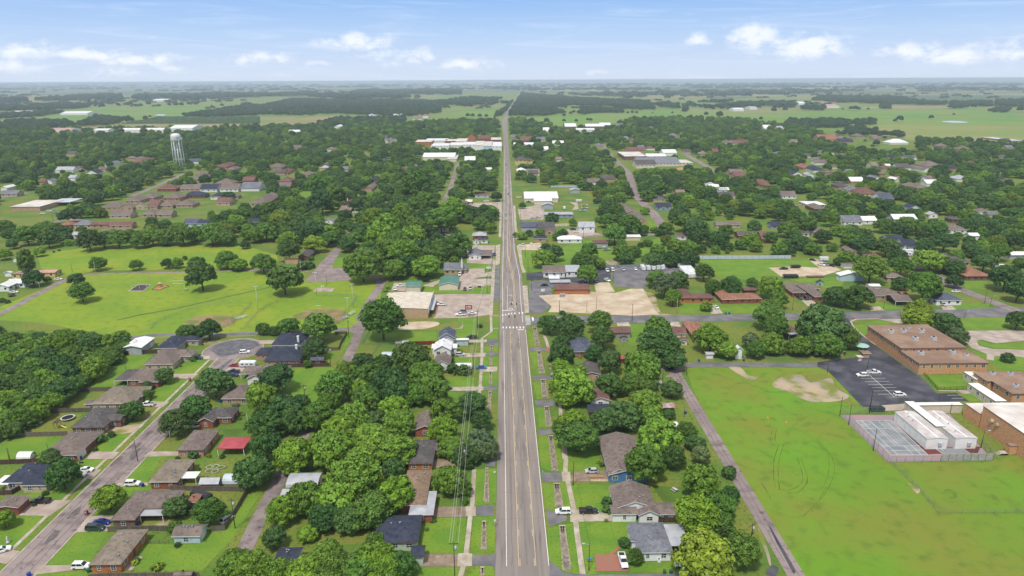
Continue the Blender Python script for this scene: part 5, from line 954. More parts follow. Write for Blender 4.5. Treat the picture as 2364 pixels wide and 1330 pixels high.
a_,b_=TG('H',1397,467,5),TG('H',2046,467,5)
for k in range(6):
 x=a_[0]+.5+(b_[0]-a_[0]-1)*k/5-s2.location[0];mb=MB();mb.tube((x,a_[1]+.28-s2.location[1],.1),(x,a_[1]+.28-s2.location[1],4.9),.09,n=6);mb.build('downpipe',m_btrim,s2)
s3=House('H','brown flat-roofed brick school block at the right edge','bur','school',[(2012,2480,628,541,'flat',5.0),(2242,2560,742,626,'flat',5.06)],'school','school',oh=.4,door=False,detail=3)
for q in((2062,570),(2222,570),(2270,680)):unit(s3,'H',*q,5.15,.9)
House('H','short cream corridor with a white roof behind the brown-roofed block','wtop','walk',[(1912,2012,614,542,'flat',3.3)],'corridor','corridor',door=False,oh=.15,detail=3)
House('H','slanting long cream corridor with slit windows and white roof by the car park','wtop','walk',[(2088,2196,810,646,'flat',3.3)],'corridor','corridor',door=False,oh=.15,detail=3)
House('H','wide cream walkway shelter with a white roof behind the portable classrooms','wtop','walk',[(1392,1802,846,817,'flat',3.3)],'walkway_shelter','walkway',win=False,oh=.15)
House('H','white-topped covered walkway running between the two portable classrooms','wtop','walk',[(1552,1640,1038,810,'flat',4.3)],'walkway_shelter','walkway',win=False,oh=.15)
s4=House('Z','tall brick gymnasium with a white roof at the right edge','wflat','school',[(2500,3350,1103,690,'flat',8.6)],'gymnasium','school',win=False,oh=.15,door=False)
for q in((2035,852),(2092,890)):
 x0_=TG('Z',2500,1103,8.6)[0];p=TG('Z',*q,5.6);mb=MB();mb.lathe([(.75,-.4),(.75,.3),(.5,.55)],0,0,10);o=mb.build('wall_fan',m_conc,s4);o.rotation_euler=(0,-math.pi/2,0);o.location=(x0_-s4.location[0]-.05,p[1]-s4.location[1],5.6)
House('Z','lower brick annex joining the gymnasium to the walkway shelter','wflat','school',[(1866,2750,776,662,'flat',5.2)],'annex','school',oh=.12,door=False,win=False)
pv=House('G','brick porch box with steps on the gymnasium wall','bur','school',[(2240,2312,122,92,'flat',3.0)],'porch','porch',oh=.1,door=False,win=False)
mb=MB()
for k in range(4):mb.box(-4.2-k*.45,-2.0,-1.6,.3,0,.7-k*.17)
mb.build('steps',m_conc,pv)
for q,lb in(((1330,1555,1036,748),'long white portable classroom left of the covered walkway'),((1627,1853,1031,745),'long white portable classroom right of the covered walkway')):
 h=House('Z',lb,'port','panel',[(*q,'gy',4.0,.10)],'portable_classroom','classroom',oh=.12,win=False,trim=m_trim)
 x0_,x1_=TG('Z',q[0],q[2],4)[0]-h.location[0],TG('Z',q[1],q[2],4)[0]-h.location[0];y0_=TG('Z',q[0],q[2],4)[1]-h.location[1]
 mb=MB();mb.box((x0_+x1_)/2+.5,(x0_+x1_)/2+1.7,y0_-.45,y0_+.1,1.4,2.5);mb.build('air_conditioner',m_unit,h)
 L_=-2*y0_;mb=MB();mb.box((x0_+x1_)/2-.3,(x0_+x1_)/2+.3,y0_+.1,-y0_-.1,4+.1*(x1_-x0_)/2+.12,4+.1*(x1_-x0_)/2+.2);mb.build('ridge_cap',m_trim,h)
def pxpoly(t,*c):return[T(t,c[i],c[i+1])for i in range(0,len(c),2)]
DOMAIN=[pxpoly('P',-150,302,200,300,420,300,600,295,750,292,800,272,930,287,1020,282,1158,282,1159,470,1130,560,1090,640,900,640,760,560,600,560,420,560,120,565,-150,600),pxpoly('P',1174,272,1235,287,1300,300,1412,300,1452,279,1515,272,1740,281,1890,307,2115,325,2250,333,2600,320,2600,690,2380,690,2200,640,1960,605,1760,590,1600,590,1470,600,1330,560,1205,540,1183,470)]
CLEAR=[pxpoly('P',-60,500,95,496,150,505,100,540,0,590,-60,600),pxpoly('J',330,325,450,228,580,228,480,335),pxpoly('I',-60,155,140,160,130,215,-60,215),pxpoly('I',-60,240,250,225,330,290,350,400,540,420,530,460,-60,460),pxpoly('I',850,370,1060,290,1250,200,1560,90,1620,120,1340,220,2250,150,2250,420,1500,440,930,440),pxpoly('I',600,470,1150,470,1150,560,600,560),pxpoly('I',1440,440,1780,440,1780,540,1440,560),pxpoly('M',1560,1000,1800,930,1780,960,1600,1060),pxpoly('M',1080,930,1150,910,1120,980,1060,990),pxpoly('M',300,1060,460,1060,700,1050,560,1110,330,1110),pxpoly('J',1830,230,2140,230,2140,420,1830,420),pxpoly('J',1460,560,1850,540,1850,640,1460,700),pxpoly('J',1830,560,2140,540,2140,1000,1830,1000),pxpoly('J',600,420,780,440,780,520,600,520),pxpoly('J',950,320,1060,320,1060,390,950,390),pxpoly('J',1020,240,1090,240,1080,300,1020,310),pxpoly('N',1130,1000,1240,980,1230,1050,1130,1050),pxpoly('K',90,170,660,180,670,270,780,340,870,380,860,600,1000,800,1660,780,1660,1000,100,1000),pxpoly('K',1120,250,1320,250,1450,420,1420,560,1130,600,1000,360),pxpoly('K',1090,620,1360,600,1400,760,1100,800),pxpoly('K',1800,480,2300,480,2300,640,1800,620),pxpoly('K',1620,740,2300,740,2300,780,1620,780),pxpoly('L',-60,480,60,600,270,680,480,740,480,790,-60,790),pxpoly('O',960,790,1180,770,1640,780,1960,990,1120,1010,1020,880),pxpoly('L',1940,130,2350,120,2350,215,1960,200),pxpoly('Q',640,720,1400,730,1400,770,1080,810,740,765),pxpoly('Q',500,610,700,620,1360,680,1360,730,700,720,600,680),pxpoly('L',140,250,400,250,400,340,180,340),pxpoly('L',750,230,1110,250,1110,300,760,300),pxpoly('L',1110,300,1250,300,1250,380,1110,380),pxpoly('L',700,490,900,490,880,620,780,600),pxpoly('L',1660,600,1800,610,1740,760,1660,720),pxpoly('L',2080,770,2330,770,2330,930,2000,930),pxpoly('L',400,90,460,90,460,150,400,150),pxpoly('L',480,720,640,720,640,800,520,790),pxpoly('Q',1080,770,1400,780,1380,800,1090,800)]
_tx,_ty=T('M',1640,950);PROTECT.append((392,432,300,392,PX(*G(_tx,_ty),0)[2]))
EXPL=[(x,y,r)for x,y,r in[place_crown(u,v,rp)for u,v,rp,k in TREES]]
rc=random.Random(5)
RLINE=[((a[0]+b_[0])/2,(a[1]+b_[1])/2,abs(b_[0]-a[0])/2)for a,b_ in zip([G(*p)for p in LE],[G(*p)for p in RE])]
def on_road(x,y,m):
 for(xa,ya,wa),(xb,yb,wb)in zip(RLINE,RLINE[1:]):
  if ya<=y<=yb:t=(y-ya)/(yb-ya);return abs(x-xa-(xb-xa)*t)<wa+(wb-wa)*t+m
 return False
def road_x(y):
 return 6.5,11.0
def near_explicit(x,y,r):return any(abs(x-a)<q+r and abs(y-b_)<q+r and math.hypot(x-a,y-b_)<(q+r)*.75 for a,b_,q in EXPL)
def seg_d(x,y,a,b_):
 dx,dy=b_[0]-a[0],b_[1]-a[1];t=max(0,min(1,((x-a[0])*dx+(y-a[1])*dy)/(dx*dx+dy*dy+1e-9)));return math.hypot(x-a[0]-t*dx,y-a[1]-t*dy)
STREETS=[poly(t,*c)for t,*c in[('K',1390,560,1290,420,1180,310,1120,230,1095,160,1080,90,1045,40),('O',1180,1090,1150,1000,1060,900,960,800,900,720),('J',1610,390,1700,190,1750,30),('N',1740,1110,1800,890),('O',1980,990,1800,890,1640,800),('L',2150,1250,1640,1050,1480,960,1280,850,1180,780),('I',-60,300,240,240),('I',390,520,540,470),('I',1120,270,1270,210,1500,110,1620,60),('L',1090,370,1450,460),('L',760,270,920,320)]]
CAN=[];grid={}
def noise2(x,y):return math.sin(x*.013+1.3*math.sin(y*.009))+math.sin(y*.017+1.7*math.sin(x*.011+2))
ys=420.0
while ys<2250:
 cell=11.5 if ys<900 else(13.5 if ys<1400 else 17)
 half=ys*0.80+60;x=-half
 while x<half:
  xx,yy=x+rc.uniform(-.45,.45)*cell,ys+rc.uniform(-.45,.45)*cell
  x+=cell
  u,v,d=PX(xx,yy,0)
  if not-140<u<2520:continue
  if not any(inside(u,v,p)for p in DOMAIN):continue
  if any(inside(u,v,p)for p in CLEAR)and rc.random()>.05:continue
  r=rc.choice((3.6,4.6,5.6,6.6,7.8))*(1.0 if ys<1400 else 1.15)
  nz=noise2(xx,yy)
  if rc.random()<.12+(.25 if nz>.8 else 0):continue
  if on_road(xx,yy,5+r*.6):continue
  if any(a-r*.75<xx<b_+r*.75 and c_-r*.75<yy<e_+r*.75 for a,b_,c_,e_ in FOOT):continue
  if near_explicit(xx,yy,r):continue
  if any(seg_d(xx,yy,s[i],s[i+1])<4.5+r*.6 for s in STREETS for i in range(len(s)-1)):continue
  cu,cv,cd=PX(xx,yy,r*.7);rp=r*F_PX/cd*.85
  blk=False
  for(u0_,u1_,v0_,v1_,dp)in PROTECT:
   if dp>cd and u0_-rp*.35<cu<u1_+rp*.35 and v0_-rp*.3<cv<v1_+rp*.28:blk=True;break
  if blk and rc.random()>.12:continue
  CAN.append((xx,yy,r,nz))
 ys+=cell
print('canopy',len(CAN))
def inst_mat(name):
 m=bpy.data.materials.new(name);m.use_nodes=True;nt=m.node_tree;L=nt.links.new
 b=nt.nodes['Principled BSDF'];b.inputs['Roughness'].default_value=.6;b.inputs['Specular IOR Level'].default_value=.25
 at=nn(nt,'ShaderNodeAttribute');at.attribute_type='INSTANCER';at.attribute_name='tint'
 geo=nn(nt,'ShaderNodeNewGeometry');nz=nn(nt,'ShaderNodeTexNoise');nz.inputs['Scale'].default_value=.45;L(geo.outputs['Position'],nz.inputs['Vector'])
 mr=nn(nt,'ShaderNodeMapRange');mr.inputs[1].default_value=.3;mr.inputs[2].default_value=.7;mr.inputs[3].default_value=.6;mr.inputs[4].default_value=1.45;L(nz.outputs['Fac'],mr.inputs[0])
 isl=nn(nt,'ShaderNodeMapRange');isl.inputs[3].default_value=.85;isl.inputs[4].default_value=1.2;L(geo.outputs['Random Per Island'],isl.inputs[0])
 ml=nn(nt,'ShaderNodeMath');ml.operation='MULTIPLY';L(mr.outputs[0],ml.inputs[0]);L(isl.outputs[0],ml.inputs[1])
 mx=nn(nt,'ShaderNodeVectorMath');mx.operation='SCALE';L(at.outputs['Color'],mx.inputs[0]);L(ml.outputs[0],mx.inputs['Scale']);L(mx.outputs[0],b.inputs['Base Color'])
 return m
m_inst=inst_mat('canopy_leaves')
def scatter(name,label,cat,pts,sources,group=None):
 """pts: x, y, z, scale xy, scale z, rot, source index, colour; instances of crowns that stand in the scene"""
 me=bpy.data.meshes.new(name);n=len(pts)
 me.vertices.add(n);me.vertices.foreach_set('co',np.array([p[:3]for p in pts],np.float32).ravel())
 def attr(nm,typ,vals):
  a=me.attributes.new(nm,typ,'POINT')
  a.data.foreach_set('color' if typ=='FLOAT_COLOR' else('vector' if typ=='FLOAT_VECTOR' else 'value'),np.array(vals).ravel())
 attr('scl','FLOAT_VECTOR',np.array([(p[3],p[3],p[4])for p in pts],np.float32));attr('rot','FLOAT_VECTOR',np.array([(0,0,p[5])for p in pts],np.float32))
 attr('src','INT',np.array([p[6]for p in pts],np.int32));attr('tint','FLOAT_COLOR',np.array([(*p[7],1)for p in pts],np.float32))
 o=bpy.data.objects.new(name,me);C.objects.link(o);tag(o,label,cat,group,'stuff')
 ng=bpy.data.node_groups.new(name,'GeometryNodeTree');N=ng.nodes.new;K=ng.links.new
 ng.interface.new_socket('Geometry',in_out='INPUT',socket_type='NodeSocketGeometry');ng.interface.new_socket('Geometry',in_out='OUTPUT',socket_type='NodeSocketGeometry')
 gi,go=N('NodeGroupInput'),N('NodeGroupOutput');jn=N('GeometryNodeJoinGeometry')
 for s in reversed(sources):
  oi=N('GeometryNodeObjectInfo');oi.inputs['Object'].default_value=s;oi.transform_space='ORIGINAL';oi.inputs['As Instance'].default_value=False
  g2=N('GeometryNodeGeometryToInstance');sm=N('GeometryNodeSetMaterial');sm.inputs['Material'].default_value=m_inst
  K(oi.outputs['Geometry'],sm.inputs['Geometry']);K(sm.outputs[0],g2.inputs[0]);K(g2.outputs[0],jn.inputs[0])
 ip=N('GeometryNodeInstanceOnPoints');ip.inputs['Pick Instance'].default_value=True
 def na(nm,t):
  a=N('GeometryNodeInputNamedAttribute');a.data_type=t;a.inputs['Name'].default_value=nm;return a.outputs['Attribute']
 K(gi.outputs[0],ip.inputs['Points']);K(jn.outputs[0],ip.inputs['Instance']);K(na('scl','FLOAT_VECTOR'),ip.inputs['Scale']);K(na('src','INT'),ip.inputs['Instance Index'])
 er=N('FunctionNodeEulerToRotation');K(na('rot','FLOAT_VECTOR'),er.inputs[0]);K(er.outputs[0],ip.inputs['Rotation']);K(ip.outputs[0],go.inputs[0])
 md=o.modifiers.new('scatter','NODES');md.node_group=ng
 return o
m_ff=mat('far_pasture',(0.17,0.20,0.05),.95,col2=(0.12,0.20,0.035),scale=.004,lo=.4,hi=.6,col3=(0.22,0.20,0.09),scale3=.0015,stretch=(1,.6,1))
m_fg=mat('far_green_field',(0.135,0.24,0.035),.95,col2=(0.17,0.22,0.05),scale=.006,lo=.4,hi=.65,col3=(0.10,0.22,0.03),scale3=.002,fine=((0.07,0.12,0.03),.03,.6,.75))
m_ft=mat('far_stubble',(0.27,0.20,0.10),.95,col2=(0.20,0.19,0.07),scale=.006,col3=(0.30,0.23,0.13),scale3=.002)
m_fw=mat('far_woodland_floor',(0.085,0.125,0.055),.95,col2=(0.25,0.25,0.12),scale=.0016,lo=.50,hi=.58,stretch=(.35,1.0,1))
lay('far_pasture',m_ff,.012,[(-9000,1500),(10000,1500),(15000,9000),(-14000,9000)][:0]or poly('P',-300,296,800,290,1160,280,1174,272,1300,300,1460,279,1740,281,2115,325,2700,330,2700,214,1182,214,-300,222))
lay('far_green_field',m_fg,.022,poly('M',300,505,560,425,1000,395,2000,362,2364,365,2364,400,1640,470,1200,500,700,525),poly('M',-200,470,150,455,500,440,300,500,-200,510),poly('N',1740,440,1850,418,2130,418,2120,465,1800,470),poly('N',1320,520,1500,490,2080,478,2050,515,1700,530,1380,535),poly('O',70,490,300,465,1300,420,2364,440,2364,530,1400,480,1150,520,1000,590,300,560),poly('O',470,400,640,375,1100,385,1250,400,800,415),poly('Q',-20,440,800,425,1650,405,2000,400,2364,470,2500,540,2364,550,1000,545,-20,530),poly('O',1400,335,2364,322,2364,345,1500,360))
lay('far_olive_field',mat('far_olive',(0.215,0.225,0.06),.95,col2=(0.17,0.22,0.045),scale=.006,lo=.42,hi=.6,col3=(0.25,0.225,0.09),scale3=.002),.03,poly('Q',640,600,1100,545,2500,560,2500,700,1400,690))
lay('far_stubble_field',m_ft,.03,poly('M',640,572,900,545,1500,535,2364,538,2364,562,1600,580,900,588),poly('N',0,545,480,470,720,462,700,490,560,545,200,570,0,568),poly('Q',800,390,1200,370,2000,378,1500,400),poly('M',-100,300,700,290,1200,320,400,335,-100,330),poly('Q',300,330,1200,300,1400,320,600,350),poly('O',1150,275,1900,270,1880,290,1300,295))
lay('far_woodland',m_fw,.036,[(-24000,G(1182,214)[1]),(28000,G(1182,214)[1]),(28000,33800),(-24000,33800)],poly('Q',-500,260,2500,215,2500,380,1650,340,1300,330,800,280,400,270,-500,320))
wt=MB();wt.sheet(blob_poly(poly('Q',1610,515,1730,508,1860,522,1740,526)),.05);wt.sheet(poly('M',1440,448,1520,452,1480,462,1400,458),.05);struct('pond',wt,flat('pond_water',(.45,.47,.48),.15))
WOODS=[('N',.95,0,380,300,312,900,318,1640,332,1640,440,1320,480,760,470,500,462,0,462),('M',.95,1650,470,2230,375,2364,370,2364,462,1900,478),('M',.9,-100,400,360,370,820,368,800,395,400,415,-100,425),('M',.85,-100,470,420,430,600,440,300,480,-100,500),('M',.8,-100,545,520,490,700,560,300,600,-100,600),('M',.9,690,560,870,480,1080,490,1090,535,900,560),('M',.6,1100,495,1220,492,1210,520,1100,520),('N',.75,480,560,700,500,1320,490,1320,540,900,560,600,575),('N',.9,2130,470,2300,340,2364,300,2364,250,2400,250,2260,400,2190,470,2130,510),('O',.95,0,480,60,350,200,260,640,300,1260,330,1400,370,1000,380,640,372,420,400,570,440,400,470,80,470),('O',.9,680,440,760,395,930,400,1110,430,1100,455,700,455),('O',.7,1040,400,1240,388,1400,395,1380,412,1060,412),('Q',.95,180,560,230,515,700,512,790,530,770,575,240,578),('Q',.95,800,545,830,520,1000,512,1005,548,820,565),('Q',.8,320,415,400,395,545,400,540,420),('Q',.9,2030,435,2130,400,2240,405,2200,435),('Q',.85,1680,400,1700,350,2060,350,2070,390),('Q',.8,2090,385,2120,330,2500,330,2500,385),('Q',.75,860,350,900,322,1350,330,1650,350,1640,372,1100,360),('Q',.6,440,330,500,290,1000,290,1300,310,1200,330,700,350),('Q',.5,0,370,60,345,300,350,280,385,0,380),('Q',.6,1050,410,1060,375,1145,380,1140,410),('O',.6,1640,440,1650,370,1690,400,1680,440),('O',.5,1420,385,1450,350,1600,365,1580,410),('O',.6,1880,345,2090,332,2090,348,1900,350),('O',.5,1890,410,1960,380,2364,350,2364,385,2050,410),('Q',.55,640,640,800,590,1000,600,1260,640,1260,670,800,650),('M',.7,-100,330,240,315,240,345,-100,358),('M',.65,330,330,700,300,1100,275,1100,330,500,335),('M',.5,1200,320,1260,295,2364,270,2364,300,1600,320),('N',.75,0,285,500,260,540,285,0,295),('N',.8,790,275,900,240,1820,240,1830,270,1000,275),('N',.5,420,300,560,285,1400,300,1300,320,700,320),('N',.4,1630,340,1900,300,2200,310,2160,360,1850,380,1640,370)]
GROVE_T=(0.050,0.092,0.036)
farpts=[];rg=random.Random(9)
WPX=[(pxpoly(w[0],*w[2:]),w[1])for w in WOODS]
for pl,dens in WPX:
 gp=[G(u,max(v,203))for u,v in pl]
 x0,x1,y0,y1=min(p[0]for p in gp),max(p[0]for p in gp),min(p[1]for p in gp),max(p[1]for p in gp)
 cell=15 if y0<2600 else(21 if y0<4000 else 36)
 ar=abs(area(gp));cnt=int(ar/cell/cell*dens*1.15);cnt=min(cnt,5200);k=0
 tries=0
 while k<cnt and tries<cnt*12:
  tries+=1
  x,y=rg.uniform(x0,x1),rg.uniform(y0,y1)
  if not inside(x,y,gp):continue
  if on_road(x,y,4):continue
  if noise2(x*.5,y*.5)>1.75-(1-dens):continue
  k+=1;r=cell*rg.uniform(.34,.62);f=rg.uniform(.75,1.35)
  farpts.append((x,y,r*.25,r,r*rg.uniform(.8,1.0),rg.uniform(0,6.28),8+k%2,tuple(c*f for c in GROVE_T)))
for t,x,y,r in[('M',925,375,28),('M',868,372,15),('M',1078,365,18),('M',1160,358,20),('M',1240,370,18),('M',1280,370,20),('M',1352,352,24),('M',1322,485,24),('M',1365,470,14),('M',1540,362,18),('M',1600,362,24),('M',1650,360,22),('M',1720,355,20),('M',1780,355,18),('M',2020,368,18),('M',1925,372,10),('N',1890,460,22),('N',1935,462,20),('N',2000,465,22),('N',2060,466,18),('N',1850,515,24),('N',1990,518,30),('N',2040,515,28),('N',2100,510,28),('N',1880,370,22),('N',1920,374,18),('N',1840,320,20),('N',1740,340,18),('O',402,510,28),('O',560,508,18),('O',560,458,18),('O',620,440,18),('O',648,428,18),('O',672,510,18),('O',775,498,16),('O',802,502,18),('O',265,510,30),('O',340,545,18),('O',1975,455,34),('O',1852,448,22),('O',1660,420,20),('O',1545,435,12),('O',1805,380,16),('O',1140,435,14),('O',1180,432,16),('O',1220,435,16),('O',1365,437,8),('O',2290,525,22),('O',2350,490,20),('Q',88,412,26),('Q',192,405,24),('Q',715,402,10),('Q',790,395,20),('Q',830,395,24),('Q',865,400,16),('Q',945,402,14),('Q',1190,508,18),('Q',1235,492,32),('Q',1520,478,22),('Q',2330,405,30),('Q',1725,450,12),('Q',1000,625,30),('Q',1020,710,30),('Q',985,740,18),('Q',1100,665,18),('Q',1570,695,32),('Q',1490,690,28),('Q',1835,668,14)]:
 u,v=T(t,x,y);a,b_,r_=place_crown(u,v,r*TL[t][2]);f=rg.uniform(.8,1.2)
 farpts.append((a,b_,r_*.4,r_,r_,rg.uniform(0,6),8+rg.randrange(2),tuple(c*f for c in GROVE_T)))
while len(farpts)<22500:
 u,v=rg.uniform(-50,2414),195+57*rg.random()**1.25
 if v>236 and 1000<u<1180 and False:continue
 x,y=G(u,v);n_=math.sin(x*.0016+2*math.sin(y*.0007))+math.sin(y*.0021+1.5*math.sin(x*.0009+1))
 if on_road(x,y,8):continue
 dens=.16+(.6 if(u>1250 and v<228)else 0)+(.3 if v<212 else 0)
 if rg.random()>dens*(1.3 if n_>.25 else .08):continue
 if any(inside(u,v,p)for p in FGPX)if 'FGPX' in globals()else False:continue
 r=rg.uniform(9,17)*max(1.0,(y/3800)**.75);f=rg.uniform(.75,1.3)
 farpts.append((x,y,r*.1,r*rg.uniform(1,2.0),r*.75,rg.uniform(0,6),10,tuple(c*f for c in GROVE_T)))
orch=MB()
for k in range(9):
 v0=478+k*7.4;a,b_=TG('M',1420-k*38,v0),TG('M',2364,v0-2);n_=60
 l_,r_=offset([(a[0]+(b_[0]-a[0])*i/n_,a[1]+(b_[1]-a[1])*i/n_)for i in range(n_+1)],3.2)
 ring_=l_+r_[::-1]
 orch.v+=[(p[0],p[1],.8)for p in l_]+[((p[0]+q[0])/2,(p[1]+q[1])/2,rg.uniform(2.6,5.0))for p,q in zip(l_,r_)]+[(p[0],p[1],.8)for p in r_]
 o_=len(orch.v)-3*(n_+1)
 for i in range(n_):
  orch.f+=[(o_+i+n_+1,o_+i,o_+i+1,o_+i+n_+2),(o_+i+2*(n_+1),o_+i+n_+1,o_+i+n_+2,o_+i+2*(n_+1)+1)];orch.m+=[0,0]
tag(orch.build('orchard',mat('orchard_leaves',(0.045,0.085,0.03),.9,col2=(0.03,0.055,0.02),scale=.15)),'long dark rows of an orchard between the stubble and the green field','orchard',None,'stuff')
def paint():
 m=mat('car_paint',(1,1,1),.3,objcol=True,spec=.5);m.node_tree.nodes['Principled BSDF'].inputs['Coat Weight'].default_value=.4;return m
m_paint=paint()
m_cglass=flat('car_glass',(0.012,0.014,0.018),.08,spec=.6)
m_tyre=flat('tyre',(0.018,0.018,0.019),.85);m_rim=flat('rim',(0.35,0.35,0.36),.4,metal=.7)
m_hl=flat('headlight_glass',(0.7,0.72,0.75),.15);m_tl=flat('tail_light_red',(0.30,0.012,0.012),.25);m_trimb=flat('black_plastic',(0.03,0.03,0.032),.6)
def loft(b,secs,mi=0):
 """cross-sections along x: (x, half width bottom, half width top, z0, z1)"""
 n=len(secs);vs=[]
 for(x,wb,wt,z0,z1)in secs:vs+=[(x,-wb,z0),(x,wb,z0),(x,(wb*.45+wt*.55),z0+(z1-z0)*.7),(x,wt,z1),(x,-wt,z1),(x,-(wb*.45+wt*.55),z0+(z1-z0)*.7)]
 fs=[]
 for i in range(n-1):
  for k in range(6):
   a,c=i*6+k,i*6+(k+1)%6;fs.append((a,a+6,c+6,c))
 fs+=[tuple(range(6)),tuple(reversed(range((n-1)*6,n*6)))]
 b.add(vs,[tuple(reversed(f))for f in fs],mi)
SPEC=dict(sedan=dict(L=4.8,W=.91,z=.32,belt=.93,top=1.45,hood=(.98,1.42),cab=(-1.55,-.75,.55,1.35)),suv=dict(L=4.75,W=.95,z=.40,belt=1.08,top=1.72,hood=(1.10,1.45),cab=(-2.22,-2.0,.45,1.2)),van=dict(L=5.1,W=.98,z=.36,belt=1.08,top=1.80,hood=(1.08,1.7),cab=(-2.45,-2.25,.75,1.7)),pickup=dict(L=5.7,W=.98,z=.50,belt=1.12,top=1.86,hood=(1.14,1.35),cab=(-.75,-.6,.7,1.3)),hatch=dict(L=4.3,W=.9,z=.34,belt=.95,top=1.5,hood=(1.0,1.3),cab=(-2.0,-1.5,.35,1.2)))
def car_meshes(kind,cache={}):
 if kind in cache:return cache[kind]
 s=SPEC[kind];L_,W_,z,bl,tp=s['L']/2,s['W'],s['z'],s['belt'],s['top'];c0,c1,c2,c3=s['cab']
 b=MB()
 secs=[(-L_,W_*.82,W_*.80,z+.12,bl-.12),(-L_+.12,W_*.96,W_*.90,z,bl-.02),(-L_+.7,W_,W_*.94,z,bl),(0,W_,W_*.94,z,bl),(c3+.05,W_,W_*.93,z,s['hood'][0]+.02),(L_-.55,W_*.98,W_*.88,z,s['hood'][0]-.08),(L_-.12,W_*.93,W_*.80,z+.02,s['hood'][0]-.2),(L_,W_*.80,W_*.70,z+.12,s['hood'][0]-.32)]
 loft(b,secs)
 rw_=W_*.74
 rb=[(c1+.05,-rw_,tp),(c2-.05,-rw_,tp),(c2-.05,rw_,tp),(c1+.05,rw_,tp)]
 b.add([(x,y,tp-.03)for x,y,_ in rb]+[(x,y,tp+.015)for x,y,_ in rb],[(4,5,6,7),(0,1,5,4),(1,2,6,5),(2,3,7,6),(3,0,4,7)])
 for sy in(-1,1):
  for xa,xb in((c0+.02,c1+.05),(c3-.02,c2-.05),((c1+c2)/2-.05,(c1+c2)/2-.05)):
   b.tube((xa,sy*W_*.90,bl-.02),(xb,sy*rw_,tp),.055,n=4)
 if kind=='pickup':
  pass
 body=b.mesh('body',m_paint,False)
 g=MB();loft(g,[(c0,W_*.86,W_*.85,bl-.06,bl-.01),(c1,W_*.88,rw_*.98,bl-.06,tp-.02),(c2,W_*.88,rw_*.98,bl-.06,tp-.02),(c3,W_*.86,W_*.84,bl-.06,bl+.01)])
 parts=[('body',body,True),('window',g.mesh('window',m_cglass),False)]
 if kind=='pickup':
  d=MB();d.box(-L_+.12,c0-.06,-W_*.76,W_*.76,bl+.004,bl+.012);parts.append(('cargo_bed',d.mesh('cargo_bed',m_trimb),False))
  d=MB()
  for sy in(-1,1):d.box(-L_+.08,c0-.02,sy*W_*.86-.09,sy*W_*.86+.09,bl,bl+.16)
  d.box(-L_+.02,-L_+.14,-W_*.86,W_*.86,bl,bl+.155);parts.append(('bed_rail',d.mesh('bed_rail',m_paint),True))
 lt=MB();lt.box(L_-.25,L_-.02,W_*.55,W_*.86,s['hood'][0]-.36,s['hood'][0]-.2);lr=MB();lr.box(L_-.25,L_-.02,-W_*.86,-W_*.55,s['hood'][0]-.36,s['hood'][0]-.2)
 parts+=[('headlight',lt.mesh('headlight',m_hl),False),('headlight',lr.mesh('headlight',m_hl),False)]
 for sy in(-1,1):
  t=MB();t.box(-L_-.012,-L_+.14,min(sy*W_*.62,sy*W_*.93),max(sy*W_*.62,sy*W_*.93),bl-.32,bl-.08);parts.append(('tail_light',t.mesh('tail_light',m_tl),False))
 gr=MB();gr.box(L_-.05,L_+.012,-W_*.5,W_*.5,z+.12,s['hood'][0]-.38);parts.append(('grille',gr.mesh('grille',m_trimb),False))
 r_=.36 if kind in('suv','van','sedan','hatch')else .40
 w_=MB();w_.lathe([(r_*.6,-.11),(r_,-.10),(r_,.10),(r_*.6,.11)],0,0,14);wm_=w_.mesh('tyre',m_tyre)
 q=MB();q.lathe([(.02,-.12),(r_*.62,-.118),(r_*.62,.118),(.02,.12)],0,0,10);qm=q.mesh('rim',m_rim)
 cache[kind]=(parts,wm_,qm,r_,L_,W_);return cache[kind]
CC=dict(white=(.78,.78,.77),silver=(.45,.46,.48),grey=(.20,.21,.23),black=(.012,.012,.014),dblue=(.02,.035,.10),blue=(.03,.12,.40),sblue=(.015,.03,.22),red=(.30,.02,.025),dgreen=(.02,.045,.045),dred=(.11,.015,.018))
CARS=[]
def car(t,x,y,kind,col,ang,label,cat=None):
 p=TG(t,x,y,.7);parts,wm_,qm,r_,L_,W_=car_meshes(kind)
 cat=cat or{'sedan':'car','hatch':'car','suv':'car','van':'van','pickup':'pickup'}[kind]
 o=thing({'sedan':'sedan_car','hatch':'hatchback_car','suv':'suv_car','van':'van','pickup':'pickup_truck'}[kind],label,cat,(p[0],p[1],.06),math.radians(ang))
 for nm,me,pt in parts:
  c=link(nm,me,o)
  if pt:c.color=(*CC[col],1)
 for sx in(-1,1):
  for sy in(-1,1):
   wv=link('wheel',wm_,o,(sx*L_*.60,sy*(W_-.10),r_));wv.rotation_euler=(math.pi/2,0,0);wv.name='wheel'
   link('rim',qm,wv)
 CARS.append(o)
 return o
car('A',2210,362,'suv','white',12,'white estate car parked in the turning circle')
car('A',1332,835,'pickup','white',180,'white pickup on the drive of the streak-roofed house')
car('A',1782,413,'sedan','dblue',0,'dark blue car on the drive of the beige brick house near the circle')
car('A',2120,482,'sedan','red',0,'red car beside the white camper near the turning circle')
car('A',2105,540,'pickup','dblue',180,'dark blue pickup on the drive of the white gabled house')
car('A',2100,570,'sedan','dblue',180,'dark blue sedan in front of the dark blue pickup')
car('B',782,330,'sedan','white',0,'white sedan nearer the street on the paired drive')
car('B',715,374,'sedan','white',0,'white sedan half hidden under the spreading tree')
car('B',650,322,'hatch','dblue',0,'dark car in the shade beside the spreading tree')
car('B',370,616,'pickup','black',180,'black pickup in front of the open brick carport')
car('B',1206,456,'suv','white',0,'white crossover on the drive of the weathered tan house')
car('B',922,808,'sedan','sblue',0,'deep blue sports car behind the green van')
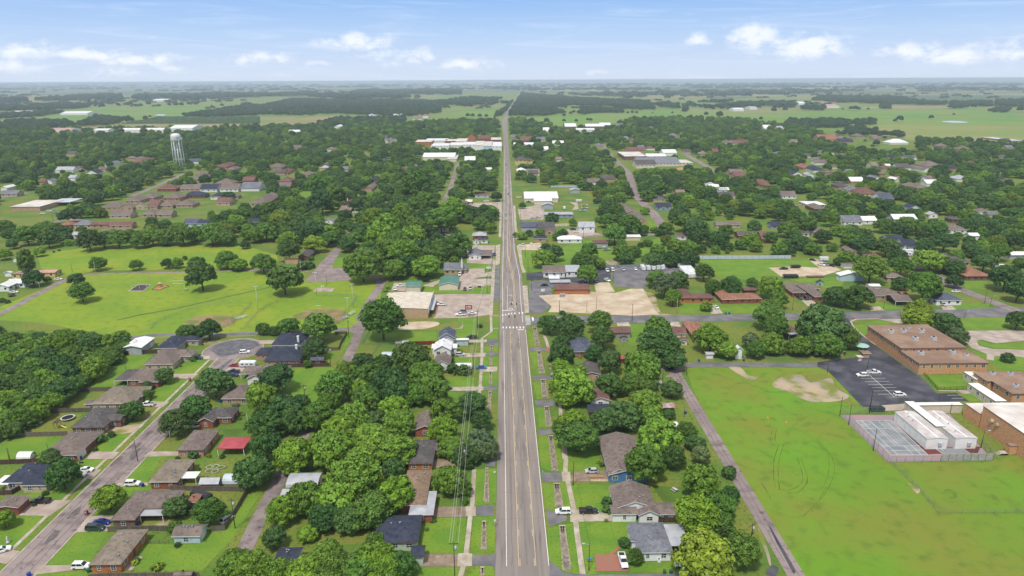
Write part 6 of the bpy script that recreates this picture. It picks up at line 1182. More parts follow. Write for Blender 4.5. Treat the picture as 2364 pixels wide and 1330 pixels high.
car('B',866,860,'van','dgreen',0,'dark green van parked beside the deep blue car')
car('B',740,1206,'suv','white',0,'white crossover nearest the bottom edge of the residential street')
car('B',1738,712,'sedan','black',10,'black car under the back yard tree behind the long brown house')
car('B',2062,782,'hatch','silver',60,'silver car inside the fenced corner by the lane')
car('B',5,1062,'sedan','white',30,'white car cut off by the left edge')
car('F',240,500,'sedan','blue',0,'bright blue car crossing the sidewalk on a concrete drive')
car('D',2305,228,'pickup','black',180,'black pickup on the lawn drive behind the pale blue trailer shed')
car('D',2200,384,'suv','silver',0,'silver crossover on the concrete drive below the white-roofed house')
car('D',2075,690,'sedan','black',20,'black car emerging from under the big trees')
car('E',986,712,'suv','white',180,'white crossover parked across the sidewalk')
car('E',1216,706,'pickup','black',0,'black pickup behind the white crossover on the sand drive')
car('E',1245,342,'hatch','silver',180,'silver hatchback beside the stacked lumber')
car('E',1530,1160,'pickup','white',-88,'white pickup with a black bed on the brick drive')
car('E',2020,1155,'sedan','white',-95,'white car beside the grey-roofed house under the yellow-green tree')
car('H',886,570,'suv','white',180,'white crossover with a dark nose, leftmost in the school car park')
car('H',992,545,'pickup','white',0,'white pickup beside the leftmost crossover in the school car park')
car('H',1225,745,'suv','white',0,'large white estate alone in the lower part of the school car park')
car('V',990,638,'pickup','white',180,'white pickup by the brick shopfront of the tan warehouse')
car('V',1262,785,'pickup','white',180,'white pickup under the red sign')
car('V',1290,738,'suv','grey',180,'dark grey car behind the white pickup under the red sign')
car('V',1432,762,'sedan','white',0,'white sedan right of the red sign pole')
car('V',1406,404,'van','silver',-90,'silver van parked beside the green-roofed shop')
car('V',1325,416,'hatch','dred',-90,'dark red small car next to the silver van')
car('V',1252,208,'van','white',-90,'white van in front of the brick church hall')
car('V',402,372,'pickup','white',180,'white pickup in the yard left of the plain store building')
car('V',322,415,'sedan','white',-75,'white car at the corner of the yard behind the tan warehouse')
car('V',762,302,'pickup','black',0,'black pickup under the tree behind the green-roofed shop')
car('K',895,903,'pickup','white',-90,'white pickup first in the row on the grey lot')
car('K',941,898,'van','white',-90,'white van second in the row on the grey lot')
car('K',1030,893,'pickup','silver',-90,'silver pickup standing apart in the middle of the grey lot row')
car('K',1135,890,'sedan','white',-90,'white sedan next to the box trailers')
car('K',895,985,'pickup','white',-70,'white pickup parked askew at the edge of the black lot')
car('K',355,1026,'sedan','black',180,'black car beside the orange brick shop')
car('K',715,988,'sedan','white',-80,'white car under the tree on the black lot')
car('K',795,995,'hatch','blue',-80,'blue car right of the tree on the black lot')
car('K',166,688,'suv','white',180,'white crossover nearest the road on the gravel forecourt')
car('K',246,673,'sedan','white',-90,'white car in the middle of the gravel forecourt')
car('K',320,714,'sedan','silver',-80,'silver car at the back of the gravel forecourt')
car('K',142,279,'pickup','white',180,'white pickup beside the long white store by the road')
car('K',222,318,'pickup','dred',0,'dark red pickup in the yard before the cream store')
car('K',630,571,'sedan','white',0,'white car beside the tall white gabled building')
car('K',602,552,'pickup','black',0,'black pickup beside the tall white gabled building')
car('K',1820,1214,'sedan','white',-75,'white car on the short drive across the cross street')
for x,y,cl,a,lb in[(45,187,'white',-90,'white car farthest up the main road'),(50,250,'grey',-90,'grey car second farthest on the main road'),(30,414,'white',90,'white car heading away on the main road'),(30,466,'white',90,'white car nearest the camera on the main road')]:car('K',x,y,'suv',cl,a,lb)
car('J',2076,766,'suv','dblue',-90,'dark blue car standing on the concrete apron by the road')
car('J',1916,692,'sedan','white',-90,'white car before the small white house by the road')
car('J',905,690,'van','white',0,'white van half under the tree on the park street')
car('J',886,406,'pickup','white',180,'white pickup at the dark brown-roofed house')
car('J',2020,358,'suv','black',0,'black car on the ring drive by the road')
car('J',1950,341,'sedan','white',-90,'white car on the paved yard by the road')
car('J',2005,312,'pickup','white',180,'white pickup by the pale blue house')
car('J',1640,603,'sedan','black',0,'black car on the loop before the mobile home')
car('L',300,1132,'pickup','dblue',-90,'dark blue pickup, leftmost of three before the L-shaped house')
car('L',360,1138,'suv','black',-90,'black car, middle of three before the L-shaped house')
car('L',400,1131,'sedan','grey',-90,'grey car, rightmost of three before the L-shaped house')
car('L',165,887,'pickup','black',180,'black pickup on the gravel yard')
car('L',490,854,'pickup','white',-60,'white pickup by the hedge of the gravel yard')
car('L',527,854,'suv','grey',-60,'grey car between white and black ones by the hedge')
car('L',572,859,'pickup','black',-60,'black pickup at the right end by the hedge')
car('L',415,812,'sedan','black',-50,'black car by the white fence of the gravel yard')
car('L',1525,1192,'suv','silver',-80,'silver car before the blue-grey corner house')
car('L',1635,1081,'sedan','white',0,'white car on the side street by the round bright tree')
car('L',1750,959,'suv','dred',0,'dark red car under the eaves of the rust-roofed house')
car('L',1842,972,'sedan','grey',0,'grey car before the rust-roofed gabled house')
car('L',1712,657,'sedan','white',10,'white car on the lawn in the right trees')
car('L',905,492,'pickup','white',0,'white pickup under the white carport wing')
car('I',362,416,'suv','white',0,'white car, nearest of the group by the flat white-roofed store')
car('I',420,396,'suv','white',10,'white car in the middle of the store group')
car('I',482,412,'sedan','grey',10,'grey car at the right of the store group')
car('I',470,381,'sedan','silver',10,'silver car at the back of the store group')
car('I',496,975,'sedan','white',0,'white sedan by the tan mobile home')
car('I',120,1085,'sedan','white',0,'white sedan before the white metal-roofed house')
car('N',2240,940,'suv','white',90,'white car on the road just below downtown');car('N',2237,905,'sedan','grey',90,'grey car on the road nearest downtown')
m_box=flat('trailer_white',(.74,.75,.77),.4,col2=(.55,.56,.58),scale=.6)
def trailer(t,x,y,l,w,h,ang,label,col=None,name='box_trailer',cat='trailer',rnd=0,group=None):
 p=TG(t,x,y,h/2);o=thing(name,label,cat,(p[0],p[1],.05),math.radians(ang),group)
 b=MB();b.box(-l/2,l/2,-w/2,w/2,.55,h-rnd)
 if rnd:b.add([(-l/2,-w/2,h-rnd),(l/2,-w/2,h-rnd),(l/2,w/2,h-rnd),(-l/2,w/2,h-rnd),(-l/2+rnd,-w/2+rnd*.6,h),(l/2-rnd,-w/2+rnd*.6,h),(l/2-rnd,w/2-rnd*.6,h),(-l/2+rnd,w/2-rnd*.6,h)],[(4,5,6,7),(0,1,5,4),(1,2,6,5),(2,3,7,6),(3,0,4,7)])
 b.build('body',col or m_box,o)
 for sx in(-.12,.10):
  for sy in(-1,1):
   wv=link('wheel',car_meshes('suv')[1],o,(sx*l,sy*(w/2-.05),.36));wv.rotation_euler=(math.pi/2,0,0)
 b=MB();b.box(l/2,l/2+1.2,-.06,.06,.5,.6);b.build('tow_bar',m_trimb,o)
 b=MB();b.box(-l/2-.02,-l/2+.01,-w*.4,w*.4,.7,h-.35-rnd);b.build('rear_door',m_unit,o)
 if name=='camper':
  b=MB()
  for k in range(3):b.box(-l*.35+k*l*.27,-l*.2+k*l*.27,-w/2-.012,-w/2+.02,h*.5,h*.7)
  b.build('window',m_cglass,o)
 return o
for i,(x,y)in enumerate([(1198,880),(1241,878),(1283,876),(1324,873),(1362,872)]):
 trailer('K',x,y,6.5,2.5,3.0,-90,['leftmost white box trailer in the row of five','second white box trailer from the left in the row of five','middle white box trailer in the row of five','fourth white box trailer from the left in the row of five','rightmost white box trailer in the row of five'][i],group='white box trailers on the grey lot')
for i,(x,y,a)in enumerate([(1540,836,180),(1545,856,180)]):trailer('K',x,y,8.5,2.5,3.1,a,['white camper at the back corner of the grey lot','white camper in front of the back corner one'][i],name='camper',cat='camper',rnd=.4)
for i in range(6):trailer('K',1562+i*11,884+i*13,8.2,2.5,3.1,180,['white camper at the far end of the slanting row','second white camper of the slanting row','third white camper of the slanting row','fourth white camper of the slanting row','fifth white camper of the slanting row','white camper at the near end of the slanting row, by the trees'][i],name='camper',cat='camper',rnd=.4,group='campers in a slanting row')
trailer('A',2238,470,7.2,2.4,2.7,0,'white camper parked beside the red car',name='camper',cat='camper',rnd=.4)
trailer('D',2230,494,7.5,2.4,2.6,0,'white camper behind the hedge by the main road',name='camper',cat='camper',rnd=.4)
trailer('L',1222,742,8,2.5,3,0,'white camper before the steep white gable',name='camper',cat='camper',rnd=.4);trailer('L',1212,762,8,2.5,3,0,'white camper nearer the side street',name='camper',cat='camper',rnd=.4)
trailer('L',265,870,6.5,2.4,2.0,0,'black open trailer beside the black pickup on the gravel yard',m_trimb,'tip_trailer')
trailer('L',225,952,9.5,2.5,2.4,0,'long black tank trailer at the near edge of the gravel yard',m_trimb,'tank_trailer',rnd=.6)
trailer('L',435,955,11,2.5,.95,0,'long rusty flatbed trailer lying on the gravel yard',flat('rust_deck',(.22,.13,.09),.9),'flatbed_trailer')
trailer('B',1832,566,7,2.4,2.3,-25,'black covered trailer behind the small tan-roofed shed',m_trimb,'covered_trailer',rnd=.5)
trailer('K',528,370,4.5,2.2,2.4,-90,'small white trailer on the lawn of the curved drive');trailer('K',650,309,6,2.3,2.6,0,'white trailer at the head of the curved drive')
trailer('L',510,805,6,2.4,2.8,0,'white box trailer in the corner of the white fence')
m_hull=flat('boat_hull',(.66,.68,.70),.35)
def boat(t,x,y,l,ang,label,col=None):
 p=TG(t,x,y,.8);o=thing('boat',label,'boat',(p[0],p[1],.05),math.radians(ang));b=MB();w=l*.16
 loft(b,[(-l/2,w*.7,w,.6,1.35),(0,w*.75,w*1.05,.55,1.4),(l*.3,w*.5,w*.8,.6,1.5),(l/2,.03,.06,1.1,1.6)]);b.build('hull',col or m_hull,o)
 b=MB();b.box(-l*.38,l*.12,-w*.75,w*.75,1.36,1.42);b.build('cockpit',m_trimb,o);b=MB();b.box(l*.08,l*.14,-w*.6,w*.6,1.4,1.85);b.build('windscreen',m_cglass,o)
 b=MB();b.box(-l*.4,l*.55,-.5,.5,.35,.55);b.build('boat_trailer',m_steel,o)
for i,q in enumerate([(702,348),(704,372),(690,394)]):boat('K',*q,7,0,['white boat at the back of the three on the lawn','middle white boat of the three on the lawn','white boat nearest the trees of the three on the lawn'][i])
boat('K',845,708,7,0,'white boat before the dark brown shed');boat('K',890,726,6,0,'grey boat right of the white one before the shed',m_unit);boat('K',300,450,6.5,10,'white boat in the boat yard by the road');boat('K',262,458,6,10,'white boat left of the other in the boat yard')
boat('A',1800,1030,5,10,'small pale boat in the shade of the twin trees')
m_pole=mat('pole_wood',(0.085,0.065,0.05),.9,col2=(0.05,0.04,0.032),scale=1.0)
m_pale=flat('pole_pale',(0.50,0.49,0.45),.7);m_insul=flat('insulator',(.25,.26,.28),.4)
def height_to(u,v,x,y):
 lo,hi=.5,85
 for _ in range(30):
  m=(lo+hi)/2
  if PX(x,y,m)[1]>v:lo=m
  else:hi=m
 return lo
POLES={}
def pole(key,t,bx,by,ty,label,kind='arm',mt=None,r=.14,arm=0.0,cat='utility pole'):
 x,y=TG(t,bx,by);h=height_to(0,T(t,0,ty)[1],x,y)
 nm={'arm':'utility_pole','plain':'utility_pole','lamp':'street_lamp','field':'floodlight_pole','trans':'utility_pole'}[kind]
 if kind in('lamp','field'):cat='street lamp' if kind=='lamp' else 'floodlight'
 o=thing(nm,label,cat,(x,y,0),math.radians(arm));b=MB();b.tube((0,0,-.2),(0,0,h),r,r*.68,8);b.build('pole',mt or m_pole,o,True)
 if kind in('arm','trans'):
  b=MB();b.box(-1.2,1.2,-.07,.07,h-.75,h-.58);b.build('crossarm',mt or m_pole,o)
  for k in(-1.1,-.45,.45,1.1):b=MB();b.tube((k,0,h-.58),(k,0,h-.32),.06,.05,6);b.build('insulator',m_insul,o)
 if kind=='trans':b=MB();b.lathe([(.05,h-2.6),(.30,h-2.55),(.30,h-1.55),(.16,h-1.4)],.42,0,10);b.build('transformer',m_unit,o,True)
 if kind=='lamp':
  b=MB();b.tube((0,0,h-.5),(1.5,0,h-.1),.05,n=6);b.build('arm',m_steel,o);b=MB();b.box(1.2,2.0,-.17,.17,h-.22,h-.06);b.build('lamp_head',m_unit,o)
 if kind=='field':
  b=MB();b.box(-1.1,1.1,-.06,.06,h-.5,h-.38);b.build('crossarm',m_steel,o)
  for k in(-.95,-.35,.35,.95):b=MB();b.lathe([(.08,h-.45),(.30,h-.15),(.30,h-.1)],k,-.2,8);b.build('floodlight',m_box,o)
 POLES[key]=(x,y,h);return o
pole('s1','B',1255,258,60,'dark brown pole standing at the edge of the residential street','plain');pole('s2','B',95,250,135,'short dark pole behind the board fence at the left edge','plain',r=.09);pole('s3','B',435,140,90,'short post beside the garage of the long brown brick house','plain',r=.07);pole('s4','B',362,205,150,'short post left of the long brown-roofed brick house','plain',r=.07)
pole('l1','B',2140,868,590,'utility pole with transformer beside the lane and the fenced garden','trans');pole('s5','B',1553,76,-22,'pale slim pole on the lawn opposite the long brown-roofed house','plain',m_pale,.08)
pole('a1','A',1138,530,432,'slim dark pole in the lawn behind the beige brick house','plain',r=.10);pole('a2','A',607,870,770,'slim dark pole in the olive yard','plain',r=.10);pole('a3','A',742,515,385,'lamp pole at the edge of the creek wood, upper one','lamp',r=.1);pole('a4','A',218,838,715,'lamp pole at the edge of the creek wood, lower one','lamp',r=.1)
pole('a5','A',85,1340,1230,'short dark pole in the bright lawn at the left edge','plain',r=.1);pole('a6','A',2245,1062,920,'pale pole beside the yard above the red canopy','plain',m_pale,.09)
pole('d1','D',1195,235,48,'utility pole at the lane junction by the ball field','trans',arm=20);pole('d2','D',1030,492,310,'utility pole at the corner of the reddish board fence','trans',arm=20);pole('d3','D',797,772,655,'utility pole on the open lawn by the lane','trans',arm=20);pole('d4','C',500,150,-10,'utility pole rising from the dark trees by the lane','trans',arm=20)
pole('m0','E',4,1420,985,'nearest utility pole of the line left of the main road','trans');pole('m1','E',82,360,118,'utility pole with transformer among the trees left of the main road','trans');pole('m2','F',168,590,370,'utility pole above the hedge left of the main road','arm');pole('m3','V',1508,1012,718,'utility pole on the lawn below the warehouse car park','arm');pole('m4','V',1645,472,232,'utility pole on the green strip beside the shop drive','arm');pole('m5','V',1724,110,-60,'utility pole at the kerb above the church hall','arm')
pole('m6','J',2090,540,440,'utility pole by the road near the small white building','arm');pole('m7','J',2098,400,330,'utility pole at the corner of the paved yard','arm');pole('m8','J',1978,405,320,'utility pole on the lot edge left of the paved yard','plain')
pole('r1','E',1075,476,260,'dark pole beside the lumber drive','plain');pole('r2','E',1218,1252,1000,'dark pole with a street lamp beside the brick drive','lamp',m_pole,.12,180)
pole('f1','R',820,925,785,'utility pole with transformer beside the field lane','trans',arm=30);pole('f2','F',2068,952,838,'slim pole by the lane and the blue bin','plain',r=.09);pole('f3','F',2090,572,410,'pole at the corner of the lane and the field','plain',r=.11);pole('f4','F',1876,612,490,'pole among the trees at the head of the lane','plain',r=.1)
pole('c1','K',1105,1332,1190,'utility pole with crossarm at the cross street','arm',arm=90);pole('c2','K',486,1270,1160,'pole with a small billboard at the gravel lot','plain');pole('c3','K',718,1258,1155,'slim pole left of the other on the gravel lot','plain',r=.1);pole('c4','K',800,1255,1120,'slim tall pole on the gravel lot','plain',r=.1);pole('c5','K',943,1005,900,'pole at the corner of the grey lot','plain');pole('c6','K',1486,1275,1138,'pale pole before the red-brown roofed brick house','plain',m_pale,.1);pole('c7','K',250,1075,980,'dark pole by the cracked forecourt','arm');pole('c8','K',690,628,515,'pole before the tall white gabled building','plain');pole('c9','K',195,790,690,'pole at the front corner of the gravel forecourt','plain');pole('c10','K',218,915,800,'pole beside the sidewalk below the forecourt','plain');pole('c11','K',155,480,390,'pole by the boat yard','arm');pole('c12','K',160,540,470,'pole in front of the low grey store','plain')
pole('h1','H',570,552,400,'dark lamp pole at the corner of the field and the car park','plain',m_trimb,.1);pole('h2','H',950,915,705,'stout dark pole beside the green skip','plain',m_trimb,.2);pole('h3','H',683,942,765,'dark lamp pole at the far-left corner of the court','lamp',m_trimb,.11);pole('h4','H',762,1022,838,'dark pole along the left side of the court','plain',m_trimb,.11);pole('h5','H',985,1254,1048,'dark pole at the near-left corner of the court','plain',m_trimb,.12);pole('h6','H',1562,890,745,'dark pole behind the walkway shelter','plain',m_trimb,.1);pole('h7','H',1680,918,828,'dark pole with a basketball board by the walkway shelter','plain',m_trimb,.1);pole('h8','H',1958,1232,1070,'dark lamp pole beside the gymnasium wall','lamp',m_trimb,.1);pole('h9','H',930,522,425,'dark pole with a square head in the car park','plain',m_trimb,.12)
pole('e1','L',240,1246,1142,'dark pole before the L-shaped house','plain',r=.11);pole('e2','L',1018,1236,1130,'dark pole before the tan brick house','plain',r=.11);pole('e3','L',1708,1312,1245,'lamp pole at the near side of the cross street','lamp',r=.1);pole('e4','L',1878,1187,1058,'utility pole at the left of the side street corner','plain',r=.11);pole('e5','L',1925,1222,1118,'lamp pole at the very corner of the side street','lamp',r=.1);pole('e6','L',1268,842,778,'pole on the side street by the white campers','plain',r=.11);pole('e7','L',1575,960,885,'utility pole with double crossarm by the round bright tree','arm');pole('e8','L',1430,890,808,'lamp pole halfway along the side street','lamp',r=.1)
pole('p1','I',818,938,835,'pale lamp pole beside the park path','plain',m_pale,.1);pole('p2','I',618,917,838,'dark pole left of the park path','plain',r=.12);pole('p3','I',1672,893,815,'pale pole before the row of park trees','plain',m_pale,.1);pole('p4','I',345,1080,1000,'lamp pole on the park road','lamp',m_pale,.1);pole('p5','I',1038,276,205,'pale pole by the water tower lane','arm',m_pale);pole('p6','I',455,486,405,'dark pole at the olive meadow corner','plain');pole('p7','I',835,326,268,'pale pole in the trees by the store','plain',m_pale,.1)
pole('y1','Y',928,560,285,'tall floodlight pole between the two ball fields','field',m_pale,.14);pole('y2','Y',1567,388,135,'tall floodlight pole behind the outfield fence','field',m_pale,.14);pole('y3','Y',1967,522,260,'tall floodlight pole at the right foul line','field',m_pale,.14);pole('y4','Y',1910,622,412,'floodlight pole behind the backstop','field',m_pale,.12);pole('y5','Y',1597,612,494,'short floodlight pole in the infield','field',m_pale,.09);pole('y6','Y',1677,276,150,'dark pole beside the car turnaround','plain',m_trimb,.1);pole('y7','Y',1396,132,0,'pale pole by the cream shed','plain',m_pale,.1)
pole('j1','J',425,917,810,'pale pole on the lawn before the long hedge','plain',m_pale,.1)
pole('q1','L',1955,140,75,'pale floodlight pole left of two by the far ball ground','field',m_pale,.14);pole('q2','L',2003,140,65,'pale floodlight pole right of two by the far ball ground','field',m_pale,.14)
m_wire=flat('wire',(.03,.03,.03),.7);m_wirep=flat('pale_wire',(.48,.47,.44),.5)
def wire(name,label,a,b,dx=0.0,sag=.6,r=.022,m=None,zo=-.35):
 xa,ya,ha=POLES[a];xb,yb,hb=POLES[b];mb=MB();ox,oy=xa,ya;n=12;pr=None
 for i in range(n+1):
  t=i/n;p=(xa+(xb-xa)*t+dx-ox,ya+(yb-ya)*t-oy,(ha+(hb-ha)*t)+zo-sag*4*t*(1-t))
  if pr:mb.tube(pr,p,r,n=3,caps=False)
  pr=p
 o=mb.build(name,m or m_wire,None,loc=(ox,oy,0));return tag(o,label,'power line')
SEG=[('m0','m1','nearest'),('m1','m2','second'),('m2','m3','third'),('m3','m4','fourth'),('m4','m5','farthest')]
for a,b_,w_ in SEG:
 for dx,nm in((-1.1,'outer left'),(-.45,'inner left'),(.45,'inner right'),(1.1,'outer right')):wire('power_line',f'{nm} wire of the {w_} span in the line left of the main road',a,b_,dx,.9,.04,m_wirep if dx!=.45 else m_wire)
for a,b_,w_ in[('l1','d4','nearest'),('d4','d3','second'),('d3','d2','third'),('d2','d1','farthest')]:wire('power_line',f'{w_} span of the thin line along the back lane',a,b_,0,.8,.03)
for a,b_,lb in[('r2','r1','thin wire strung between the two dark poles right of the main road'),('c7','c2','thin wire crossing the gravel lot to the billboard pole'),('c2','c1','thin wire along the near edge of the gravel lot'),('c1','c6','thin wire along the cross street'),('f1','f2','wire following the field lane through the trees'),('e5','e3','wire over the cross street corner')]:wire('power_line',lb,a,b_,0,.8,.03)
m_fw_=mat('fence_grey',(0.17,0.14,0.115),.95,col2=(0.10,0.082,0.068),scale=1.2,stretch=(6,6,.4));m_fb=mat('fence_brown',(0.10,0.058,0.045),.9,col2=(0.065,0.04,0.032),scale=1.2,stretch=(6,6,.4));m_fr=mat('fence_red',(0.20,0.022,0.022),.85,col2=(0.14,0.02,0.02),scale=1);m_fs=mat('fence_steel',(0.50,0.56,0.62),.5,col2=(0.42,0.48,0.54),scale=.8);m_fg_=mat('fence_blue_grey',(0.24,0.28,0.31),.7,col2=(0.18,0.21,0.24),scale=.6);m_chain=flat('chain_link',(.27,.28,.27),.5,metal=.5);m_iron=flat('black_iron',(.015,.015,.016),.5)
def fence(label,t,pts,h=1.8,m=None,kind='board',gap=2.4,name=None):
 P_=[TG(t,pts[i],pts[i+1])for i in range(0,len(pts),2)];ox,oy=P_[0]
 o=thing(name or('board_fence' if kind=='board' else 'wire_fence' if kind=='chain' else 'metal_fence'),label,'fence',(ox,oy,0));k_=0
 pb=MB();posts=MB();rails=MB()
 for(xa,ya),(xb,yb)in zip(P_,P_[1:]):
  L_=math.hypot(xb-xa,yb-ya);n=max(1,round(L_/gap));dx,dy=(xb-xa)/L_,(yb-ya)/L_;nx,ny=-dy,dx
  def P3(s,off,z):return(xa+dx*s+nx*off-ox,ya+dy*s+ny*off-oy,z)
  def bar(mb,s0,s1,o0,o1,z0,z1):mb.add([P3(s0,o0,z0),P3(s1,o0,z0),P3(s1,o1,z0),P3(s0,o1,z0),P3(s0,o0,z1),P3(s1,o0,z1),P3(s1,o1,z1),P3(s0,o1,z1)],[(4,5,6,7),(0,1,5,4),(1,2,6,5),(2,3,7,6),(3,0,4,7)])
  if kind=='board':
   nb=max(2,int(L_/.6))
   for i in range(nb):bar(pb,L_*i/nb+.012,L_*(i+1)/nb-.012,-.02,.02,.04,h+U(-.04,.04))
   for i in range(n+1):bar(posts,max(L_*i/n-.06,0),min(L_*i/n+.06,L_),-.14,-.03,0,h-.1)
   for z in(.4,h-.4):bar(rails,0,L_,-.08,-.025,z,z+.09)
  elif kind=='panel':
   bar(pb,0,L_,-.03,.03,.08,h)
   for i in range(n+1):bar(posts,max(L_*i/n-.05,0),min(L_*i/n+.05,L_),-.10,-.035,0,h+.06)
  else:
   s=.55 if kind=='chain' else .16
   nb=int(L_/s);th=.018 if kind=='chain' else .016
   for i in range(nb):bar(pb,i*s,i*s+th*1.5,-.008,.008,.05,h)
   if kind=='chain':
    for k in range(int(h/.42)):bar(pb,0,L_,-.007,.007,.25+k*.42,.25+k*.42+th)
   for i in range(n+1):bar(posts,max(L_*i/n-.035,0),min(L_*i/n+.035,L_),-.045,.035,0,h+.05)
   bar(rails,0,L_,-.03,.03,h,h+.06)
 mm=m or m_fw_
 if pb.v:pb.build({'board':'board_panel','panel':'sheet_panel','chain':'mesh_panel','iron':'bar_panel'}[kind],mm,o)
 if posts.v:posts.build('post_row',m_btrim if kind=='panel' else(mm if kind!='board' else m_fw_),o)
 if rails.v:rails.build('rail',mm,o)
fence('dark brown board fence in front of the white metal barn','A',(1098,392,1447,372),2.0,m_fb);fence('grey board fence along the upper side of the olive yard','A',(1030,712,622,726));fence('long grey board fence climbing beside the creek wood','A',(622,726,490,800,372,896));fence('grey board fence between the olive yard and the trampoline yard','A',(372,917,835,902));fence('grey board fence below the trampoline yard','A',(610,1118,80,1132,0,1185,-80,1230));fence('dark board fence above the navy house at the left edge','B',(-60,288,375,272),1.8,m_fb);fence('brown board fence below the navy house','B',(-60,565,110,560,205,508),1.7,m_fb)
fence('board fence between the tan-shingled house and the garden plots','B',(1550,520,2255,532));fence('board fence along the lane side of the fenced garden','B',(2255,535,2050,885,1920,895));fence('grey board fence behind the parked van and the long brown house','B',(985,898,1370,888,1560,892));fence('long board fence along the bottom edge','B',(815,1345,1000,1330,1820,1322),2.0);fence('low rail fence with a white gate left of the pale blue shed','B',(1290,1008,1535,1005),1.2,m_fw_,'chain');fence('reddish-brown board fence below the dark red shed','D',(575,502,1025,494),1.8,m_fb);fence('dark red board fence with white spots behind the small sheds','D',(1735,300,1985,297),1.9,m_fr);fence('dark grey board fence along the lane by the ball field','D',(1070,205,1180,200,1120,300,1105,345,1000,352),1.6);fence('wire fence around the lawn beside the lane','D',(1380,170,1310,300,1610,300),1.2,m_chain,'chain');fence('wire fence running down from the small sheds','D',(1470,300,1395,410),1.2,m_chain,'chain');fence('brown board fence between the screened-porch house and the grey-roofed house','E',(1745,812,2010,812),1.8,m_fb)
fence('long pale steel fence with dark posts behind the mown lot','K',(1640,808,1900,806,2240,805,2460,803),2.6,m_fs,'panel',5.0);fence('blue-grey panel fence beside the slanting camper row','K',(1618,855,1690,930),2.4,m_fg_,'panel',3);fence('dark slatted fence along the back of the grey lot','K',(790,888,1100,880,1480,868),2.2,m_fg_,'panel',3);fence('pale panel fence behind the long white store','K',(410,196,660,190),2.0,m_fs,'panel',4);fence('cream panel wall behind the brown-roofed office','K',(440,528,570,524),2.4,WA['cream'],'panel',5)
fence('curved wire outfield fence of the left ball field','Y',(-250,760,-180,690,0,612,200,550,450,505,640,488,835,482),1.5,m_chain,'chain',3);fence('wire fence along the right side of the left ball field','Y',(858,480,760,585,672,668,640,700),1.5,m_chain,'chain',3);fence('curved wire outfield fence of the right ball field','Y',(782,742,850,660,930,570,1010,520,1090,482,1270,420,1500,397,1750,400,2005,405,1975,470,1900,560),1.5,m_chain,'chain',3);fence('short wire fence at the lower left of the right ball field','Y',(782,744,912,742),1.4,m_chain,'chain',3);fence('tall wire backstop of the left ball field','Y',(560,705,600,720,640,700,670,660),3.6,m_chain,'chain',2.5);fence('tall wire backstop of the right ball field','Y',(1720,700,1790,700,1845,680,1890,600),4.0,m_chain,'chain',2.5);fence('row of short white posts with a rail beside the park lane','Y',(440,850,900,838),.7,m_pale,'chain',5)
fence('wire fence dividing the mown corner from the playing field','G',(1140,268,1400,510,1590,738,2000,736,2480,732),1.5,m_chain,'chain',3);fence('tall wire fence along the left side of the court','Z',(455,795,925,1276),3.2,m_chain,'chain',3.2);fence('tall wire fence along the near side of the court','Z',(925,1278,1465,1270),2.2,m_chain,'chain',3);fence('pale slatted fence at the near-right end of the court','Z',(1470,1264,2000,1254),2.6,flat('slat_grey',(.38,.37,.34),.7,col2=(.29,.28,.26),scale=1.5),'panel',2.6);fence('tall wire fence along the right side of the court','Z',(2010,1252,1880,1115),3.0,m_chain,'chain',3);fence('tall wire fence along the far side of the court','Z',(455,793,900,785),3.2,m_chain,'chain',3.2);fence('black iron fence round the lawn below the brick wing','H',(1440,570,1568,708,1850,702),1.4,m_iron,'iron',2.4);fence('pale handrail fence along the ramp of the brick school','H',(1085,375,1250,480,1440,622),1.3,m_steel,'iron',2.5);fence('old wire fence along the far side of the alley','W',(520,300,900,318,1330,320),1.3,m_chain,'chain',3)
x_,y_=T('M',1640,950);wx,wy=G(x_,y_);ht_t=height_to(0,T('M',0,622)[1],wx,wy)
wt_=thing('water_tower','tall white water tower on slender legs rising over the trees','water tower',(wx,wy,0));m_wt=flat('tower_white',(.74,.75,.76),.5,col2=(.62,.63,.65),scale=.12)
tr_=6.7;zb=ht_t-11.0
mb=MB();mb.lathe([(1.2,zb-1.6),(4.6,zb-.6),(tr_,zb+1.6),(tr_,zb+6.8),(tr_*.93,zb+8.8),(tr_*.72,zb+10.2),(tr_*.35,zb+10.9),(.2,zb+11.0)],0,0,28);tank=mb.build('tank',m_wt,wt_,True)
mb=MB();mb.lathe([(tr_+.02,zb+1.5),(tr_+.6,zb+1.5),(tr_+.6,zb+1.65),(tr_+.02,zb+1.65)],0,0,28);mb.lathe([(tr_+.55,zb+2.5),(tr_+.6,zb+2.5),(tr_+.6,zb+2.6),(tr_+.55,zb+2.6)],0,0,28);mb.build('balcony',m_wt,wt_)
mb=MB();mb.tube((0,0,0),(0,0,zb-1.3),.8,n=12);mb.build('riser_pipe',m_wt,wt_,True)
for k in range(6):
 a=k*math.pi/3+.35;mb=MB();mb.tube((math.cos(a)*tr_*1.12,math.sin(a)*tr_*1.12,0),(math.cos(a)*tr_*.97,math.sin(a)*tr_*.97,zb+2),.38,n=8);mb.build('leg',m_wt,wt_,True)
for z in(zb*.36,zb*.70):
 mb=MB()
 for k in range(6):
  a,c=k*math.pi/3+.35,(k+1)*math.pi/3+.35;rr_=tr_*(1.12-.15*z/zb);mb.tube((math.cos(a)*rr_,math.sin(a)*rr_,z),(math.cos(c)*rr_,math.sin(c)*rr_,z),.17,n=5)
 mb.build('ring_strut',m_wt,wt_)
mb=MB()
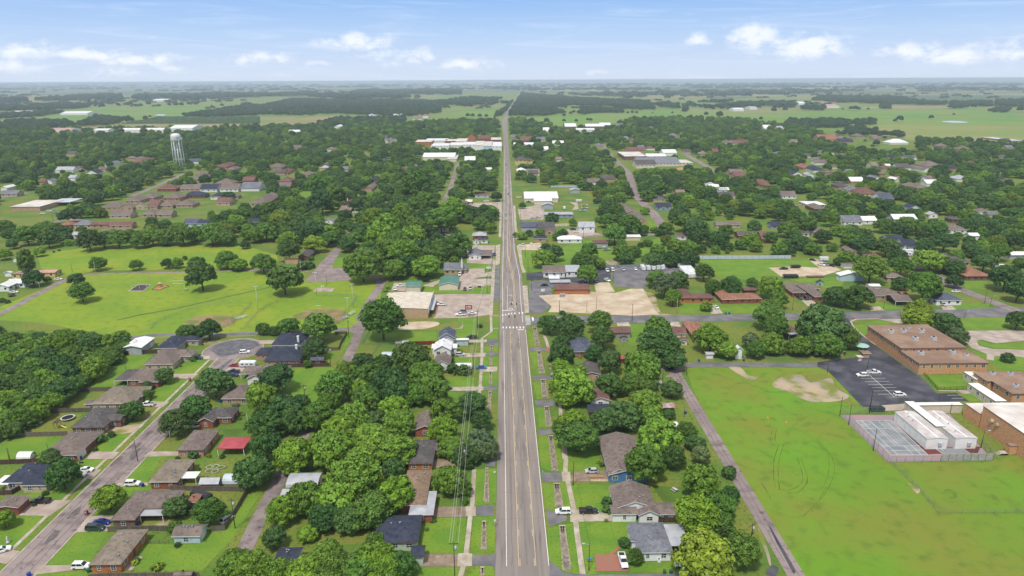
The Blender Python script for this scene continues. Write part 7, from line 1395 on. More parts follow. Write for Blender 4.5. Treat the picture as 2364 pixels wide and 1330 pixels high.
for k in range(6):
 a,c=k*math.pi/3+.35,(k+1)*math.pi/3+.35;f=lambda z:tr_*(1.12-.15*z/zb)
 for z0,z1 in((0,zb*.36),(zb*.36,zb*.7),(zb*.7,zb)):
  mb.tube((math.cos(a)*f(z0),math.sin(a)*f(z0),z0),(math.cos(c)*f(z1),math.sin(c)*f(z1),z1),.035,n=4);mb.tube((math.cos(c)*f(z0),math.sin(c)*f(z0),z0),(math.cos(a)*f(z1),math.sin(a)*f(z1),z1),.035,n=4)
mb.build('brace_rod',m_wt,wt_)
for k in range(4):mb=MB();mb.tube((-4.5+k*2.9,1.5,zb+9),(-4.5+k*2.9,1.5,zb+17),.12,n=5);mb.build('antenna',m_steel,wt_)
mb=MB();mb.box(tr_+1.2,tr_+2.4,-.6,.6,zb+2.6,zb+5.2);mb.build('antenna_panel',m_box,wt_)
def patch_on_tank(u0,u1,z0,z1,m,nm):
 mb=MB();n=6
 for i in range(n+1):
  a=-math.pi/2+u0+(u1-u0)*i/n
  for z in(z0,z1):mb.v.append((math.cos(a)*(tr_+.04),math.sin(a)*(tr_+.04),zb+z))
 mb.f=[(2*i,2*i+2,2*i+3,2*i+1)for i in range(n)];mb.m=[0]*n;mb.build(nm,m,wt_)
m_logo=flat('logo_brown',(.20,.17,.17),.6);m_let=flat('letter_grey',(.42,.41,.42),.6)
base=math.atan2(-wx,wy)*0+math.atan2(wx,wy)*-1
vd=math.atan2(-wy,-wx)+math.pi/2
for u0,u1,z0,z1,m_,nm in[(.16,.40,3.6,5.4,m_logo,'painted_emblem'),(.22,.34,5.4,5.8,m_logo,'painted_emblem'),(-.28,-.18,4.9,5.6,m_let,'painted_letter'),(-.10,-.02,5.6,6.1,m_let,'painted_letter'),(.02,.10,5.9,6.3,m_let,'painted_letter'),(.14,.22,6.05,6.4,m_let,'painted_letter'),(.32,.40,6.05,6.4,m_let,'painted_letter'),(.46,.54,5.9,6.3,m_let,'painted_letter'),(.10,.17,2.6,3.0,m_let,'painted_letter'),(.20,.27,2.6,3.0,m_let,'painted_letter'),(.30,.37,2.6,3.0,m_let,'painted_letter'),(.40,.47,2.6,3.0,m_let,'painted_letter'),(-.2,-.12,1.8,2.5,m_let,'painted_letter')]:
 patch_on_tank(vd+u0,vd+u1,z0,z1,m_,nm)
m_sig=flat('signal_black',(.012,.012,.012),.6);m_sigr=flat('signal_red',(.35,.02,.02),.3);m_siga=flat('signal_amber',(.35,.18,.02),.3);m_sigg=flat('signal_green',(.02,.25,.12),.3)
def mast(t,bx,by,ty,arm,heads,label):
 x,y=TG(t,bx,by);h=height_to(0,T(t,0,ty)[1],x,y);o=thing('traffic_signal',label,'traffic light',(x,y,0))
 b=MB();b.tube((0,0,0),(0,0,h),.14,.10,8);b.build('pole',m_steel,o);b=MB();b.tube((0,0,h-.15),(arm,0,h+.05),.09,.06,6);b.build('mast_arm',m_steel,o)
 for k in heads:
  b=MB();b.box(k-.28,k+.28,-.16,.16,h-1.0,h+.35);hd=b.build('signal_head',m_sig,o)
  for j,mm in enumerate((m_sigr,m_siga,m_sigg)):
   b=MB();b.tube((k,-.162,h+.12-j*.4),(k,-.20,h+.12-j*.4),.13,n=8);b.build('signal_lens',mm,hd)
mast('V',1735,968,806,11.5,(8.2,11.2),'traffic signal whose long arm reaches over the road from the left');mast('X',782,560,380,-13,(-7.2,-10.0),'traffic signal whose long arm reaches over the road from the right')
def letters(b,x0,x1,z0,z1,y,seed,gap=.25):
 """rows of small block marks where the photograph shows lettering too small to read"""
 rr=random.Random(seed);x=x0
 while x<x1-.05:
  w_=rr.uniform(.14,.22)*(z1-z0)/.35
  if rr.random()<.12:x+=w_;continue
  b.box(x,min(x+w_,x1),y,y+.02,z0,z1-rr.choice((0,0,.25))*(z1-z0));x+=w_*1.35
def sign(t,bx,by,ty,w,h,label,col,txt,name='shop_sign',frame=None):
 x,y=TG(t,bx,by);H_=height_to(0,T(t,0,ty)[1],x,y);o=thing(name,label,'sign',(x,y,0))
 b=MB();b.tube((0,0,0),(0,0,H_-h),.10,n=8);b.build('post',m_steel,o)
 b=MB();b.box(-w/2,w/2,-.12,.12,H_-h,H_);p=b.build('board',col,o)
 if frame:b=MB();b.box(-w/2-.15,w/2+.15,-.09,.09,H_-h-.15,H_+.15);b.build('frame',frame,p)
 if txt:
  b=MB()
  for j,(z0,z1)in enumerate(txt):letters(b,-w*.36,w*.36,H_-h+h*z0,H_-h+h*z1,-.145,5+j)
  b.build('lettering',m_box,p)
sign('V',1383,822,650,3.6,2.3,'red shop sign with two rows of white lettering on a pole in the car park',flat('sign_red',(.36,.012,.03),.4),((.52,.80),(.20,.46)),frame=flat('sign_edge',(.62,.32,.34),.5))
bo=sign('X',1436,560,322,.2,.3,'grey two-tier billboard beside the pole at the gravel lot',m_pale,None,'billboard')
bb=[o for o in bpy.data.objects if o.get('label','').startswith('grey two-tier')][0];b=MB();b.box(.08,3.2,-.1,.1,9.3,10.4);b.build('upper_board',m_unit,bb);b=MB();b.box(.08,3.2,-.12,.14,8.75,9.1);b.build('dark_board',m_trimb,bb);b=MB();b.box(-.1,3.2,.1,.18,8.4,8.5);b.build('catwalk',m_btrim,bb)
sign('K',345,1110,1060,2.2,1.6,'small white sign on the cracked forecourt',m_box,((.25,.4),(.55,.7)),'yard_sign')
sign('V',1538,440,375,2.0,1.0,'small dark sign on the green strip by the shop',m_trimb,None,'yard_sign')
sign('V',1668,150,100,3.0,1.3,'white sign on a green island by the church hall drive',m_box,((.3,.6),),'yard_sign')
sign('E',365,850,790,.5,.5,'white post box at the left kerb of the main road, nearest one',m_box,None,'post_box');sign('E',362,375,350,.5,.5,'white post box at the left kerb of the main road, by the dark ditch',m_box,None,'post_box');sign('E',1225,1180,1140,1.4,.4,'small blue sign on the dark lamp pole by the brick drive',flat('sign_blue',(.05,.25,.45),.5),None,'street_sign');sign('B',748,305,262,1.4,.5,'dark name board on the lawn behind the white sedan',m_trimb,None,'yard_sign')
sh=next(o for o in bpy.data.objects if o.get('label','').startswith('white shop with green'))
a_=TG('V',945,362,3.4);b_=TG('V',1232,362,3.4);yy=a_[1]+.45-sh.location[1]-.03;x0_=a_[0]-sh.location[0];wd=b_[0]-a_[0]
mb=MB();letters(mb,x0_+wd*.38,x0_+wd*.52,3.05,3.42,yy-.02,2);letters(mb,x0_+wd*.55,x0_+wd*.74,3.05,3.42,yy-.02,9);mb.build('lettering',m_btrim,sh)
for f in(.38,.68,.86):
 o=link('window',win_mesh(1.0,1.9),sh,(x0_+wd*f,yy+.01,.6))
wh=next(o for o in bpy.data.objects if o.get('label','').startswith('large tan warehouse'))
a_=TG('V',795,712,5.2);xx=a_[0]-wh.location[0];y0_=a_[1]-wh.location[1];dpt=-2*y0_
mb=MB();mb.box(xx,xx+.35,y0_+.4,-y0_-.4,3.0,6.1);mb.build('shop_parapet',flat('parapet_grey',(.52,.50,.47),.7),wh)
mb=MB();mb.box(xx+.1,xx+2.3,y0_+dpt*.2,-y0_-dpt*.08,2.7,2.85);mb.build('canopy_roof',m_unit,wh)
mb=MB();mb.box(xx+.02,xx+.06,y0_+dpt*.25,y0_+dpt*.9,.3,2.4);mb.build('shop_window',m_glass,wh)
mb=MB();mb.box(xx+.36,xx+.42,y0_+dpt*.52,y0_+dpt*.66,4.0,5.6);mb.build('shop_board',flat('shop_blue',(.03,.06,.30),.5),wh)
mb=MB();mb.box(xx+2.6,xx+3.6,y0_+dpt*.1,-y0_-dpt*.1,.0,.14);mb.build('shop_step',m_brick,wh)
ch=next(o for o in bpy.data.objects if o.get('label','').startswith('brick church hall'));p=TG('V',1285,95,5);mb=MB();mb.lathe([(.7,3.2),(.6,7.2),(.02,11.5)],p[0]-ch.location[0],p[1]-ch.location[1],4);mb.build('steeple',m_trim,ch)
def lathe_thing(name,label,cat,t,x,y,prof,m,n=14,z=0.0):
 p=TG(t,x,y,z);o=thing(name,label,cat,(p[0],p[1],0));b=MB();b.lathe(prof,0,0,n);b.build('body',m,o,True);return o
tp_=thing('trampoline','round black trampoline with a white rim in the yard','trampoline',(*TG('A',614,962,.4),0));b=MB();b.lathe([(2.0,.80),(2.35,.78),(2.35,.88),(2.0,.86)],0,0,24,caps=False);b.build('rim',m_box,tp_);b=MB();b.lathe([(.05,.83),(2.0,.83),(2.0,.81)],0,0,24);b.build('mat',m_sig,tp_)
for k in range(6):b=MB();b.tube((2.2*math.cos(k*1.047),2.2*math.sin(k*1.047),0),(2.2*math.cos(k*1.047),2.2*math.sin(k*1.047),1.9),.04,n=5);b.build('leg',m_steel,tp_)
def bin_(t,x,y,col,label):
 p=TG(t,x,y,.5);o=thing('wheelie_bin',label,'bin',(p[0],p[1],.03),U(-.4,.4));b=MB();b.add([(-.28,-.3,.08),(.28,-.3,.08),(.28,.3,.08),(-.28,.3,.08),(-.36,-.4,1.0),(.36,-.4,1.0),(.36,.4,1.0),(-.36,.4,1.0)],[(4,5,6,7),(0,1,5,4),(1,2,6,5),(2,3,7,6),(3,0,4,7)]);b.build('body',col,o);b=MB();b.box(-.38,.38,-.44,.4,1.0,1.09);b.build('lid',col,o)
 for s in(-1,1):b=MB();b.tube((s*.3,.3,.12),(s*.36,.3,.12),.13,n=8);b.build('wheel',m_tyre,o)
m_bb=flat('bin_blue',(.015,.05,.32),.5);m_bg=flat('bin_green',(.02,.11,.06),.5)
for t,x,y,c,lb in[('B',735,225,m_bb,'blue bin by the white garage door'),('B',1297,474,m_bb,'blue bin beside the white crossover on the drive'),('B',262,1288,m_bb,'blue bin at the near left kerb of the street'),('B',805,1252,m_bg,'green bin by the nearest white crossover'),('E',1907,1262,m_bg,'green bin, left of a pair behind the grey-roofed house'),('E',1967,1262,m_bg,'green bin, right of a pair behind the grey-roofed house'),('F',2082,912,m_bb,'blue bin by the slim pole on the lane'),('F',2205,442,m_bb,'blue bin on the alley by the white box shed'),('W',520,318,m_bb,'blue bin beside the chapel-like shed'),('H',655,440,m_bb,'blue bin at the top of the school car park'),('A',1990,810,m_bb,'blue bin at the corner of the tan brick house'),('K',1905,1270,m_bb,'blue bin, left of a pair on the cross street'),('K',1935,1270,m_bb,'blue bin, right of a pair on the cross street'),('V',872,612,m_bb,'blue bin by the shopfront of the tan warehouse'),('B',1240,830,m_bb,'blue barrel bin in the back yard of the long brown house')]:bin_(t,x,y,c,lb)
sk=thing('skip','dark green waste skip at the edge of the school car park','skip',(*TG('H',1018,880,.7),.05));b=MB();b.box(-2.6,2.6,-1.0,1.0,.15,1.5);b.build('body',flat('skip_green',(.012,.06,.045),.5),sk);b=MB();b.box(-2.65,-.05,-1.05,1.0,1.5,1.58);b.box(.05,2.65,-1.05,1.0,1.5,1.58);b.build('lid',m_sig,sk)
um=thing('parasol','pale green parasol in the garden behind the school car park','parasol',(*TG('H',872,350),0));b=MB();b.tube((0,0,0),(0,0,3.2),.06,n=6);b.build('pole',m_pole,um);b=MB();b.lathe([(3.4,2.7),(1.8,3.05),(.05,3.35)],0,0,10);b.build('canopy',flat('parasol_green',(.30,.50,.42),.7),um)
House('H','small tan-roofed shed below the green parasol','gravel','tan',[(890,970,378,348,'gx',2.3,.2)],'shed','shed',win=False,door=False)
House('H','cream store box in front of the small tan-roofed shed','cream','cream',[(850,898,412,392,'flat',2.0)],'shed','shed',win=False,door=False)
House('H','cream lean-to between the trees and the car park','cream','tan',[(690,730,360,335,'gy',2.4,.3)],'shed','shed',win=False,door=False)
House('B','translucent greenhouse with a dark base in the garden plots','gmet','grey',[(1805,1985,470,405,'gx',1.8,.6)],'greenhouse','greenhouse',win=False,door=False)
House('B','rounded white hoop greenhouse half under a dark tree','pale','white',[(2022,2245,462,368,'barrel',.7,.9)],'greenhouse','greenhouse',win=False,door=False)
House('B','white hoop tent on the bright lawn at the left edge','wmet','white',[(148,275,240,168,'barrel',.5,1.0)],'hoop_tent','tent',win=False,door=False)
for i,(x,y)in enumerate([(1910,315),(1960,310),(2010,318),(1905,350),(1955,355)]):
 p=TG('B',x,y);o=thing('garden_bed',f'{["first", "second", "third", "fourth", "fifth"][i]} round raised bed of the garden plots behind the tan house','garden bed',(p[0],p[1],0));b=MB();b.lathe([(1.2,0),(1.25,.4),(1.05,.4),(1.0,.3)],0,0,14);b.build('rim',m_conc,o);b=MB();b.lathe([(.01,.34),(1.02,.32),(1.02,.1)],0,0,12);b.build('soil',m_lawn_d,o)
ps=thing('play_set','wooden play tower with a yellow slide in the trampoline yard','play set',(*TG('A',525,1050),0));b=MB()
for sx in(-.8,.8):
 for sy in(-.8,.8):b.tube((sx,sy,0),(sx,sy,2.6),.07,n=5)
b.build('frame',m_pole,ps);b=MB();b.add([(-1,-1,2.5),(1,-1,2.5),(1,1,2.5),(-1,1,2.5),(0,-1,3.5),(0,1,3.5)],[(0,1,4),(1,2,5,4),(2,3,5),(3,0,4,5)]);b.build('roof',m_btrim,ps);b=MB();b.add([(.8,-.3,1.3),(.8,.3,1.3),(3.0,.3,.15),(3.0,-.3,.15)],[(0,1,2,3)]);b.box(.8,.9,-.35,.35,1.1,1.5);b.build('slide',flat('slide_yellow',(.70,.55,.18),.5),ps)
def slab(name,label,cat,t,pts,m,z=.06,edge=None):
 P_=poly(t,*pts);ox=sum(p[0]for p in P_)/len(P_);oy=sum(p[1]for p in P_)/len(P_);o=thing(name,label,cat,(ox,oy,0));b=MB();b.sheet([(p[0]-ox,p[1]-oy)for p in P_],z);b.build('surface',m,o)
 if edge:
  Q_=[(p[0]-ox,p[1]-oy)for p in P_];Q_.append(Q_[0]);b=MB();l_,r_=offset(Q_,.18);n=len(Q_)
  b.add([(p[0],p[1],0)for p in l_]+[(p[0],p[1],0)for p in r_]+[(p[0],p[1],.3)for p in l_]+[(p[0],p[1],.3)for p in r_],[(2*n+i,3*n+i,3*n+i+1,2*n+i+1)for i in range(n-1)]+[(i,2*n+i,2*n+i+1,i+1)for i in range(n-1)]+[(n+i,n+i+1,3*n+i+1,3*n+i)for i in range(n-1)]);b.build('edging',edge,o)
 return o
sw_=slab('swing_pit','dark play pit with a swing frame in the park','play pit','I',(1098,1080,1180,1028,1285,1028,1222,1080),flat('dark_bark',(.055,.04,.045),.95,col2=(.09,.065,.065),scale=.5),edge=m_pale)
g0=TG('I',1190,1055);sg=thing('swing_set','swing frame standing in the dark play pit','swings',(g0[0],g0[1],0),.55);b=MB();b.tube((-4,0,2.6),(4,0,2.6),.07,n=5)
for sx in(-4,0,4):
 for sy in(-1.2,1.2):b.tube((sx,0,2.6),(sx,sy,0),.06,n=5)
b.build('frame',m_pale,sg)
for k in(-3,-1.2,1.2,3):b=MB();b.tube((k-.2,0,2.6),(k-.2,0,.5),.02,n=3);b.tube((k+.2,0,2.6),(k+.2,0,.5),.02,n=3);b.box(k-.25,k+.25,-.12,.12,.45,.52);b.build('swing',m_sig,sg)
slab('play_pit','orange play pit with a dark border in the park','play pit','I',(1298,1068,1340,1035,1370,1028,1420,1032,1445,1042,1400,1052,1370,1070),flat('orange_bark',(.46,.22,.10),.95,col2=(.36,.17,.08),scale=.4),edge=m_btrim)
pg=thing('climbing_set','orange climbing set in the orange play pit','play set',(*TG('I',1368,1045),0));b=MB()
for k in range(6):b.tube((1.6*math.cos(k),1.6*math.sin(k),0),(.9*math.cos(k),.9*math.sin(k),2.4),.08,n=5)
b.build('frame',flat('play_orange',(.40,.14,.04),.5),pg);b=MB();b.box(-1,1,-1,1,1.2,1.32);b.build('deck',m_btrim,pg);b=MB();b.lathe([(1.3,2.4),(.1,3.3)],0,0,6);b.build('canopy',flat('play_tan',(.5,.3,.15),.6),pg)
slab('ball_court','small concrete basketball court in the park','court','Y',(1528,348,1560,308,1762,305,1735,346),m_concp)
hp=thing('basketball_hoop','basketball hoop at the edge of the small park court','hoop',(*TG('Y',1632,348),0));b=MB();b.tube((0,0,0),(0,0,3.4),.09,n=6);b.build('pole',m_steel,hp);b=MB();b.box(-.9,.9,.25,.3,2.7,3.8);b.build('backboard',m_box,hp)
def bench(t,x,y,ang,label,l=4.5,rows=3):
 o=thing('bleacher',label,'bleacher',(*TG(t,x,y),0),math.radians(ang))
 for k in range(rows):b=MB();b.box(-l/2,l/2,k*.6,k*.6+.3,.4+k*.3,.46+k*.3);b.build('seat',m_box,o)
 b=MB()
 for s in(-1,0,1):b.box(s*l*.42-.04,s*l*.42+.04,0,rows*.6-.3,0,.4);
 b.build('frame',m_steel,o)
bench('Y',750,640,50,'white bleacher between the two ball fields',7);bench('Y',1965,592,70,'white bleacher behind the right foul line',6);bench('Y',1890,640,60,'white bleacher beside the backstop of the right field',4)
for i,(x,y)in enumerate([(1515,998),(1520,1020)]):bench('I',x,y,0,['pale bench in the park, far one of a pair','pale bench in the park, near one of a pair'][i],7,1)
def picnic(t,x,y,ang,label):
 o=thing('picnic_table',label,'table',(*TG(t,x,y),0),math.radians(ang));b=MB();b.box(-.9,.9,-.38,.38,.72,.78);b.build('tabletop',m_pale,o)
 for s in(-1,1):b=MB();b.box(-.9,.9,s*.75-.14,s*.75+.14,.42,.47);b.build('seat',m_pale,o)
 b=MB();b.box(-.7,-.6,-.7,.7,.0,.7);b.box(.6,.7,-.7,.7,0,.7);b.build('frame',m_btrim,o)
picnic('E',2000,525,-55,'pale picnic table on the dark lawn behind the screened-porch house');picnic('Y',1045,205,0,'pale table at the foot of the park tree');picnic('Y',142,330,0,'pale table under the left park tree')
m_lum=mat('lumber',(.42,.24,.12),.85,col2=(.30,.17,.09),scale=1.5);m_lum2=mat('pale_lumber',(.55,.43,.27),.85,col2=(.42,.32,.2),scale=1.5)
for t,x,y,l,w_,h_,mm,lb in[('E',1290,395,4.6,1.1,.5,m_lum,'stack of orange lumber beside the silver hatchback'),('E',1315,428,5.5,1.0,.3,m_lum2,'stack of pale boards in front of the orange lumber'),('E',1515,425,3.6,1.6,.9,m_lum,'tall orange lumber bundle by the house wall')]:
 p=TG(t,x,y,.3);o=thing('lumber_stack',lb,'lumber',(p[0],p[1],.06),U(-.05,.05));n=int(w_/.18)
 for k in range(int(h_/.15)):
  b=MB()
  for i in range(n):b.box(-l/2+U(-.15,.15),l/2+U(-.3,.2),-w_/2+i*.18,-w_/2+i*.18+.15,k*.15,k*.15+.13)
  b.build('board_layer',mm,o)
ac=thing('air_conditioner','white air conditioner behind the grey-roofed house','air conditioner',(*TG('E',1855,1172),0));b=MB();b.box(-.45,.45,-.4,.4,.1,.95);b.build('casing',m_box,ac);b=MB();b.lathe([(.3,.95),(.3,1.0)],0,0,10);b.build('fan_grille',m_sig,ac)
for t,x,y,lb in[('B',790,745,'small brick post box column at the right of the street'),('A',1715,625,'brick post box column at the left kerb by the red brick house')]:
 o=thing('post_box',lb,'post box',(*TG(t,x,y),0));b=MB();b.box(-.4,.4,-.4,.4,0,1.5);b.build('column',WA['red'],o);b=MB();b.box(-.2,.2,-.45,-.38,.95,1.25);b.build('box_door',m_unit,o)
hd_=lathe_thing('fire_hydrant','yellow fire hydrant at the crossing corner','hydrant','X',785,858,[(.25,0),(.25,.1),(.18,.12),(.18,.75),(.26,.78),(.24,.95),(.05,1.1)],flat('hydrant_yellow',(.65,.50,.04),.4),10)
b=MB();b.tube((-.32,0,.55),(.32,0,.55),.10,n=8);b.build('outlet',flat('hydrant_yellow',(.65,.50,.04),.4),hd_)
st_=lathe_thing('garden_statue','pale garden statue on a pedestal in the left lawn','statue','B',75,1000,[(.45,0),(.45,.5),(.25,.55),(.3,1.2),(.34,1.6),(.16,1.85),(.2,2.05),(.05,2.25)],m_pale,10)
for i,(x,y)in enumerate([(955,955),(765,910)]):
 lathe_thing('field_cone',['orange marker cone on the playing field by the scorched turf','orange marker cone on the playing field, farther left'][i],'cone','W',x,y,[(.45,0),(.45,.06),(.3,.08),(.07,.7)],flat('cone_orange',(.55,.16,.03),.6),10)
lathe_thing('traffic_barrel','orange and white barrel at the mouth of the school drive','barrel','H',812,62,[(.35,0),(.33,.4),(.3,1.1),(.2,1.15)],flat('barrel_orange',(.60,.14,.06),.5),12)
LM=[('A',1250,280,'white metal barn'),('A',2105,342,'turning circle'),('A',612,950,'trampoline'),('A',2080,1180,'red metal canopy'),('B',1690,920,'pale blue garden shed'),('B',1950,330,'garden plots'),('B',80,620,'open brick carport'),('B',750,350,'paired white sedans'),('B',866,860,'dark green van'),('C',780,440,'corrugated barn'),('C',1640,900,'large navy-roofed house'),('C',1850,500,'gravel-brown roof'),('C',630,1100,'small navy outbuilding'),('D',580,765,'pale pink tin shed'),('D',900,440,'dark red garden shed'),('D',620,250,'navy-roofed chimney house'),('D',2040,300,'row of joined white roofs'),('D',1550,390,'pale blue metal shed'),('C',1840,180,'black-roofed orange brick house'),('V',450,600,'tan warehouse'),('D',1830,125,'sandy oval'),('V',1090,330,'green-roofed shop'),('V',1150,120,'brick church hall'),('E',1590,200,'blue-gabled house'),('E',1650,600,'screened-porch house'),('E',1800,950,'grey-roofed white house'),('E',1400,1180,'brick drive'),('F',1310,730,'red-brown roofed house'),('F',1160,300,'grey hip-roofed brick house'),('F',1240,510,'tan-fronted grey roof'),('F',1500,180,'blue-grey back-porch house'),('W',470,230,'chapel-like shed'),('F',1930,850,'rusty tin shed'),('H',870,330,'green parasol'),('H',1400,230,'brick school'),('H',2150,310,'school drive'),('K',2040,1120,'long rust-roofed house'),('K',1680,1110,'white-windowed brick house'),('L',380,1060,'L-shaped house'),('L',1050,1090,'gabled carport house'),('L',1580,1130,'blue-grey corner house'),('L',750,940,'pale blue workshop'),('L',1250,690,'steep white gable'),('L',1830,920,'rust-roofed gabled house'),('K',1280,878,'box trailers'),('K',590,1060,'orange brick shop'),('K',750,930,'black lot'),('K',575,630,'white hip-roofed house'),('K',720,520,'tall white gabled building'),('K',240,690,'gravel forecourt'),('K',840,665,'boat shed'),('K',330,260,'long white store'),('K',1110,400,'brown apartment strip'),('K',1900,890,'mown lot'),('I',1190,1055,'dark play pit'),('I',1370,1045,'orange play pit'),('I',280,920,'tan mobile home'),('I',128,800,'tiny white playhouse'),('J',340,830,'cream shed'),('J',700,800,'park street'),('J',660,480,'white gabled cottage'),('J',1620,550,'pale mobile home'),('J',1930,750,'low white bungalow'),('J',1945,600,'red-sided house'),('I',850,500,'long pinkish ranch house'),('I',1670,490,'blue-grey roofed pair'),('M',1640,900,'water tower'),('N',1800,690,'downtown row'),('N',1630,820,'white downtown warehouse'),('O',1400,860,'far school'),('O',180,860,'yellow school house'),('N',1145,660,'church spire'),('L',900,220,'yellow house'),('L',1210,450,'grey metal warehouse'),('L',450,330,'long white flat roof'),('Q',900,690,'far right clearing'),('I',1180,320,'brown-roofed cluster'),('I',200,330,'flat white store'),('J',460,280,'bright clearing'),('O',780,550,'far barns'),('L',1980,120,'ball ground floodlights'),('K',2120,590,'red brick ranch house'),('Q',1550,900,'broad brown roof'),('N',500,1000,'left woods roofs')]
LMW=[(*TG(t,x,y),*T(t,x,y),n)for t,x,y,n in LM]
NTH=['nearest','second','third','fourth','fifth','sixth','seventh','eighth','ninth','tenth','eleventh','twelfth','thirteenth','fourteenth','fifteenth','sixteenth']
def name_all(items):
 """items: (object, x, y, description). A label from the nearest landmark, the side of it and the count outwards on that side."""
 book={}
 for o,x,y,d in items:
  u,v,dep=PX(x,y,2);q=min(LMW,key=lambda l:math.hypot(l[0]-x,(l[1]-y)*.8));du,dv=u-q[2],v-q[3]
  rel=('on its left' if du<0 else 'on its right')if abs(du)>abs(dv)*1.3 else('behind it' if dv<0 else 'in front of it')
  book.setdefault((q[4],rel),[]).append((math.hypot(x-q[0],y-q[1]),o,d))
 for(n,rel),l in book.items():
  l.sort(key=lambda z:z[0])
  for i,(_,o,d)in enumerate(l):
   o['label']=f'{d} {rel.replace("it", "the " + n) if len(l) == 1 and " its" not in rel else f"{NTH[min(i, 15)]} out from the {n}, {rel}"}' if len(l)>1 else(f'{d} {rel.replace("it", "the " + n)}' if ' its' not in rel else f'{d} beside the {n}, {rel}')
cand=[]
for i,(u,v,rp,k)in enumerate(TREES):
 x,y,r=place_crown(u,v,rp);cand.append((rp,x,y,r,k,0))
for i,(x,y,r)in enumerate(WOODTREES):
 d=PX(x,y,4)[2];cand.append((r*F_PX/d,x,y,r,'dnndbdb'[i%7],1))
cand.sort(key=lambda c:-c[0])
keep,rest=cand[:300],cand[300:]
named=[];SH=[]
for i,(rp,x,y,r,k,wd)in enumerate(keep):
 near=sum(1 for c in cand if c[1]!=x and math.hypot(c[1]-x,c[2]-y)<(c[3]+r)*1.0)
 o=make_tree(x,y,r,k,'',idx=i*7+int(x)%5,lift=.10 if wd or near>=3 else(.2 if near else .34))
 sz='spreading' if r>7.5 else('small' if r<3.6 else 'round-crowned')
 if wd:
  row='far end' if y>330 else('middle' if y>285 else 'near end');o['label']=f'{WORDS[k]} tree in the {row} of the creek wood';o['group']=f'{WORDS[k]} trees, {row} of the creek wood'
 else:named.append((o,x,y,f'{sz} {WORDS[k]} tree'))
for t,x,y,rp,lb in[('I',245,955,82,'tall dark conifer-like tree in front of the tan mobile home')]:
 a,b_=TG(t,x,y);d=PX(a,b_,8)[2];r=rp*TL[t][2]*d/F_PX*1.1;o=make_tree(a,b_,r,'n',lb,tall=True,lift=.1)
SHR=[('A',900,1150,55,'d','clipped dark shrub by the drive of the long brown brick house'),('A',1632,312,24,'y','golden shrub before the navy-roofed house'),('A',1752,1285,60,'d','dark bush at the corner of the house left of the red canopy'),('A',1000,1110,40,'d','low dark shrub beside the grey porch drive'),('B',1430,1212,60,'y','low yellowish shrub on the lawn by the bottom fence'),('C',1970,795,30,'d','small round shrub on the lawn left of the brown drive'),('E',1390,620,60,'d','dark shrub at the left end of the screened-porch house, upper one'),('E',1395,690,60,'d','dark shrub at the left end of the screened-porch house, lower one'),('E',1345,285,30,'d','narrow shrub at the wall of the blue-gabled house'),('F',1260,395,70,'d','dark bushes before the grey hip-roofed brick house'),('V',1540,950,45,'d','ragged bush at the foot of the pole below the warehouse'),('J',450,862,60,'d','clipped hedge shrub before the cream shed'),('J',500,862,45,'d','right end of the clipped hedge before the cream shed'),('D',2140,520,70,'d','long dark hedge shrub before the white camper, left half'),('D',2230,530,70,'d','long dark hedge shrub before the white camper, right half'),('K',510,1262,30,'d','bush at the foot of the billboard pole'),('V',220,400,40,'y','yellowish bush at the bend of the park street'),('V',190,440,38,'b','green bush below the yellowish one at the bend'),('H',1100,300,20,'d','dark shrub by the school ramp'),('H',970,205,22,'d','round shrub at the corner of the brick school'),('I',20,1160,30,'d','dark shrub in the front garden at the left edge'),('I',65,1170,25,'d','second dark shrub in the front garden at the left edge'),('I',100,1110,30,'g','pale shrub beside the white sedan at the left edge'),('I',460,745,12,'d','tiny bush on the meadow'),('I',505,730,14,'d','tiny bush right of the other on the meadow')]
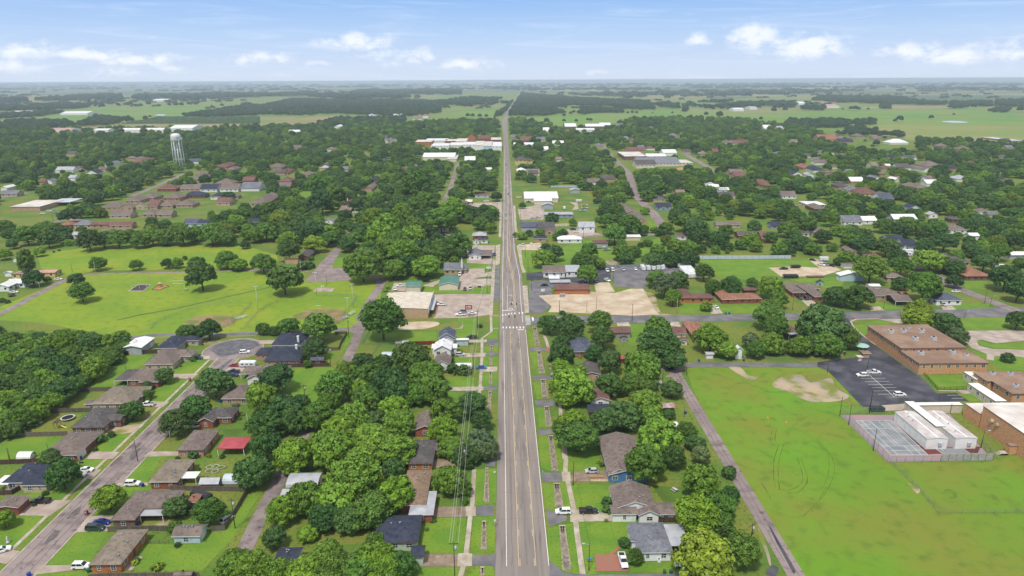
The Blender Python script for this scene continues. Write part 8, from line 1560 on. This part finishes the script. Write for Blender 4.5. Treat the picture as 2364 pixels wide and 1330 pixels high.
for t,x,y,rp,k,lb in SHR:
 u,v=T(t,x,y);z=1.0
 for _ in range(4):a,b_=G(u,v,z);d=PX(a,b_,z)[2];r=rp*TL[t][2]*d/F_PX;z=r*.5
 make_tree(a,b_,r,k,lb,shrub=True,lift=.05)
rs=random.Random(17)
for(x0,x1,y0,y1)in[f for f in FOOT if PX((f[0]+f[1])/2,f[2],0)[1]>700 and f[1]-f[0]>9 and f[0]<60][:46]:
 for _ in range(2):
  sd_=rs.random()<.5;x=rs.uniform(x0+1,x1-1)if sd_ else(x1+.3 if x0<0 else x0-.3);y=y0+.1 if sd_ else rs.uniform(y0+1,y1-1)
  if any(a<x<b_ and c_<y<d_ for a,b_,c_,d_ in FOOT if(a,c_)!=(x0,y0)):continue
  k=rs.choice('ddnyg');r=rs.uniform(.6,1.15);o=make_tree(x,y,r,k,'',shrub=True,lift=.05);o['sh']=1;SH.append((o,x,y,f'{WORDS[k]} shrub'))
name_all(named);name_all(SH)
for s_ in SH:del s_[0]['sh']
name_all([(h[0],h[2],h[3],h[1]+'ed house')for h in HOUSES if h[0].get('small')])
for h in HOUSES:
 if h[0].get('small'):del h[0]['small']
SRC=[]
for me in[c[0]for c in CROWN]:
 SRC.append(next(o for o in bpy.data.objects if o.data==me))
V_,Q_,cs_=crown_arrays(400,12,16,.6,.16);gm=np_mesh('grove',V_,Q_,m_leaf)
gx,gy=G(330,228);gv=link('grove',gm,None,(gx,gy,2));gv.scale=(40,40,14);gv.color=(*GROVE_T,1);tag(gv,'lone dark grove far out on the left plain','grove',None,'stuff')
SRC.append(gv)
pts=[]
for x,y,r,nz in CAN+[(c[1],c[2],c[3],0)for c in rest]:
 k=rc.choice('nnndddb' if nz<.3 else 'nnddbny');c=KIND[k];f=rc.uniform(.70,1.18)
 if k=='y':f*=.75
 pts.append((x,y,r*.15,r,r*rc.uniform(.85,1.15),rc.uniform(0,6.28),rc.randrange(10),tuple(q*f for q in c)))
scatter('tree_canopy','sea of garden and street trees spreading over the middle of the town','tree canopy',pts,SRC)
scatter('far_woods','woods, tree lines and hedgerows scattered over the far plain','woods',farpts,SRC)
